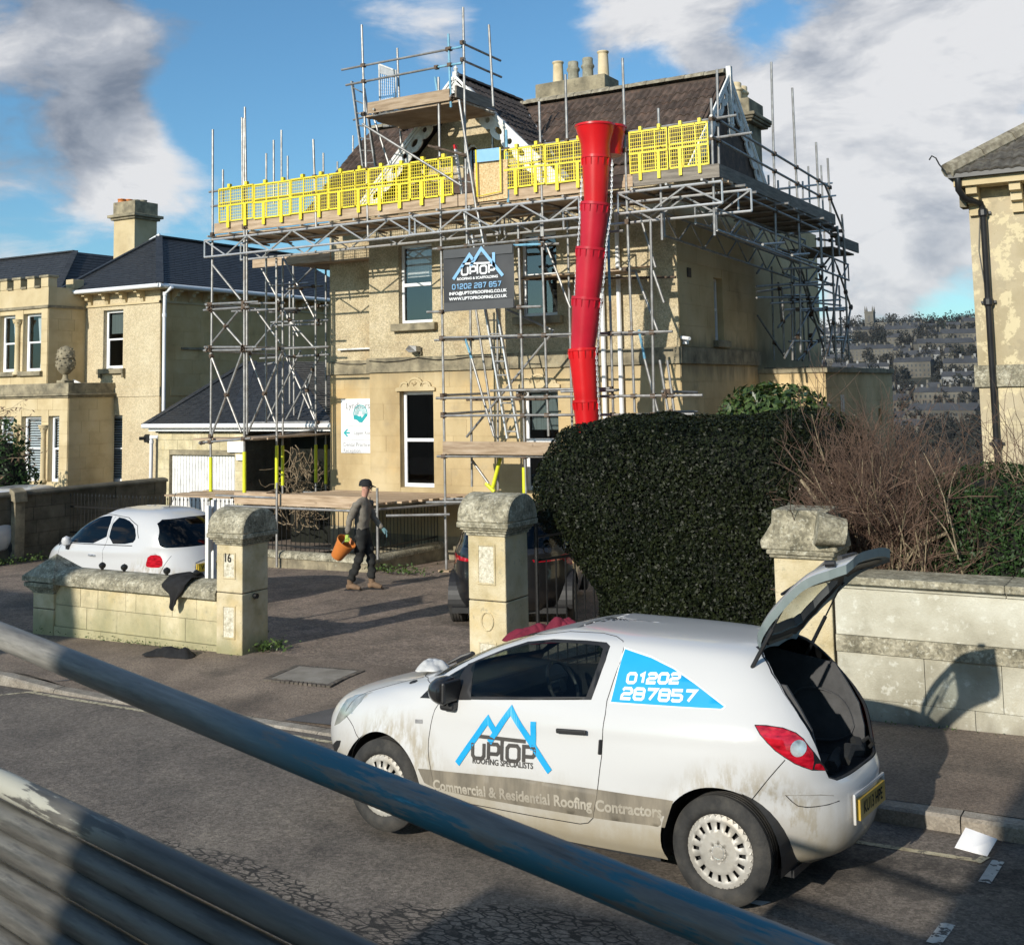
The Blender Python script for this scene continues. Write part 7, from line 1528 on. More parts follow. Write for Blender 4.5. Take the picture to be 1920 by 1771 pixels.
    def seam(s, name, pts, m='crack', r=.0028, off=.0, mirror=False, dense=True, closed=False):
        P = []
        for a, b in zip(pts, pts[1:] + (pts[:1] if closed else [])):
            k = max(1, int(math.hypot(b[0] - a[0], b[1] - a[1]) / .04)); P += [(a[0] + (b[0] - a[0]) * t / k, a[1] + (b[1] - a[1]) * t / k) for t in range(k)]
        P.append(pts[-1] if not closed else pts[0]); return MB().path([s.on(a, b, off) for a, b in P], r, 5).build(name, m, s.root)
    def text(s, t, size, m, x0, z0, x1, z1, sx=1.0, bold=0.0, off=.0045):
        """text whose baseline runs from (x0,z0) towards (x1,z1) on the left flank, stretched to that length"""
        me = text_mesh(t, size, m, 'lettering', sx, bold); w = max(v.co.x for v in me.vertices); L = x0 - x1
        for v in me.vertices: u, h = v.co.x / w, v.co.y; v.co = s.on(x0 - L * u, z0 + (z1 - z0) * u + h, off)
        return add_obj('lettering', me, s.root)
MID = ('windscreen', 'tailgate_panel', 'tailgate_glass', 'opening', 'rear_window', 'grille')
def kind_of(r): return 'x'
def smooth_poly(P, it=1):
    for _ in range(it):
        Q = []; n = len(P)
        for i in range(n): a, b = P[i], P[(i + 1) % n]; Q += [(a[0] * .75 + b[0] * .25, a[1] * .75 + b[1] * .25), (a[0] * .25 + b[0] * .75, a[1] * .25 + b[1] * .75)]
        P = Q
    return P
def arch_loop(cx, cz, r): return [(cx + r * cos(t), cz + r * sin(t)) for t in np.linspace(-.5, pi + .5, 40)] + [(cx - r * .9, cz - .5), (cx + r * .9, cz - .5)]
def arch_liner(root, cx, cz, r, y0=.77, y1=.48):
    for sd in (1, -1):
        k = 24; t = np.linspace(-.22, pi + .22, k); vs = [(cx + r * cos(a), sd * y, cz + r * sin(a)) for y in (y0, y1) for a in t] + [(cx, sd * y1, cz)]
        MB().add(vs, [(i, i + 1, k + i + 1, k + i) for i in range(k - 1)] + [(k + i, k + i + 1, 2 * k) for i in range(k - 1)]).build('wheel_arch', 'black_trim', root)
def seats(root, fx=(1.05,), bx=.25, zf=.38, w=.24, top=1.12):
    for x in fx:
        for y in (-.36, .36):
            o = MB().box((x - .02, y - w, zf), (x + .48, y + w, zf + .16)).prism([(x - .14, y - w, zf + .1), (x + .06, y - w, zf + .1), (x - .14, y - w, top - .14), (x - .28, y - w, top - .14)], (0, 2 * w, 0)).build('seat', 'seat_cloth', root, bevel=.05, seg=3)
            MB().box((x - .30, y - .13, top - .09), (x - .20, y + .13, top + .08)).build('headrest', 'seat_cloth', o, bevel=.04, seg=3)
    MB().prism([(bx, -.58, zf + .1), (bx + .14, -.58, zf + .1), (bx + .0, -.58, top - .22), (bx - .12, -.58, top - .22)], (0, 1.16, 0)).box((bx + .1, -.58, zf), (bx + .5, .58, zf + .12)).build('rear_seat', 'seat_cloth', root, bevel=.03, seg=2)
def dash(root, x0, z, steer=-.36):
    MB().prism([(x0 - .15, -.66, z - .30), (x0 - .22, -.66, z - .10), (x0 - .12, -.66, z), (x0 + .35, -.66, z), (x0 + .35, -.66, z - .3)], (0, 1.32, 0)).build('dashboard', 'black_trim', root, bevel=.03, seg=2)
    o = MB().path([(x0 - .33 + .08 * sin(t), steer + .18 * cos(t), z - .12 + .16 * sin(t)) for t in [2 * pi * i / 24 for i in range(25)]], .015, 6).build('steering_wheel', 'black_trim', root, smooth=True)
    MB().tube((x0 - .33, steer, z - .12), (x0 - .1, steer, z - .2), .05, 8).build('steering_column', 'black_trim', o)

# ------------------------------------------------ the white roofers' hatchback
car = thing('hatchback_car', 'dirty white roofing firm hatchback with blue phone number and its tailgate standing open', 'car', (0, 0, 0), local=True)
car.matrix_world = Matrix(((-0.966120,-0.040844,-0.005769,-2.5123), (0.040485,-0.964811,0.050895,7.3082), (-0.007906,0.050607,0.965642,-0.0119), (0, 0, 0, 1)))
gl_ = [(2.195,0.926),(2.101,1.025),(1.87,1.162),(1.808,1.194),(1.607,1.28),(1.426,1.344),(1.233,1.375),(0.986,1.386),(0.839,1.386),(0.802,1.368),(0.803,1.289),(0.845,1.062),(1.616,0.983)]
opening = [(0, .70), (.40, .70), (.47, .725), (.515, .82), (.545, .95), (.55, 1.06), (.525, 1.18), (.48, 1.28), (.41, 1.36), (.33, 1.398), (0, 1.408)]
tl = [(-0.215,1.027),(-0.278,1.028),(-0.362,1.017),(-0.425,0.99),(-0.461,0.957),(-0.508,0.876),(-0.556,0.767),(-0.5,0.785),(-0.427,0.827),(-0.333,0.898),(-0.25,0.981)]
reg = [('side_window', 'side', gl_, 'glass_car'), ('arch', 'side', arch_loop(0, .30, .365), None), ('arch', 'side', arch_loop(2.511, .30, .365), None),
 ('windscreen', 'front', [(0, 1.035), (.60, 1.04), (.66, 1.07), (.555, 1.33), (.50, 1.372), (0, 1.385)], 'glass_car'),
 ('opening', 'rear', opening, None), ('tail_lamp', 'side', tl, 'lamp_red'),
 ('headlamp', 'side', [(3.131,0.593),(3.085,0.692),(3.04,0.786),(2.949,0.83),(2.801,0.865),(2.802,0.817),(2.868,0.744),(2.963,0.677),(3.042,0.628)], 'headlamp'),
 ('fog_recess', 'side', [(3.474,0.284),(3.141,0.468),(3.083,0.5),(3.008,0.517),(3.034,0.471),(3.114,0.407)], 'black_trim'),
 ('grille', 'front', [(0, .30), (.5, .31), (.56, .40), (.5, .46), (0, .47)], 'black_trim'), ('grille', 'front', [(0, .66), (.42, .66), (.46, .74), (0, .76)], 'black_trim')]
CB = Car(car, hatch, 'white_car', reg, .04)
CB.drape('window_trim', gl_, 'black_trim', .002, [[(x * .93 + 1.42 * .07, z * .90 + 1.185 * .10) for x, z in gl_]])
PB = [(1.899,1.062),(1.873,1.166),(1.809,1.191),(1.78,1.096),(1.742,0.969),(1.846,0.957)]
CB.drape('door_pillar', PB, 'black_trim', .004)
arch_liner(car, 0, .30, .37); arch_liner(car, 2.511, .30, .37)
MB().box((-.38, -.60, .18), (2.9, .60, .22)).box((.40, -.74, .17), (2.1, .74, .20)).build('floor_pan', 'black_trim', car)
for cx in (0, 2.511):
    for sd in (1, -1): wheel(car, (cx, sd * .705, .307), side=sd)
seats(car, bx=.30, top=1.20); dash(car, 2.05, 1.0)
CB.drape('blue_decal', [(0.691,1.362),(0.706,1.065),(-0.009,1.097),(-0.027,1.109),(0.176,1.213),(0.333,1.282),(0.493,1.328)], 'decal_blue', .003)
CB.drape('decal_border', [(0.702,1.371),(0.713,1.057),(-0.02,1.092),(-0.038,1.112),(0.17,1.22),(0.335,1.291),(0.497,1.339)], 'decal_white', .0018)
def side_f(P0, P1):
    """metric frame on the flank: x from P0 towards P1, y up; returns the map and the length"""
    L = math.hypot(P1[0] - P0[0], P1[1] - P0[1]); ex = ((P1[0] - P0[0]) / L, (P1[1] - P0[1]) / L)
    return (lambda a, b: CB.on(P0[0] + ex[0] * a, P0[1] + ex[1] * a + b, .0055)), L
for s_, q in (('01202', [(0.622,1.172),(0.279,1.201),(0.632,1.239)]), ('287857', [(0.638,1.083),(0.159,1.112),(0.65,1.156)])):
    f_, L = side_f(q[0], q[1]); h = q[2][1] - q[0][1]; n = len(s_) - (.25 if s_ == '01202' else 0); wd = L / (n + .36 * (len(s_) - 1)); th_ = .017; word(s_, 0, th_ / 2, h - th_, wd, wd * .36, th_, f_, car, 'decal_white')
U0, U1, U2 = [(1.7,0.615),(1.232,0.648),(1.731,0.985)]
ff, LU = side_f(U0, U1)
uptop(ff, 0, 0, LU, car, 'decal_blue', 'decal_dark')
(a, b), (c, d) = [(1.703,0.581),(1.23,0.61)]
CB.text('ROOFING SPECIALISTS', .052, 'decal_dark', a, b, c, d, bold=.001)
st_top = [(2.165,0.478),(1.332,0.538),(0.767,0.553),(0.268,0.557)]; st_bot = [(0.331,0.394),(0.809,0.377),(1.343,0.367),(1.761,0.363),(2.022,0.369),(2.114,0.392)]
CB.drape('stripe', st_top + st_bot, 'decal_stripe', .002)
(a, b), (c, d) = [(2.039,0.362),(0.342,0.45)]
CB.text('Commercial & Residential Roofing Contractors', .092, 'stripe_text', a, b, c, d, bold=.003)
dr = [(1.996,0.934),(2.034,0.875),(2.06,0.776),(2.074,0.678),(2.076,0.603),(2.069,0.539),(2.027,0.371),(2.016,0.328),(1.964,0.309),(1.606,0.315),(1.222,0.318),(0.906,0.325),(0.846,0.341),(0.809,0.377),(0.776,0.502),(0.737,0.752),(0.727,0.993),(0.735,1.067),(0.72,1.178),(0.7,1.283),(0.701,1.358),(0.733,1.4),(0.803,1.417),(0.916,1.425),(1.155,1.419),(1.508,1.364),(1.708,1.309),(1.871,1.243),(1.911,1.188)]
CB.seam('door_seam', dr)
CB.seam('bumper_seam', [(-0.191,0.616),(-0.226,0.659),(-0.294,0.743),(-0.381,0.848)])
CB.seam('bumper_seam', [(2.947,0.698),(2.891,0.677),(2.845,0.651),(2.8,0.604),(2.755,0.582)])
CB.seam('bonnet_seam', [(2.972,0.724),(2.928,0.791),(2.882,0.835),(2.807,0.871),(2.638,0.926),(2.466,0.979),(2.342,1.013)], 'crack', .0022)
CB.seam('screen_seam', [(2.419,1.007),(2.266,1.024),(2.142,1.014)])
CB.seam('lamp_rim', tl, 'black_trim', .003, closed=True)
CB.drape('lamp_base', [(-0.504,0.883),(-0.51,0.874),(-0.555,0.77),(-0.502,0.787),(-0.509,0.83)], 'black_trim', .003)
lc = (-0.458,0.901)
CB.drape('reverse_lamp', circ(lc[0] + .015, lc[1] + .008, .036, .046, 18), 'lamp_clear', .004)
CB.seam('bumper_moulding', [(-0.364,0.646),(-0.39,0.603),(-0.415,0.58),(-0.455,0.571),(-0.499,0.572),(-0.55,0.577),(-0.594,0.588)], 'crack', .003)
CB.seam('bumper_moulding', [(-0.364,0.646),(-0.44,0.647),(-0.527,0.641),(-0.576,0.626)], 'hubcap', .003)
# handle, badge, mirror
h0, h1 = [(1.051,0.867),(0.834,0.881)]
def bar_on(name, p, q, w, h, m, off=.02):
    a, b = Vector(CB.on(*p, off)), Vector(CB.on(*q, off)); return MB().obox(a, b, w, h, up=(0, 0, 1)).build(name, m, car, bevel=min(w, h) * .45, seg=3)
bar_on('door_handle', h0, h1, .018, .030, 'black_trim', .022)
bq = [(2.2,0.792),(2.135,0.799),(2.133,0.773),(2.199,0.766)]; CB.drape('badge', bq, 'lamp_clear', .004)
j0, j1 = [(0.742,0.848),(0.747,0.76)]; bar_on('door_catch', j0, j1, .014, .03, 'black_trim', .003)
mc = Vector(CB.on(1.90, 1.02, .10))
mm = MB().add([(mc.x + .13 * x * (1 if x > 0 else .25), mc.y + .125 * y, mc.z + .095 * z) for x, y, z in [(cos(t) * sin(p), sin(t) * sin(p), cos(p)) for p in [pi * i / 10 for i in range(11)] for t in [2 * pi * j / 16 for j in range(16)]]], [(i * 16 + j, i * 16 + (j + 1) % 16, (i + 1) * 16 + (j + 1) % 16, (i + 1) * 16 + j) for i in range(10) for j in range(16)]).build('door_mirror', 'white_car', car, smooth=True)
MB().box((mc.x - .055, mc.y - .10, mc.z - .072), (mc.x - .02, mc.y + .105, mc.z + .072)).build('mirror_housing', 'black_trim', mm, bevel=.02, seg=3); MB().box((mc.x - .06, mc.y - .16, mc.z - .13), (mc.x + .05, mc.y + .02, mc.z - .07)).build('mirror_foot', 'black_trim', mm, bevel=.02, seg=2)
# tailgate: the closed panel turned up about its hinge
HX, HZ_, HA = -.085, 1.405, radians(96)
def flip(Q):
    x, z = Q[:, 0] - HX, Q[:, 2] - HZ_; c, s_ = cos(HA), sin(HA); return np.stack([HX + c * x + s_ * z * -1 * -1, Q[:, 1], HZ_ - s_ * x + c * z], 1)
def flipv(x, y, z): q = flip(np.array([[x, y, z]]))[0]; return (float(q[0]), float(q[1]), float(q[2]))
TG = Car.__new__(Car); TGS = hatch
glass_l = [(0, 1.06), (.36, 1.06), (.44, 1.09), (.445, 1.16), (.42, 1.27), (.36, 1.345), (.28, 1.368), (0, 1.375)]
tg = Car(car, hatch, 'white_car', [('tailgate_glass', 'rear', glass_l, None), ('tailgate_panel', 'rear', opening, None)], .035)
bpy.data.objects.remove(tg.body)
T_ = thing('tailgate', None, None, (0, 0, 0), local=True); T_.parent = car
tg.make('panel', 1, 'white_car', T_, xform=flip); tg.make('rear_glass', 0, 'glass', T_, xform=flip)
def inner(Q): R_ = Q.copy(); cx, cz = .35, 1.05; d = np.stack([cx - Q[:, 0], -Q[:, 1] * .25, (cz - Q[:, 2]) * .4], 1); d /= np.linalg.norm(d, axis=1)[:, None]; return flip(Q + d * .055)
mats_sv = tg.make('inner_panel', 1, 'hatch_frame', T_, xform=inner)
band = MB(); L = [p for p in opening] + [(-p[0], p[1]) for p in reversed(opening[1:-1])]
def surf(y, z): t = float(hatch.th_end(abs(y), z)); x, yy = hatch.P(np.array(t), np.array(z)); return np.array([[float(x), math.copysign(float(yy), y) if y else 0.0, z]])
def loop_band(name, L, f0, f1, m):
    A = [tuple(map(float, f0(surf(*p))[0])) for p in L]; B = [tuple(map(float, f1(surf(*p))[0])) for p in L]; n = len(L); return MB().add(A + B, [(i, (i + 1) % n, n + (i + 1) % n, n + i) for i in range(n)]).build(name, m, T_)
def dens(L, k=4): return [(a[0] + (b[0] - a[0]) * t / k, a[1] + (b[1] - a[1]) * t / k) for a, b in zip(L, L[1:] + L[:1]) for t in range(k)]
OL = dens(L); loop_band('edge', OL, flip, inner, 'hatch_frame')
GLl = dens([p for p in glass_l] + [(-p[0], p[1]) for p in reversed(glass_l[1:-1])]); loop_band('glass_seal', GLl, flip, inner, 'black_trim')
trim = [(0, .735), (.36, .735), (.43, .77), (.47, .87), (.46, 1.02), (0, 1.02)]; tr2 = Car(car, hatch, 'white_car', [('tailgate_panel', 'rear', trim, None)], .05); bpy.data.objects.remove(tr2.body)
def inner2(Q): d = np.stack([.35 - Q[:, 0], -Q[:, 1] * .25, (1.05 - Q[:, 2]) * .4], 1); d /= np.linalg.norm(d, axis=1)[:, None]; return flip(Q + d * .064)
tr2.make('trim_panel', 0, 'black_trim', T_, xform=inner2)
sealL = [(y * 1.10 if y < .5 else y * 1.05, z + (.03 if z > 1.2 else -.02)) for y, z in glass_l]
bd = Car(car, hatch, 'white_car', [('tailgate_glass', 'rear', glass_l, None), ('tailgate_panel', 'rear', [(0, 1.025), (.40, 1.025), (.475, 1.06), (.48, 1.16), (.455, 1.28), (.38, 1.365), (.30, 1.388), (0, 1.393)], None)], .05); bpy.data.objects.remove(bd.body); bd.make('glass_border', 1, 'black_trim', T_, xform=inner2)
for y in (.50, -.50): MB().tube(*(flipv(-.57, y, .78), flipv(-.57, y, .84)), .02, 8).build('hatch_stop', 'black_trim', T_)
MB().obox(flipv(-.58, -.16, .86), flipv(-.58, .16, .86), .03, .03).build('pull_handle', 'black_trim', T_); MB().path([flipv(-.56, 0, 1.0), flipv(-.47, .05, 1.12), flipv(-.39, .28, 1.22)], .010, 5).build('wiper', 'black_trim', T_)
MB().box((-.12, -.22, 1.405), (-.06, .22, 1.425)).build('hinge_cover', 'black_trim', T_)
for y, a, b in ((-.53, (1509,1231), (1579,1090)), (.53, (1404,1263), (1485,1110))):
    pass
sa = [(-0.097,1.227),(-0.376,1.737),(-0.108,1.277),(-0.385,1.771)]
for y0, y1, p, q in ((-.52, -.50, sa[0], sa[1]), (.53, .50, sa[2], sa[3])):
    A, B = Vector((p[0], y0, p[1])), Vector((q[0], y1, q[1])); o = MB().tube(A, A.lerp(B, .55), .013, 8).tube(A.lerp(B, .5), B, .006, 6).build('gas_strut', 'black_trim', car); MB().lathe([(0, -.02), (.02, 0), (0, .02)], B, 8).build('strut_joint', 'black_trim', o)
# boot: floor, side linings, opening gutter, bumper lip, plate
MB().add([(-.57, -.42, .655), (-.5, -.5, .64), (.30, -.56, .60), (.30, .56, .60), (-.5, .5, .64), (-.57, .42, .655)], [(0, 1, 2, 3, 4, 5)]).build('boot_floor', 'boot_plastic', car)
for sd in (1, -1):
    pts = [(-.50, .68), (-.50, .84), (-.47, .98), (-.40, 1.10), (-.32, 1.22), (.25, 1.28), (.25, .60), (-.50, .62)]
    o = MB().prism([(x, sd * (.455 if i < 5 or i == 7 else .55), z) for i, (x, z) in enumerate(pts)], (0, sd * .02, 0)).build('boot_lining', 'boot_plastic', car)
    oval = smooth_poly([(-.45, .74), (-.40, .98), (-.22, 1.06), (-.02, 1.02), (.06, .80), (.02, .70)], 2); MB().path([(x, sd * .452, z) for x, z in oval + oval[:1]], .008, 5).build('lining_rib', 'boot_plastic', o, smooth=True)
def gut(off, r, m, nm): MB().path([tuple(map(float, (surf(*p)[0] + np.array([off, 0, 0])))) for p in OL + OL[:1]], r, 6).build(nm, m, car, smooth=True)
gut(.014, .010, 'black_trim', 'boot_seal')
o = MB().path([(-.52, .02, .72), (-.50, -.1, .76), (-.53, -.22, .74), (-.48, -.33, .75), (-.5, -.40, .71)], [.03, .045, .04, .05, .03], 7).path([(-.46, .12, .70), (-.44, -.05, .71), (-.40, -.25, .70)], [.04, .05, .04], 7)
bg_ = thing('tool_bag', 'dark canvas tool bag lying at the boot sill of the white hatchback', 'bag', (0, 0, 0), local=True); bg_.matrix_world = car.matrix_world.copy()
o.build('bag_body', 'trousers', bg_, smooth=True); MB().path([(-.52, -.30, .77), (-.56, -.33, .80), (-.58, -.38, .76), (-.54, -.40, .72)], .012, 5).build('bag_handle', 'trousers', bg_, smooth=True)
px_ = -.663
o = MB().box((px_ - .012, -.26, .455), (px_ + .05, .26, .572)).build('number_plate', 'plate_yellow', car)
me = text_mesh('KU13 HPE', .098, 'crack', 'lettering', .92, .002, 'CENTER')
ob = add_obj('lettering', me, o); ob.matrix_local = Matrix(((0, 0, -1, px_ - .014), (-1, 0, 0, 0), (0, 1, 0, .482), (0, 0, 0, 1)))
MB().path([(px_ + .01, -.30, .44), (px_ + .01, -.30, .60), (px_ + .01, .30, .60), (px_ + .01, .30, .44)], .01, 5).build('plate_recess', 'white_car', car, smooth=True)
# roof and bonnet clutter
v = thing('maroon_jacket', 'crumpled maroon jacket lying at the front of the white hatchback roof', 'clothing', (0, 0, 0), local=True)
def crumple(name, m, c, R1, R2, hgt, seed, parent, rot=0.0, lab=None, cat=None, mw=None, n=26, amp=.35):
    """irregular draped heap of cloth: folded height field with a ragged outline"""
    R = random.Random(seed); ph = [R.uniform(0, 6.3) for _ in range(12)]; vs = []; fs = []; m_ = 48
    for j in range(n):
        q = j / (n - 1)
        for i in range(m_):
            t = 2 * pi * i / m_; rr_ = q * (1 + amp * .5 * sin(2 * t + ph[0]) + amp * .4 * sin(3 * t + ph[1]) + amp * .25 * sin(7 * t + ph[2])); x, y = rr_ * R1 * cos(t), rr_ * R2 * sin(t)
            fold = .55 + .16 * sin(x / R1 * 4.5 + y / R2 * 2 + ph[3] + 1.2 * sin(y / R2 * 2.5 + ph[4])) + .10 * abs(sin(y / R2 * 5 - x / R1 * 3 + ph[5])) + .06 * abs(sin(x / R1 * 8 + y / R2 * 6 + ph[6])); h = hgt * (1 - q ** 2.2) * max(.1, fold + .3) if q < 1 else 0
            xr, yr = x * cos(rot) - y * sin(rot), x * sin(rot) + y * cos(rot); vs.append((c[0] + xr, c[1] + yr, c[2] + h))
    fs = [(j * m_ + i, j * m_ + (i + 1) % m_, (j + 1) * m_ + (i + 1) % m_, (j + 1) * m_ + i) for j in range(n - 1) for i in range(m_)]
    o = MB().add(vs, fs).build(name, m, parent, smooth=2); s_ = o.modifiers.new('s', 'SOLIDIFY'); s_.thickness = .008
    if lab: tag(o, lab, cat)
    return o
v.matrix_world = car.matrix_world.copy()
crumple('cloth', 'maroon', (1.98, -.36, 1.17), .19, .12, .12, 3, v, .5); crumple('sleeve', 'maroon', (1.78, -.46, 1.24), .12, .09, .11, 8, v, .5)
v = thing('rag', 'pale rag and black cable on the bonnet of the white hatchback by the windscreen', 'rag', (0, 0, 0), local=True); v.matrix_world = car.matrix_world.copy()
crumple('rag_cloth', 'old_paint', (2.44, .30, 1.03), .12, .16, .06, 5, v, .2); MB().path([(2.32, .28, 1.07), (2.24, .22, 1.12), (2.16, .20, 1.15), (2.10, .26, 1.16), (2.2, .34, 1.10)], .012, 6).build('cable', 'black_trim', v, smooth=True)

# ------------------------------------------------ small rounded white car behind the left wall
bub = Shape(front=[(.20, 2.60), (.35, 2.78), (.50, 2.83), (.65, 2.82), (.78, 2.74), (.88, 2.58), (.95, 2.36), (1.0, 2.12), (1.08, 1.93), (1.20, 1.72), (1.32, 1.45), (1.42, 1.10), (1.47, .80), (1.488, .45)],
 rear=[(.20, -.50), (.35, -.64), (.50, -.70), (.62, -.70), (.75, -.66), (.90, -.60), (1.0, -.54), (1.12, -.45), (1.25, -.34), (1.36, -.20), (1.43, -.05), (1.47, .15), (1.488, .45)],
 wid=[(.20, .74), (.35, .79), (.55, .812), (.75, .81), (.90, .79), (.97, .755), (1.06, .715), (1.2, .665), (1.32, .60), (1.40, .53), (1.45, .44), (1.475, .30), (1.488, .001)],
 xc=1.0, nf=[(.2, 2.6), (.9, 2.8), (1.0, 3.6), (1.2, 4.4), (1.488, 3)], nr=[(.2, 2.5), (.9, 2.7), (1.0, 3.2), (1.25, 3.8), (1.488, 3)], arches=((0, .29), (2.30, .29)), ar=.33, crease=((-.5, .88, 2.4, .80, .012, .03),), flare=.02)
F5 = thing('small_car', 'small rounded white hatchback parked behind the low garden wall, seen from its left rear', 'car', (0, 0, 0), local=True)
F5.location = FIAT_LOC = Vector((-13.3,12.95,-0.18)); F5.rotation_euler = (0, .012, radians(174))
fr_ = [('side_window', 'side', smooth_poly([(1.93, .975), (1.70, 1.18), (1.40, 1.32), (1.02, 1.385), (.86, 1.38), (.82, 1.0)], 1), 'glass_black'), ('side_window', 'side', smooth_poly([(.76, 1.0), (.80, 1.375), (.50, 1.35), (.26, 1.26), (.16, 1.10), (.22, 1.02)], 1), 'glass_black'),
 ('arch', 'side', arch_loop(0, .29, .345), None), ('arch', 'side', arch_loop(2.30, .29, .345), None), ('windscreen', 'front', [(0, 1.02), (.58, 1.03), (.52, 1.30), (.42, 1.37), (0, 1.38)], 'glass_black'),
 ('rear_window', 'rear', smooth_poly([(-.56, .97), (.56, .97), (.60, 1.02), (.52, 1.30), (.44, 1.355), (-.44, 1.355), (-.52, 1.30), (-.6, 1.02)], 1), 'glass_black'), ('tail_lamp', 'rear', smooth_poly([(.60, .70), (.69, .70), (.70, .74), (.675, .87), (.60, .88), (.585, .80)], 1), 'lamp_red')]
fr_[5] = ('rear_window', 'rear', [(0, .965), (.54, .97), (.585, 1.0), (.575, 1.1), (.50, 1.30), (.42, 1.35), (0, 1.36)], 'glass_black')
FB = Car(F5, bub, 'white_car_clean', fr_, .05)
arch_liner(F5, 0, .29, .35, .76, .45); arch_liner(F5, 2.3, .29, .35, .76, .45); MB().box((-.45, -.7, .18), (2.5, .7, .23)).build('floor_pan', 'black_trim', F5)
for cx in (0, 2.30):
    for sd in (1, -1): wheel(F5, (cx, sd * .70, .292), .292, .18, sd, 12, .19, 'alloy')
seats(F5, (.85,), .10, .36, .22, 1.14); dash(F5, 1.78, .96)
FB.seam('door_seam', [(2.0, .93), (2.02, .80), (2.0, .45), (1.93, .30), (.95, .30), (.85, .40), (.79, .70), (.79, 1.0), (.82, 1.38)]); FB.seam('window_rim', [(1.95, .965), (.20, .995)], 'black_trim', .006); FB.seam('bumper_seam', [(-.30, .60), (-.36, .74), (-.42, .86)])
FB.seam('roof_rim', [(1.93, .99), (1.70, 1.20), (1.40, 1.345), (1.02, 1.405), (.5, 1.37), (.22, 1.27), (.12, 1.1)], 'black_trim', .005)
a, b = Vector(FB.on(.96, .83, .015)), Vector(FB.on(1.12, .83, .015)); MB().obox(a, b, .02, .03).build('door_handle', 'lamp_clear', F5, bevel=.008, seg=2)
mc = Vector(FB.on(1.72, 1.0, .09)); MB().lathe([(0, -.08), (.06, -.05), (.075, 0), (.06, .05), (0, .08)], mc, 12).build('door_mirror', 'white_car_clean', F5, smooth=True); MB().box((mc.x - .06, mc.y - .10, mc.z - .12), (mc.x + .02, mc.y, mc.z - .06)).build('mirror_foot', 'black_trim', F5)
o = MB().box((-.715, -.26, .62), (-.66, .26, .73)).build('number_plate', 'plate_bright', F5); me = text_mesh('WU64 VNF', .095, 'crack', 'lettering', .92, .002, 'CENTER'); ob = add_obj('lettering', me, o); ob.matrix_local = Matrix(((0, 0, -1, -.717), (-1, 0, 0, 0), (0, 1, 0, .645), (0, 0, 0, 1)))
MB().path([(-.68, -.30, .60), (-.70, -.30, .75), (-.70, -.15, .78), (-.70, .15, .78), (-.70, .30, .75), (-.68, .30, .60)], .014, 6).build('plate_surround', 'lamp_clear', F5, smooth=True); MB().tube((-.62, 0, .86), (-.66, 0, .86), .045, 14).build('emblem', 'lamp_red', F5)
MB().path([(.30, 0, 1.47), (.20, 0, 1.58), (.12, 0, 1.70)], .006, 5).build('aerial', 'black_trim', F5)

# ------------------------------------------------ dark car on the drive
suv = Shape(front=[(.25, 3.0), (.5, 3.2), (.75, 3.18), (.92, 3.0), (1.0, 2.4), (1.08, 2.15), (1.3, 1.6), (1.45, 1.2), (1.50, .8)], rear=[(.25, -.60), (.40, -.72), (.60, -.74), (.78, -.70), (.95, -.68), (1.05, -.60), (1.2, -.48), (1.35, -.35), (1.44, -.15), (1.48, .2), (1.50, .8)],
 wid=[(.25, .80), (.5, .86), (.8, .865), (.98, .83), (1.1, .77), (1.3, .67), (1.42, .56), (1.47, .42), (1.50, .001)], xc=1.2, nf=[(.25, 2.6), (1, 3), (1.5, 4)], nr=[(.25, 3.0), (1, 3.2), (1.2, 4), (1.5, 3)], arches=((0, .32), (2.56, .32)), ar=.36, crease=((-.6, .86, 3, .8, .01, .03),))
DC = thing('dark_car', 'black parked car with red tail lamps mostly hidden behind the taller gate pillar', 'car', (0, 0, 0), local=True)
DC.location = ((-8.2,13.95,-0.13)); DC.rotation_euler = (0, 0, radians(113))
DB = Car(DC, suv, 'black_car', [('side_window', 'side', [(2.0, 1.02), (1.6, 1.25), (1.1, 1.40), (.3, 1.40), (-.1, 1.25), (-.3, 1.1), (-.2, 1.03)], 'glass_black'), ('arch', 'side', arch_loop(0, .32, .37), None), ('arch', 'side', arch_loop(2.56, .32, .37), None),
 ('rear_window', 'rear', [(0, 1.03), (.60, 1.03), (.55, 1.3), (.45, 1.38), (0, 1.39)], 'glass_black'), ('tail_lamp', 'rear', [(.34, .90), (.60, .91), (.80, .93), (.845, .80), (.80, .74), (.74, .80), (.70, .86), (.36, .87)], 'lamp_red'), ('reflector', 'rear', [(.70, .50), (.76, .50), (.79, .62), (.76, .62)], 'lamp_red'), ('windscreen', 'front', [(0, 1.06), (.6, 1.06), (.5, 1.38), (0, 1.4)], 'glass_black')], .055)
arch_liner(DC, 0, .32, .375, .82, .5); arch_liner(DC, 2.56, .32, .375, .82, .5); MB().box((-.5, -.75, .2), (2.9, .75, .27)).build('floor_pan', 'black_trim', DC)
for cx in (0, 2.56):
    for sd in (1, -1): wheel(DC, (cx, sd * .73, .325), .325, .21, sd, 10, .215, 'alloy')
seats(DC, (1.05,), .3)
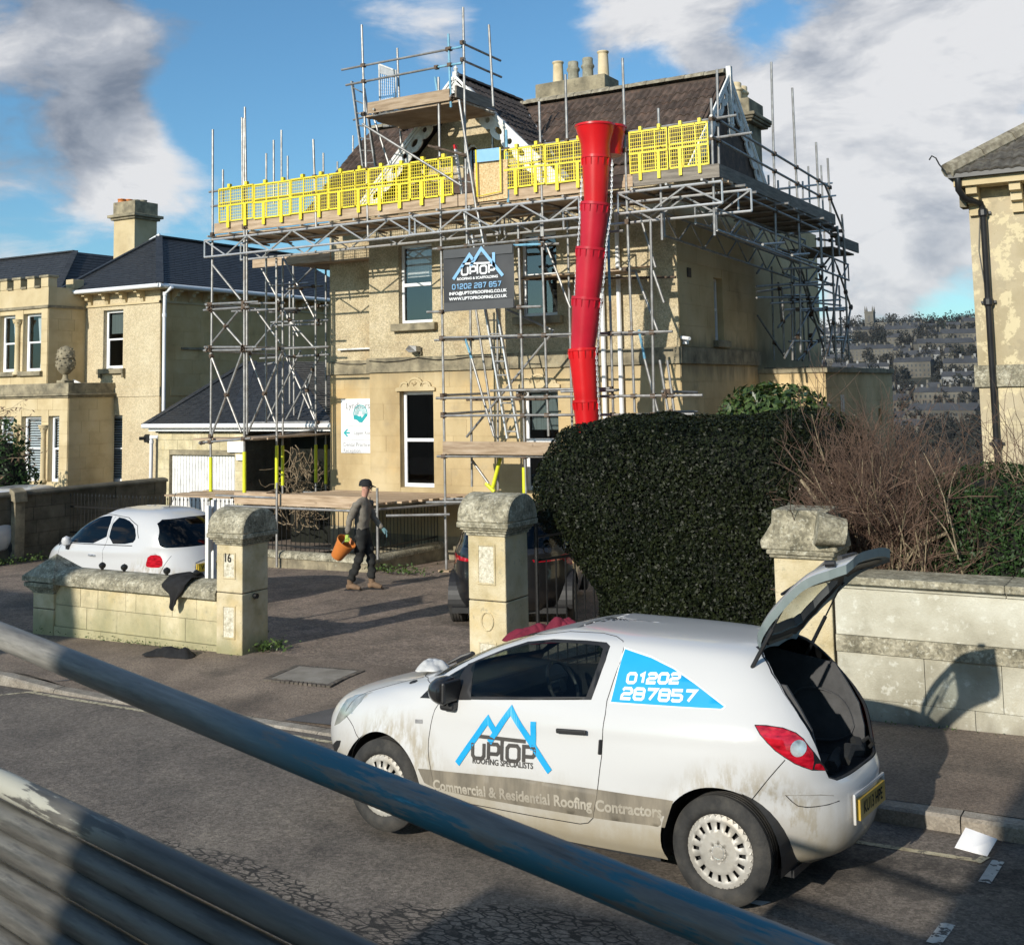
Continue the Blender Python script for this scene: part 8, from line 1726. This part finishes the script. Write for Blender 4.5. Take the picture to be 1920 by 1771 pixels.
# ------------------------------------------------ grey car entering at the right edge, and a white roof over the far wall
GC = thing('grey_car', 'dark grey blue car parked nose in at the right edge of the picture', 'car', (0, 0, 0), local=True)
GC.location = (2.24,7.4,0.03); GC.rotation_euler = (0, .0, radians(178))
GB = Car(GC, suv, 'grey_car', [('side_window', 'side', [(2.0, 1.02), (1.6, 1.25), (1.1, 1.40), (.3, 1.40), (-.1, 1.25), (-.3, 1.1), (-.2, 1.03)], 'glass_black'), ('arch', 'side', arch_loop(0, .32, .37), None), ('arch', 'side', arch_loop(2.56, .32, .37), None), ('headlamp', 'side', [(3.12, .70), (3.02, .86), (2.6, .93), (2.65, .82), (2.9, .72)], 'headlamp'), ('windscreen', 'front', [(0, 1.06), (.6, 1.06), (.5, 1.38), (0, 1.4)], 'glass_black'), ('rear_window', 'rear', [(0, 1.03), (.60, 1.03), (.55, 1.3), (.45, 1.38), (0, 1.39)], 'glass_black')], .055)
arch_liner(GC, 0, .32, .375, .82, .5); arch_liner(GC, 2.56, .32, .375, .82, .5); MB().box((-.5, -.75, .2), (2.9, .75, .27)).build('floor_pan', 'black_trim', GC)
for cx in (0, 2.56):
    for sd in (1, -1): wheel(GC, (cx, sd * .73, .325), .325, .21, sd, 10, .215, 'alloy')
WC = thing('far_car', 'white car whose roof shows above the dark block wall at the far left', 'car', (0, 0, 0), local=True)
WC.location = (-24.0,18.6,-0.45); WC.rotation_euler = (0, 0, radians(-60))
WB = Car(WC, hatch, 'white_car_clean', [('side_window', 'side', [(2.0, 1.0), (1.6, 1.25), (1.1, 1.37), (.3, 1.36), (-.1, 1.22), (-.3, 1.1), (-.2, 1.0)], 'glass_black'), ('windscreen', 'front', [(0, 1.06), (.6, 1.06), (.5, 1.34), (0, 1.36)], 'glass_black'), ('rear_window', 'rear', [(0, 1.03), (.55, 1.03), (.5, 1.25), (.4, 1.34), (0, 1.35)], 'glass_black')], .07)
for cx in (0, 2.51):
    for sd in (1, -1): wheel(WC, (cx, sd * .705, .307), side=sd)

# ---------------------------------------------------------------- the man
mn = thing('person', 'man in black cap and grey brown fleece walking across the drive with an orange bucket', 'person', (-12.15,15.8,-0.25), local=True, rz=radians(14))
BN = [  # joint, parent, position, radius, region
 (0, None, (0, 0, .93), (.115, .155), 'trousers'), (1, 0, (0, 0, 1.05), (.115, .15), 'fleece'), (2, 1, (.015, 0, 1.18), (.13, .165), 'fleece'), (3, 2, (.03, 0, 1.33), (.135, .18), 'fleece'), (4, 3, (.03, 0, 1.435), (.10, .135), 'fleece'), (5, 4, (.045, 0, 1.50), (.060, .062), 'skin'), (6, 5, (.065, 0, 1.56), (.062, .058), 'skin'), (7, 6, (.085, 0, 1.63), (.092, .074), 'skin'), (8, 7, (.08, 0, 1.70), (.090, .076), 'skin'), (9, 8, (.075, 0, 1.745), (.06, .055), 'skin'),
 (10, 4, (.0, -.165, 1.415), (.072, .07), 'fleece'), (11, 10, (-.05, -.235, 1.28), (.060, .058), 'fleece'), (12, 11, (-.10, -.265, 1.14), (.050, .050), 'fleece'), (13, 12, (-.125, -.27, .99), (.040, .042), 'fleece'), (14, 13, (-.135, -.27, .92), (.030, .032), 'fleece'),
 (15, 4, (.03, .165, 1.415), (.072, .07), 'fleece'), (16, 15, (.06, .23, 1.28), (.060, .058), 'fleece'), (17, 16, (.10, .26, 1.14), (.050, .05), 'fleece'), (18, 17, (.21, .26, 1.02), (.040, .042), 'fleece'), (19, 18, (.265, .26, .965), (.031, .032), 'fleece'),
 (20, 0, (.0, -.085, .86), (.105, .10), 'trousers'), (21, 20, (.005, -.095, .68), (.088, .085), 'trousers'), (22, 21, (-.005, -.10, .50), (.066, .066), 'trousers'), (23, 22, (-.09, -.10, .32), (.066, .060), 'trousers'), (24, 23, (-.17, -.10, .13), (.062, .058), 'trousers'),
 (25, 0, (.02, .085, .86), (.105, .10), 'trousers'), (26, 25, (.07, .095, .68), (.088, .085), 'trousers'), (27, 26, (.12, .10, .50), (.066, .066), 'trousers'), (28, 27, (.125, .10, .32), (.066, .060), 'trousers'), (29, 28, (.125, .10, .13), (.062, .058), 'trousers')]
me = bpy.data.meshes.new('body'); me.from_pydata([b[2] for b in BN], [(b[0], b[1]) for b in BN if b[1] is not None], []); me.update()
ob = bpy.data.objects.new('body', me); COL.objects.link(ob); sk = ob.modifiers.new('skin', 'SKIN'); sk.branch_smoothing = .6; sub = ob.modifiers.new('sub', 'SUBSURF'); sub.levels = sub.render_levels = 2
for v, b in zip(me.skin_vertices[0].data, BN): v.radius = (b[3][0] * (1.13 if b[4] != 'skin' else 1.0), b[3][1] * (1.13 if b[4] != 'skin' else 1.0)); v.use_root = b[0] == 0
bpy.context.view_layer.update(); ev = ob.evaluated_get(bpy.context.evaluated_depsgraph_get()); bm_ = bpy.data.meshes.new_from_object(ev); bpy.data.objects.remove(ob)
regs = ['trousers', 'fleece', 'skin']; bm_.materials.clear(); [bm_.materials.append(MATS[m]) for m in regs]
bm_.polygons.foreach_set('material_index', [regs.index(min(BN, key=lambda b: (Vector(b[2]) - p.center).length - b[3][0])[4]) for p in bm_.polygons]); bm_.polygons.foreach_set('use_smooth', [True] * len(bm_.polygons)); bm_.name = 'body'
R = random.Random(3)
for v in bm_.vertices:                                   # slack folds in the clothing
    x, y, z = v.co
    if z < 1.42 and not (abs(y) > .2 and z < .95): v.co += v.normal * (.007 * sin(z * 55 + x * 20) + .006 * sin(z * 31 - y * 25 + 2)) * (1.4 if z < .85 else .7)
body = add_obj('body', bm_, mn)
hx_, hz_ = .085, 1.665
MB().lathe([(.112, 0), (.110, .03), (.098, .075), (.06, .105), (0, .115)], (hx_ - .012, 0, hz_ + .015), 20).add([(hx_ + .06 + .115 * cos(a) * (1 if abs(a) < 1.5 else .0), .10 * sin(a) * (1 - .25 * cos(a)), hz_ + .018 - .028 * cos(a)) for a in [-1.5 + 3 * i / 10 for i in range(11)]] + [(hx_ + .05, .09 * (i - 5) / 5, hz_ + .03) for i in range(11)], [(i, i + 1, 12 + i, 11 + i) for i in range(10)]).build('cap', 'cap_cloth', mn, smooth=True)
MB().prism([(hx_ + .078, -.012, 1.64), (hx_ + .108, -.008, 1.612), (hx_ + .075, -.014, 1.60)], (0, .024, 0)).build('nose', 'skin', mn, smooth=True, bevel=.004)
for y in (-.074, .066): MB().lathe([(0, -.03), (.016, -.015), (.018, .01), (0, .03)], (hx_ - .012, y + .004, 1.635), 8).build('ear', 'skin', mn, smooth=True)
MB().box((hx_ + .066, -.062, 1.634), (hx_ + .086, -.014, 1.658)).box((hx_ + .066, .014, 1.634), (hx_ + .086, .062, 1.658)).box((hx_ + .0, -.078, 1.648), (hx_ + .075, -.073, 1.654)).build('glasses', 'black_trim', mn); MB().box((hx_ + .070, -.028, 1.572), (hx_ + .080, .028, 1.580)).build('mouth', 'maroon', mn)
def hand(parent, wr, d, side, curl, m, nm='glove'):
    wr, d = Vector(wr), Vector(d).normalized(); s_ = Vector(side).normalized(); n_ = d.cross(s_); mb = MB(); pc = wr + d * .055; mb.path([wr - d * .01, wr + d * .03, wr + d * .085], [.030, .036, .034], 8)
    for i, L in enumerate((.070, .078, .074, .058)):
        b = wr + d * .08 + s_ * (.028 - .019 * i); q = b + (d * cos(curl * .5) + n_ * sin(curl * .5)) * L * .5; e = q + (d * cos(curl * 1.4) + n_ * sin(curl * 1.4)) * L * .5; mb.path([b - d * .02, b, q, e], [.0105, .0105, .0095, .007], 6)
    t = wr + d * .03 + s_ * .03; mb.path([t - s_ * .01, t + s_ * .02 + d * .025 + n_ * .01, t + s_ * .018 + d * .055 + n_ * .02], [.013, .0115, .008], 6); return mb.build(nm, m, parent, smooth=True)
hand(mn, (-.137, -.27, .905), (-.05, -.02, -1), (1, 0, 0), 1.5, 'glove_green'); hand(mn, (.275, .26, .955), (.62, 0, -.8), (.3, -1, .2), .5, 'glove_blue')
for ax, ay, az, t_ in ((-.17, -.10, .09, .35), (.125, .10, .09, 0.0)):
    o = MB().path([(ax - .045, ay, az - .035), (ax + .02, ay, az - .01), (ax + .11, ay - .005, az - .035), (ax + .18, ay - .005, az - .052)], [.048, .052, .046, .030], 10).path([(ax, ay, az + .09), (ax + .005, ay, az - .01)], [.052, .05], 10).build('boot', 'boot', mn, smooth=True)
    MB().box((ax - .09, ay - .047, az - .09), (ax + .205, ay + .043, az - .066)).build('sole', 'black_trim', o, bevel=.01)
M_ = Matrix.Translation(Vector((-12.15,15.8,-0.25))) @ Matrix.Rotation(radians(14), 4, 'Z'); hb = M_ @ Vector((-.14, -.285, .815))
bk = thing('bucket', 'tilted orange plastic bucket held at arm length by the walking man', 'bucket', tuple(hb), local=True); bk.rotation_euler = (radians(8), radians(38), radians(14))
MB().lathe([(0, -.33), (.10, -.33), (.105, -.31), (.152, -.035), (.165, -.03), (.168, .0), (.158, .0), (.148, -.03), (.100, -.30), (0, -.30)], (0, 0, 0), 24).build('bucket_body', 'terracotta', bk, smooth=True)
MB().path([(0, .165 * cos(t), -.02 + .10 * sin(t)) for t in [pi * i / 12 for i in range(13)]], .004, 5).build('handle', 'galv', bk)
# ---------------------------------------------------------------- estate board by the left pillar
A, B = Vector((-10.573,10.723,0.745)), Vector((-11.105,11.356,0.643))
eb = thing('sign_board', 'two white posts with a dark board seen edge on, beside the numbered pillar', 'sign', (A.x, A.y, -.2))
zt = 1.617
for q in (A, B): MB().obox((q.x, q.y, -.25), (q.x, q.y, zt), .05, .05, up=(1, 0, 0)).build('post', 'white_paint', eb)
sd_ = (B - A); sd_.z = 0; nrm_ = Vector((-sd_.y, sd_.x, 0)).normalized() * .035
MB().prism([(A.x, A.y, 1.002), (B.x, B.y, 1.002), (B.x, B.y, zt - .08), (A.x, A.y, zt - .08)], nrm_).build('board', 'lead', eb)
# clothes and litter
t = thing('black_garment', 'black garment draped over the coping of the low garden wall', 'clothing', (-10.75, 10.45, .9))
mb = MB(); n, m_ = 22, 26; vs = []; R = random.Random(6)
for j in range(m_):
    v = j / (m_ - 1)
    for i in range(n):
        u = i / (n - 1); wv = .17 * (1 - .75 * ss(.55, 1.0, v) * (.4 + .6 * abs(u - .55)) - .25 * ss(.7, 1, v)); x = -10.78 + (u - .5) * 2 * wv - .02 * v + .02 * sin(v * 9 + u * 4); ang = -.3 + v * 2.2
        if v < .45: y = 10.66 - .28 * sin(ang); z = .755 + .03 * cos(ang * 1.2) + .02 * sin(u * 11 + v * 5)
        else: y = 10.385 + .012 * sin(u * 13) - .01; z = .725 - (v - .45) * .36 * (1 + .55 * sin(u * 3.0 - .2)) + .01 * sin(u * 9)
        vs.append((x, y, z))
mb.add(vs, [(j * n + i, j * n + i + 1, (j + 1) * n + i + 1, (j + 1) * n + i) for j in range(m_ - 1) for i in range(n - 1)]); o = mb.build('cloth', 'black_cloth', t, smooth=2); o.modifiers.new('s', 'SOLIDIFY').thickness = .01
gx_ = (-10.525,10.105,-0.05)
t = thing('black_jacket', 'black jacket dropped in a heap on the pavement before the low garden wall', 'clothing', gx_)
crumple('cloth', 'black_cloth', (gx_[0], gx_[1], pave_z(gx_[0], gx_[1]) + .004), .27, .13, .085, 11, t, .25); crumple('sleeve', 'black_cloth', (gx_[0] - .16, gx_[1] - .03, pave_z(gx_[0], gx_[1]) + .004), .20, .09, .06, 15, t, .5); crumple('sleeve', 'black_cloth', (gx_[0] + .14, gx_[1] + .05, pave_z(gx_[0], gx_[1]) + .004), .20, .10, .08, 17, t, -.2)
pc = [(-1.474,7.596,0.19),(-1.445,7.603,0.275),(-1.286,7.706,0.189),(-1.311,7.697,0.138)]
PA, PB = (-1.566,8.071,0.02), (-1.365,8.015,0.02)
o = add_obj('paper_sheet', MB().add([PA, PB, (PB[0] + .05, PB[1] + .10, .10), (PA[0] + .05, PA[1] + .13, .11), ((PA[0] * .4 + PB[0] * .6), (PA[1] + PB[1]) / 2, .05)], [(0, 4, 3), (0, 1, 4), (1, 2, 4), (2, 3, 4)]).mesh('paper_sheet', 'paper')); tag(o, 'white folded card leaning on the kerb behind the white hatchback', 'litter')
for i, (q, lab) in enumerate((((-2.389,6.76,0.0), 'scrap of white paper on the road under the rear wheel of the white hatchback'),)):
    o = add_obj('paper_scrap', MB().add([(q[0] - .07, q[1] - .02, .006), (q[0] + .02, q[1] - .035, .012), (q[0] + .06, q[1] + .02, .02), (q[0] - .03, q[1] + .03, .008)], [(0, 1, 2, 3)]).mesh('paper_scrap', 'paper')); tag(o, lab, 'litter')
# ---------------------------------------------------------------- scaffold tubes close to the viewer
def tubemat(name, blue, pale, seed, k=1.0):
    m = bpy.data.materials.new(name); m.use_nodes = True; N = NT(m.node_tree); N.n.clear(); pos = N.a('ShaderNodeTexCoord').outputs['Object']; p = N.vm('ADD', N.vm('MULTIPLY', pos, (2.6, 30, 30)), (seed * 9.1, 0, 0))
    n1 = N.noise(p, 1.0, 8, .7); n2 = N.noise(N.vm('MULTIPLY', pos, (2.2, 8, 8)), 1.3, 5, .6); n3 = N.noise(N.vm('MULTIPLY', pos, (9, 120, 120)), 1, 5, .8)
    c = N.a('ShaderNodeValToRGB', {0: n1}); r_ = c.color_ramp; r_.elements[0].position = .3; r_.elements[0].color = (.060 * k, .058 * k, .052 * k, 1); r_.elements[1].position = .72; r_.elements[1].color = (.34 * k, .33 * k, .30 * k, 1); c = N.mix(N.mr(n3, .5, .75, 0, .6), c.outputs[0], (.05, .052, .05))
    x = N.a('ShaderNodeSeparateXYZ', {0: pos}).outputs[0]
    if blue:
        f = N.m('MULTIPLY', N.mr(N.m('ADD', n1, N.m('MULTIPLY', n2, .9)), .885, .955), N.mr(x, *blue)); f = N.m('MULTIPLY', f, N.mr(n3, .68, .58)); c = N.mix(f, c, (.016, .14, .20)); c = N.mix(N.m('MULTIPLY', f, N.mr(n1, .60, .72)), c, (.06, .42, .60))
    if pale: f = N.m('MULTIPLY', N.m('MULTIPLY', N.mr(N.m('ADD', n1, N.m('MULTIPLY', n2, 1.0)), 1.02, 1.08), pale), N.mr(x, 1.1, .7) if pale > .5 else 1.0); c = N.mix(f, c, (.42, .42, .36))
    bs = N.a('ShaderNodeBsdfPrincipled', {'Base Color': c, 'Roughness': N.mr(n1, .3, .7, .36, .6), 'Metallic': 0.0, 'Specular IOR Level': .5}); b = N.a('ShaderNodeBump', {'Strength': .4, 'Distance': .002, 'Height': n1}); N.l.new(b.outputs[0], bs.inputs['Normal'])
    o = N.a('ShaderNodeOutputMaterial'); N.l.new(bs.outputs[0], o.inputs[0]); MATS[name] = m
tubemat('near_tube_a', (1.1, 1.6), .0, 1); tubemat('near_tube_b', None, .9, 2, .5); tubemat('near_tube_c', None, .08, 3, .55); tubemat('near_tube_d', None, .04, 7, .5)  # stack tubes b to d darkened, shade over them put into the colour
def near_tube(p, q, m, lab, r=.0242, grp=None):
    p, q = Vector(p), Vector(q); L = (q - p).length; k = 40; prof = [(-.0, r * .86), (0, r), (L, r), (L, r * .86)]; vs = [(x, y * cos(2 * pi * i / k), y * sin(2 * pi * i / k)) for x, y in prof for i in range(k)]
    o = add_obj('scaffold_tube', MB().add(vs, [(j * k + i, j * k + (i + 1) % k, (j + 1) * k + (i + 1) % k, (j + 1) * k + i) for j in range(3) for i in range(k)]).mesh('scaffold_tube', m, True)); o.location = p; o.rotation_euler = (q - p).to_track_quat('X', 'Z').to_euler(); return tag(o, lab, 'scaffold tube', grp)
a, b = Vector((-2.083,1.549,2.462)), Vector((-0.631,1.279,2.357)); d = b - a
near_tube(a - d * .35, b + d * .65, 'near_tube_a', 'scuffed scaffold tube with blue paint slanting close up across the whole foreground')
a, b, c = Vector((-2.166,1.618,2.153)), Vector((-1.147,1.424,2.125)), Vector((-2.025,1.521,1.892)); d = b - a; dn = d.normalized(); e = c - a; e = (e - dn * e.dot(dn)).normalized() * .0492
for i, lab in enumerate(('outermost of the stacked close up tubes, white paint flaking along its upper edge', 'second tube down of the close up stack at lower left', 'middle tube of the close up stack at lower left', 'fourth tube down of the close up stack at lower left', 'fifth tube of the close up stack at lower left', 'sixth tube of the close up stack, near the bottom left corner', 'lowest tube of the close up stack in the bottom left corner')):
    o = e * i + Vector((0, 0, -.004 * (i % 2))); near_tube(a + o - d * .5, b + o + d * .55, ('near_tube_b', 'near_tube_c', 'near_tube_c', 'near_tube_c', 'near_tube_d', 'near_tube_d', 'near_tube_d')[i], lab, grp='scaffold tubes stacked close to the viewer')
# unseen house behind the viewer, added and sized to shade the street
OH = thing('shade_house', 'tall house standing behind the viewer on the near side of the street', 'house', (4, -12, 0))
MB().box((-2.3, -14, -1), (10, -5, 7.3)).build('wall', 'stone', OH); MB().box((-4.7, -14, -1), (-3.3, -5, 4.7)).build('shade_wing', 'stone', OH)  # unseen blocks, the low one placed for the shade edge on the road
MB().prism([(-2.3, -14, 7.3), (-2.3, -5, 7.3), (-2.3, -9.5, 9.3)], (12, 0, 0)).build('roof', 'slate', OH)
OT = thing('shade_mass', 'tall boundary wall and outhouse behind the viewer on the left', 'wall', (-16, -6, 0)); MB().box((-24, -9, -1), (-13.9, -6, 7.8)).build('blocker', 'stone', OT)  # added out of view to shade the pavement and wall at left

# ---------------------------------------------------------------- the far hillside
mat('far_stone', [(.075, .07, .058), (.12, .11, .09), (.16, .148, .12)], .05, 5, .95); mat('far_roof', [(.035, .037, .042), (.06, .062, .068)], .08, 4, .9); mat('far_window', [(.02, .022, .025), (.04, .042, .045)], 2, 2, .4); mat('far_white', [(.22, .22, .215), (.28, .28, .275)], 1, 2, .8)  # low albedos hold the cloud shadow over the far houses and trees
mat('far_tree', [(.010, .011, .009), (.022, .022, .017), (.040, .034, .024)], .05, 5, .95, spots=[(.02, .55, .68, (.020, .034, .016), .7)])
R = random.Random(19)
def az_x(px, y): return y * (-0.582262813941927 * 0 + math.tan(-0.5272753467804021 + math.atan((px - 960) / 2220.643424226177)))
def terrace(px, y, L, W_, h, rot, lab, m='far_stone', shops=False):
    x = az_x(px, y); z = terrain(x, y) - 1.5; t = thing('far_house', lab, 'house', (0, 0, 0), 'houses on the far hillside', local=True); t.location = (x, y, z); t.rotation_euler = (0, 0, rot)
    MB().box((-L / 2, -W_ / 2, 0), (L / 2, W_ / 2, h)).build('wall', m, t); rf = MB().prism([(-L / 2 - .2, -W_ / 2 - .3, h), (-L / 2 - .2, W_ / 2 + .3, h), (-L / 2 - .2, 0, h + W_ * .36)], (L + .4, 0, 0)).build('roof', 'far_roof', t)
    n = max(1, int(L / 6.5))
    for i in range(n + 1): x_ = -L / 2 + L * i / n; MB().box((x_ - .7, -.8, h + W_ * .15), (x_ + .7, .8, h + W_ * .36 + 1.6)).build('chimney', m, rf)
    mb = MB(); k = max(2, int(L / 2.9)); fl = max(2, int(h / 3.1))
    for i in range(k):
        for f in range(fl): x_ = -L / 2 + L * (i + .5) / k; z_ = 1.6 + f * (h - 1.6) / fl; mb.box((x_ - .55, -W_ / 2 - .06, z_), (x_ + .55, -W_ / 2 + .05, z_ + 1.7))
    mb.build('window_row', 'far_window', t, kind='stuff'); return t
LB = ['short pale house', 'long stone terrace', 'small far house']
ORD = ['first', 'second', 'third', 'fourth', 'fifth', 'sixth', 'seventh', 'eighth', 'ninth', 'tenth', 'eleventh', 'twelfth']
for row, (y, n, step) in enumerate(((640, 7, 34), (700, 8, 38), (760, 7, 44), (820, 9, 33), (880, 9, 36), (930, 8, 38), (985, 9, 32), (1040, 9, 33), (1095, 8, 36), (1150, 7, 42))):
    px = 1405 + R.uniform(0, 25); cnt = 0
    for i in range(n + 2):
        k = R.random(); long_ = k < .5; L = R.uniform(26, 46) if long_ else R.uniform(9, 16); ww = L * 2220 / y / 1.0
        if px > 1850: break
        if R.random() < .82:
            lb = (LB[1] if long_ else LB[0 if R.random() < .6 else 2]) + ', %s from left in the %s row up the hillside' % (ORD[cnt], ORD[row]); cnt += 1
            terrace(px + ww / 2, y + R.uniform(-30, 30), L, R.uniform(9, 12), R.uniform(8.5, 12) if long_ else R.uniform(6, 8.5), R.uniform(-.5, .5) + .1, lb, 'far_stone' if R.random() < .86 else 'far_white')
        px += ww + R.uniform(3, 26)
def church():
    y = 1175; x = az_x(1630, y); z = terrain(x, y) - 2; t = thing('church_tower', 'grey church tower with corner pinnacles on the skyline of the far hill', 'church', (0, 0, 0), local=True); t.location = (x, y, z)
    o = MB().box((-4.2, -4.2, 0), (4.2, 4.2, 25)).box((-4.6, -4.6, 23.6), (4.6, 4.6, 24.2)).build('tower', 'far_stone', t); MB().box((-1.1, -4.4, 15), (-.2, -4.1, 21)).box((.2, -4.4, 15), (1.1, -4.1, 21)).build('belfry_opening', 'far_window', t, kind='stuff')
    for a in (-3.6, 3.6):
        for b in (-3.6, 3.6): MB().lathe([(.9, 25), (.7, 27), (0, 31)], (a, b, 0), 6).build('pinnacle', 'far_stone', t)
    MB().box((4.2, -4.5, 0), (24, 5, 9)).prism([(4.2, -5, 9), (4.2, 5.5, 9), (4.2, .2, 14)], (20, 0, 0)).build('nave', 'far_stone', t)
church()
def wood(name, n_tree, sampler, seed, lab=None):
    r = np.random.default_rng(seed); P = []; 
    for i in range(n_tree):
        x, y, s = sampler(r); z = terrain(x, y); n = int(90 + 60 * s); d = r.normal(0, 1, (n, 3)); d /= np.linalg.norm(d, axis=1)[:, None]; q = d * (r.random(n) ** .33)[:, None] * np.array([3.6, 3.6, 4.6]) * s; q[:, 2] = q[:, 2] * (1 + .2 * r.random()) + 4.2 * s; P.append(q + [x, y, z])
    P = np.concatenate(P); o = leaves(name, P, r.normal(0, 1, P.shape), .95, 'far_tree', None, .5, 1, seed=seed); tag(o, kind='stuff', label=lab, cat='woodland')
def s_sky(r): px = r.uniform(1380, 1900); y = 1225 + r.uniform(-55, 30); return az_x(px, y), y, r.uniform(1.0, 2.3)
def s_mid(r): px = r.uniform(1380, 1900); y = r.uniform(640, 1200); return az_x(px, y), y, r.uniform(.8, 1.5)
def s_low(r): px = r.uniform(1560, 1900); y = r.uniform(430, 650); return az_x(px, y), y, r.uniform(.9, 1.6)
wood('skyline_wood', 190, s_sky, 3, 'dark woodland along the skyline of the far hill'); wood('hillside_trees', 700, s_mid, 4, 'bare trees scattered between the far houses'); wood('valley_wood', 230, s_low, 5, 'dense bare woodland low in the valley')

# ---------------------------------------------------------------- air
hz = add_obj('haze', MB().box((-1900, -60, -75), (1900, 1500, 160)).mesh('haze', 'hill')); hm = bpy.data.materials.new('air'); hm.use_nodes = True; N = NT(hm.node_tree); N.n.clear()
pv_ = N.a('ShaderNodeVolumePrincipled', {'Color': (.75, .86, 1.0, 1), 'Density': .00005, 'Anisotropy': .3}); o = N.a('ShaderNodeOutputMaterial'); N.l.new(pv_.outputs[0], o.inputs['Volume']); hz.data.materials.clear(); hz.data.materials.append(hm); tag(hz, kind='stuff')
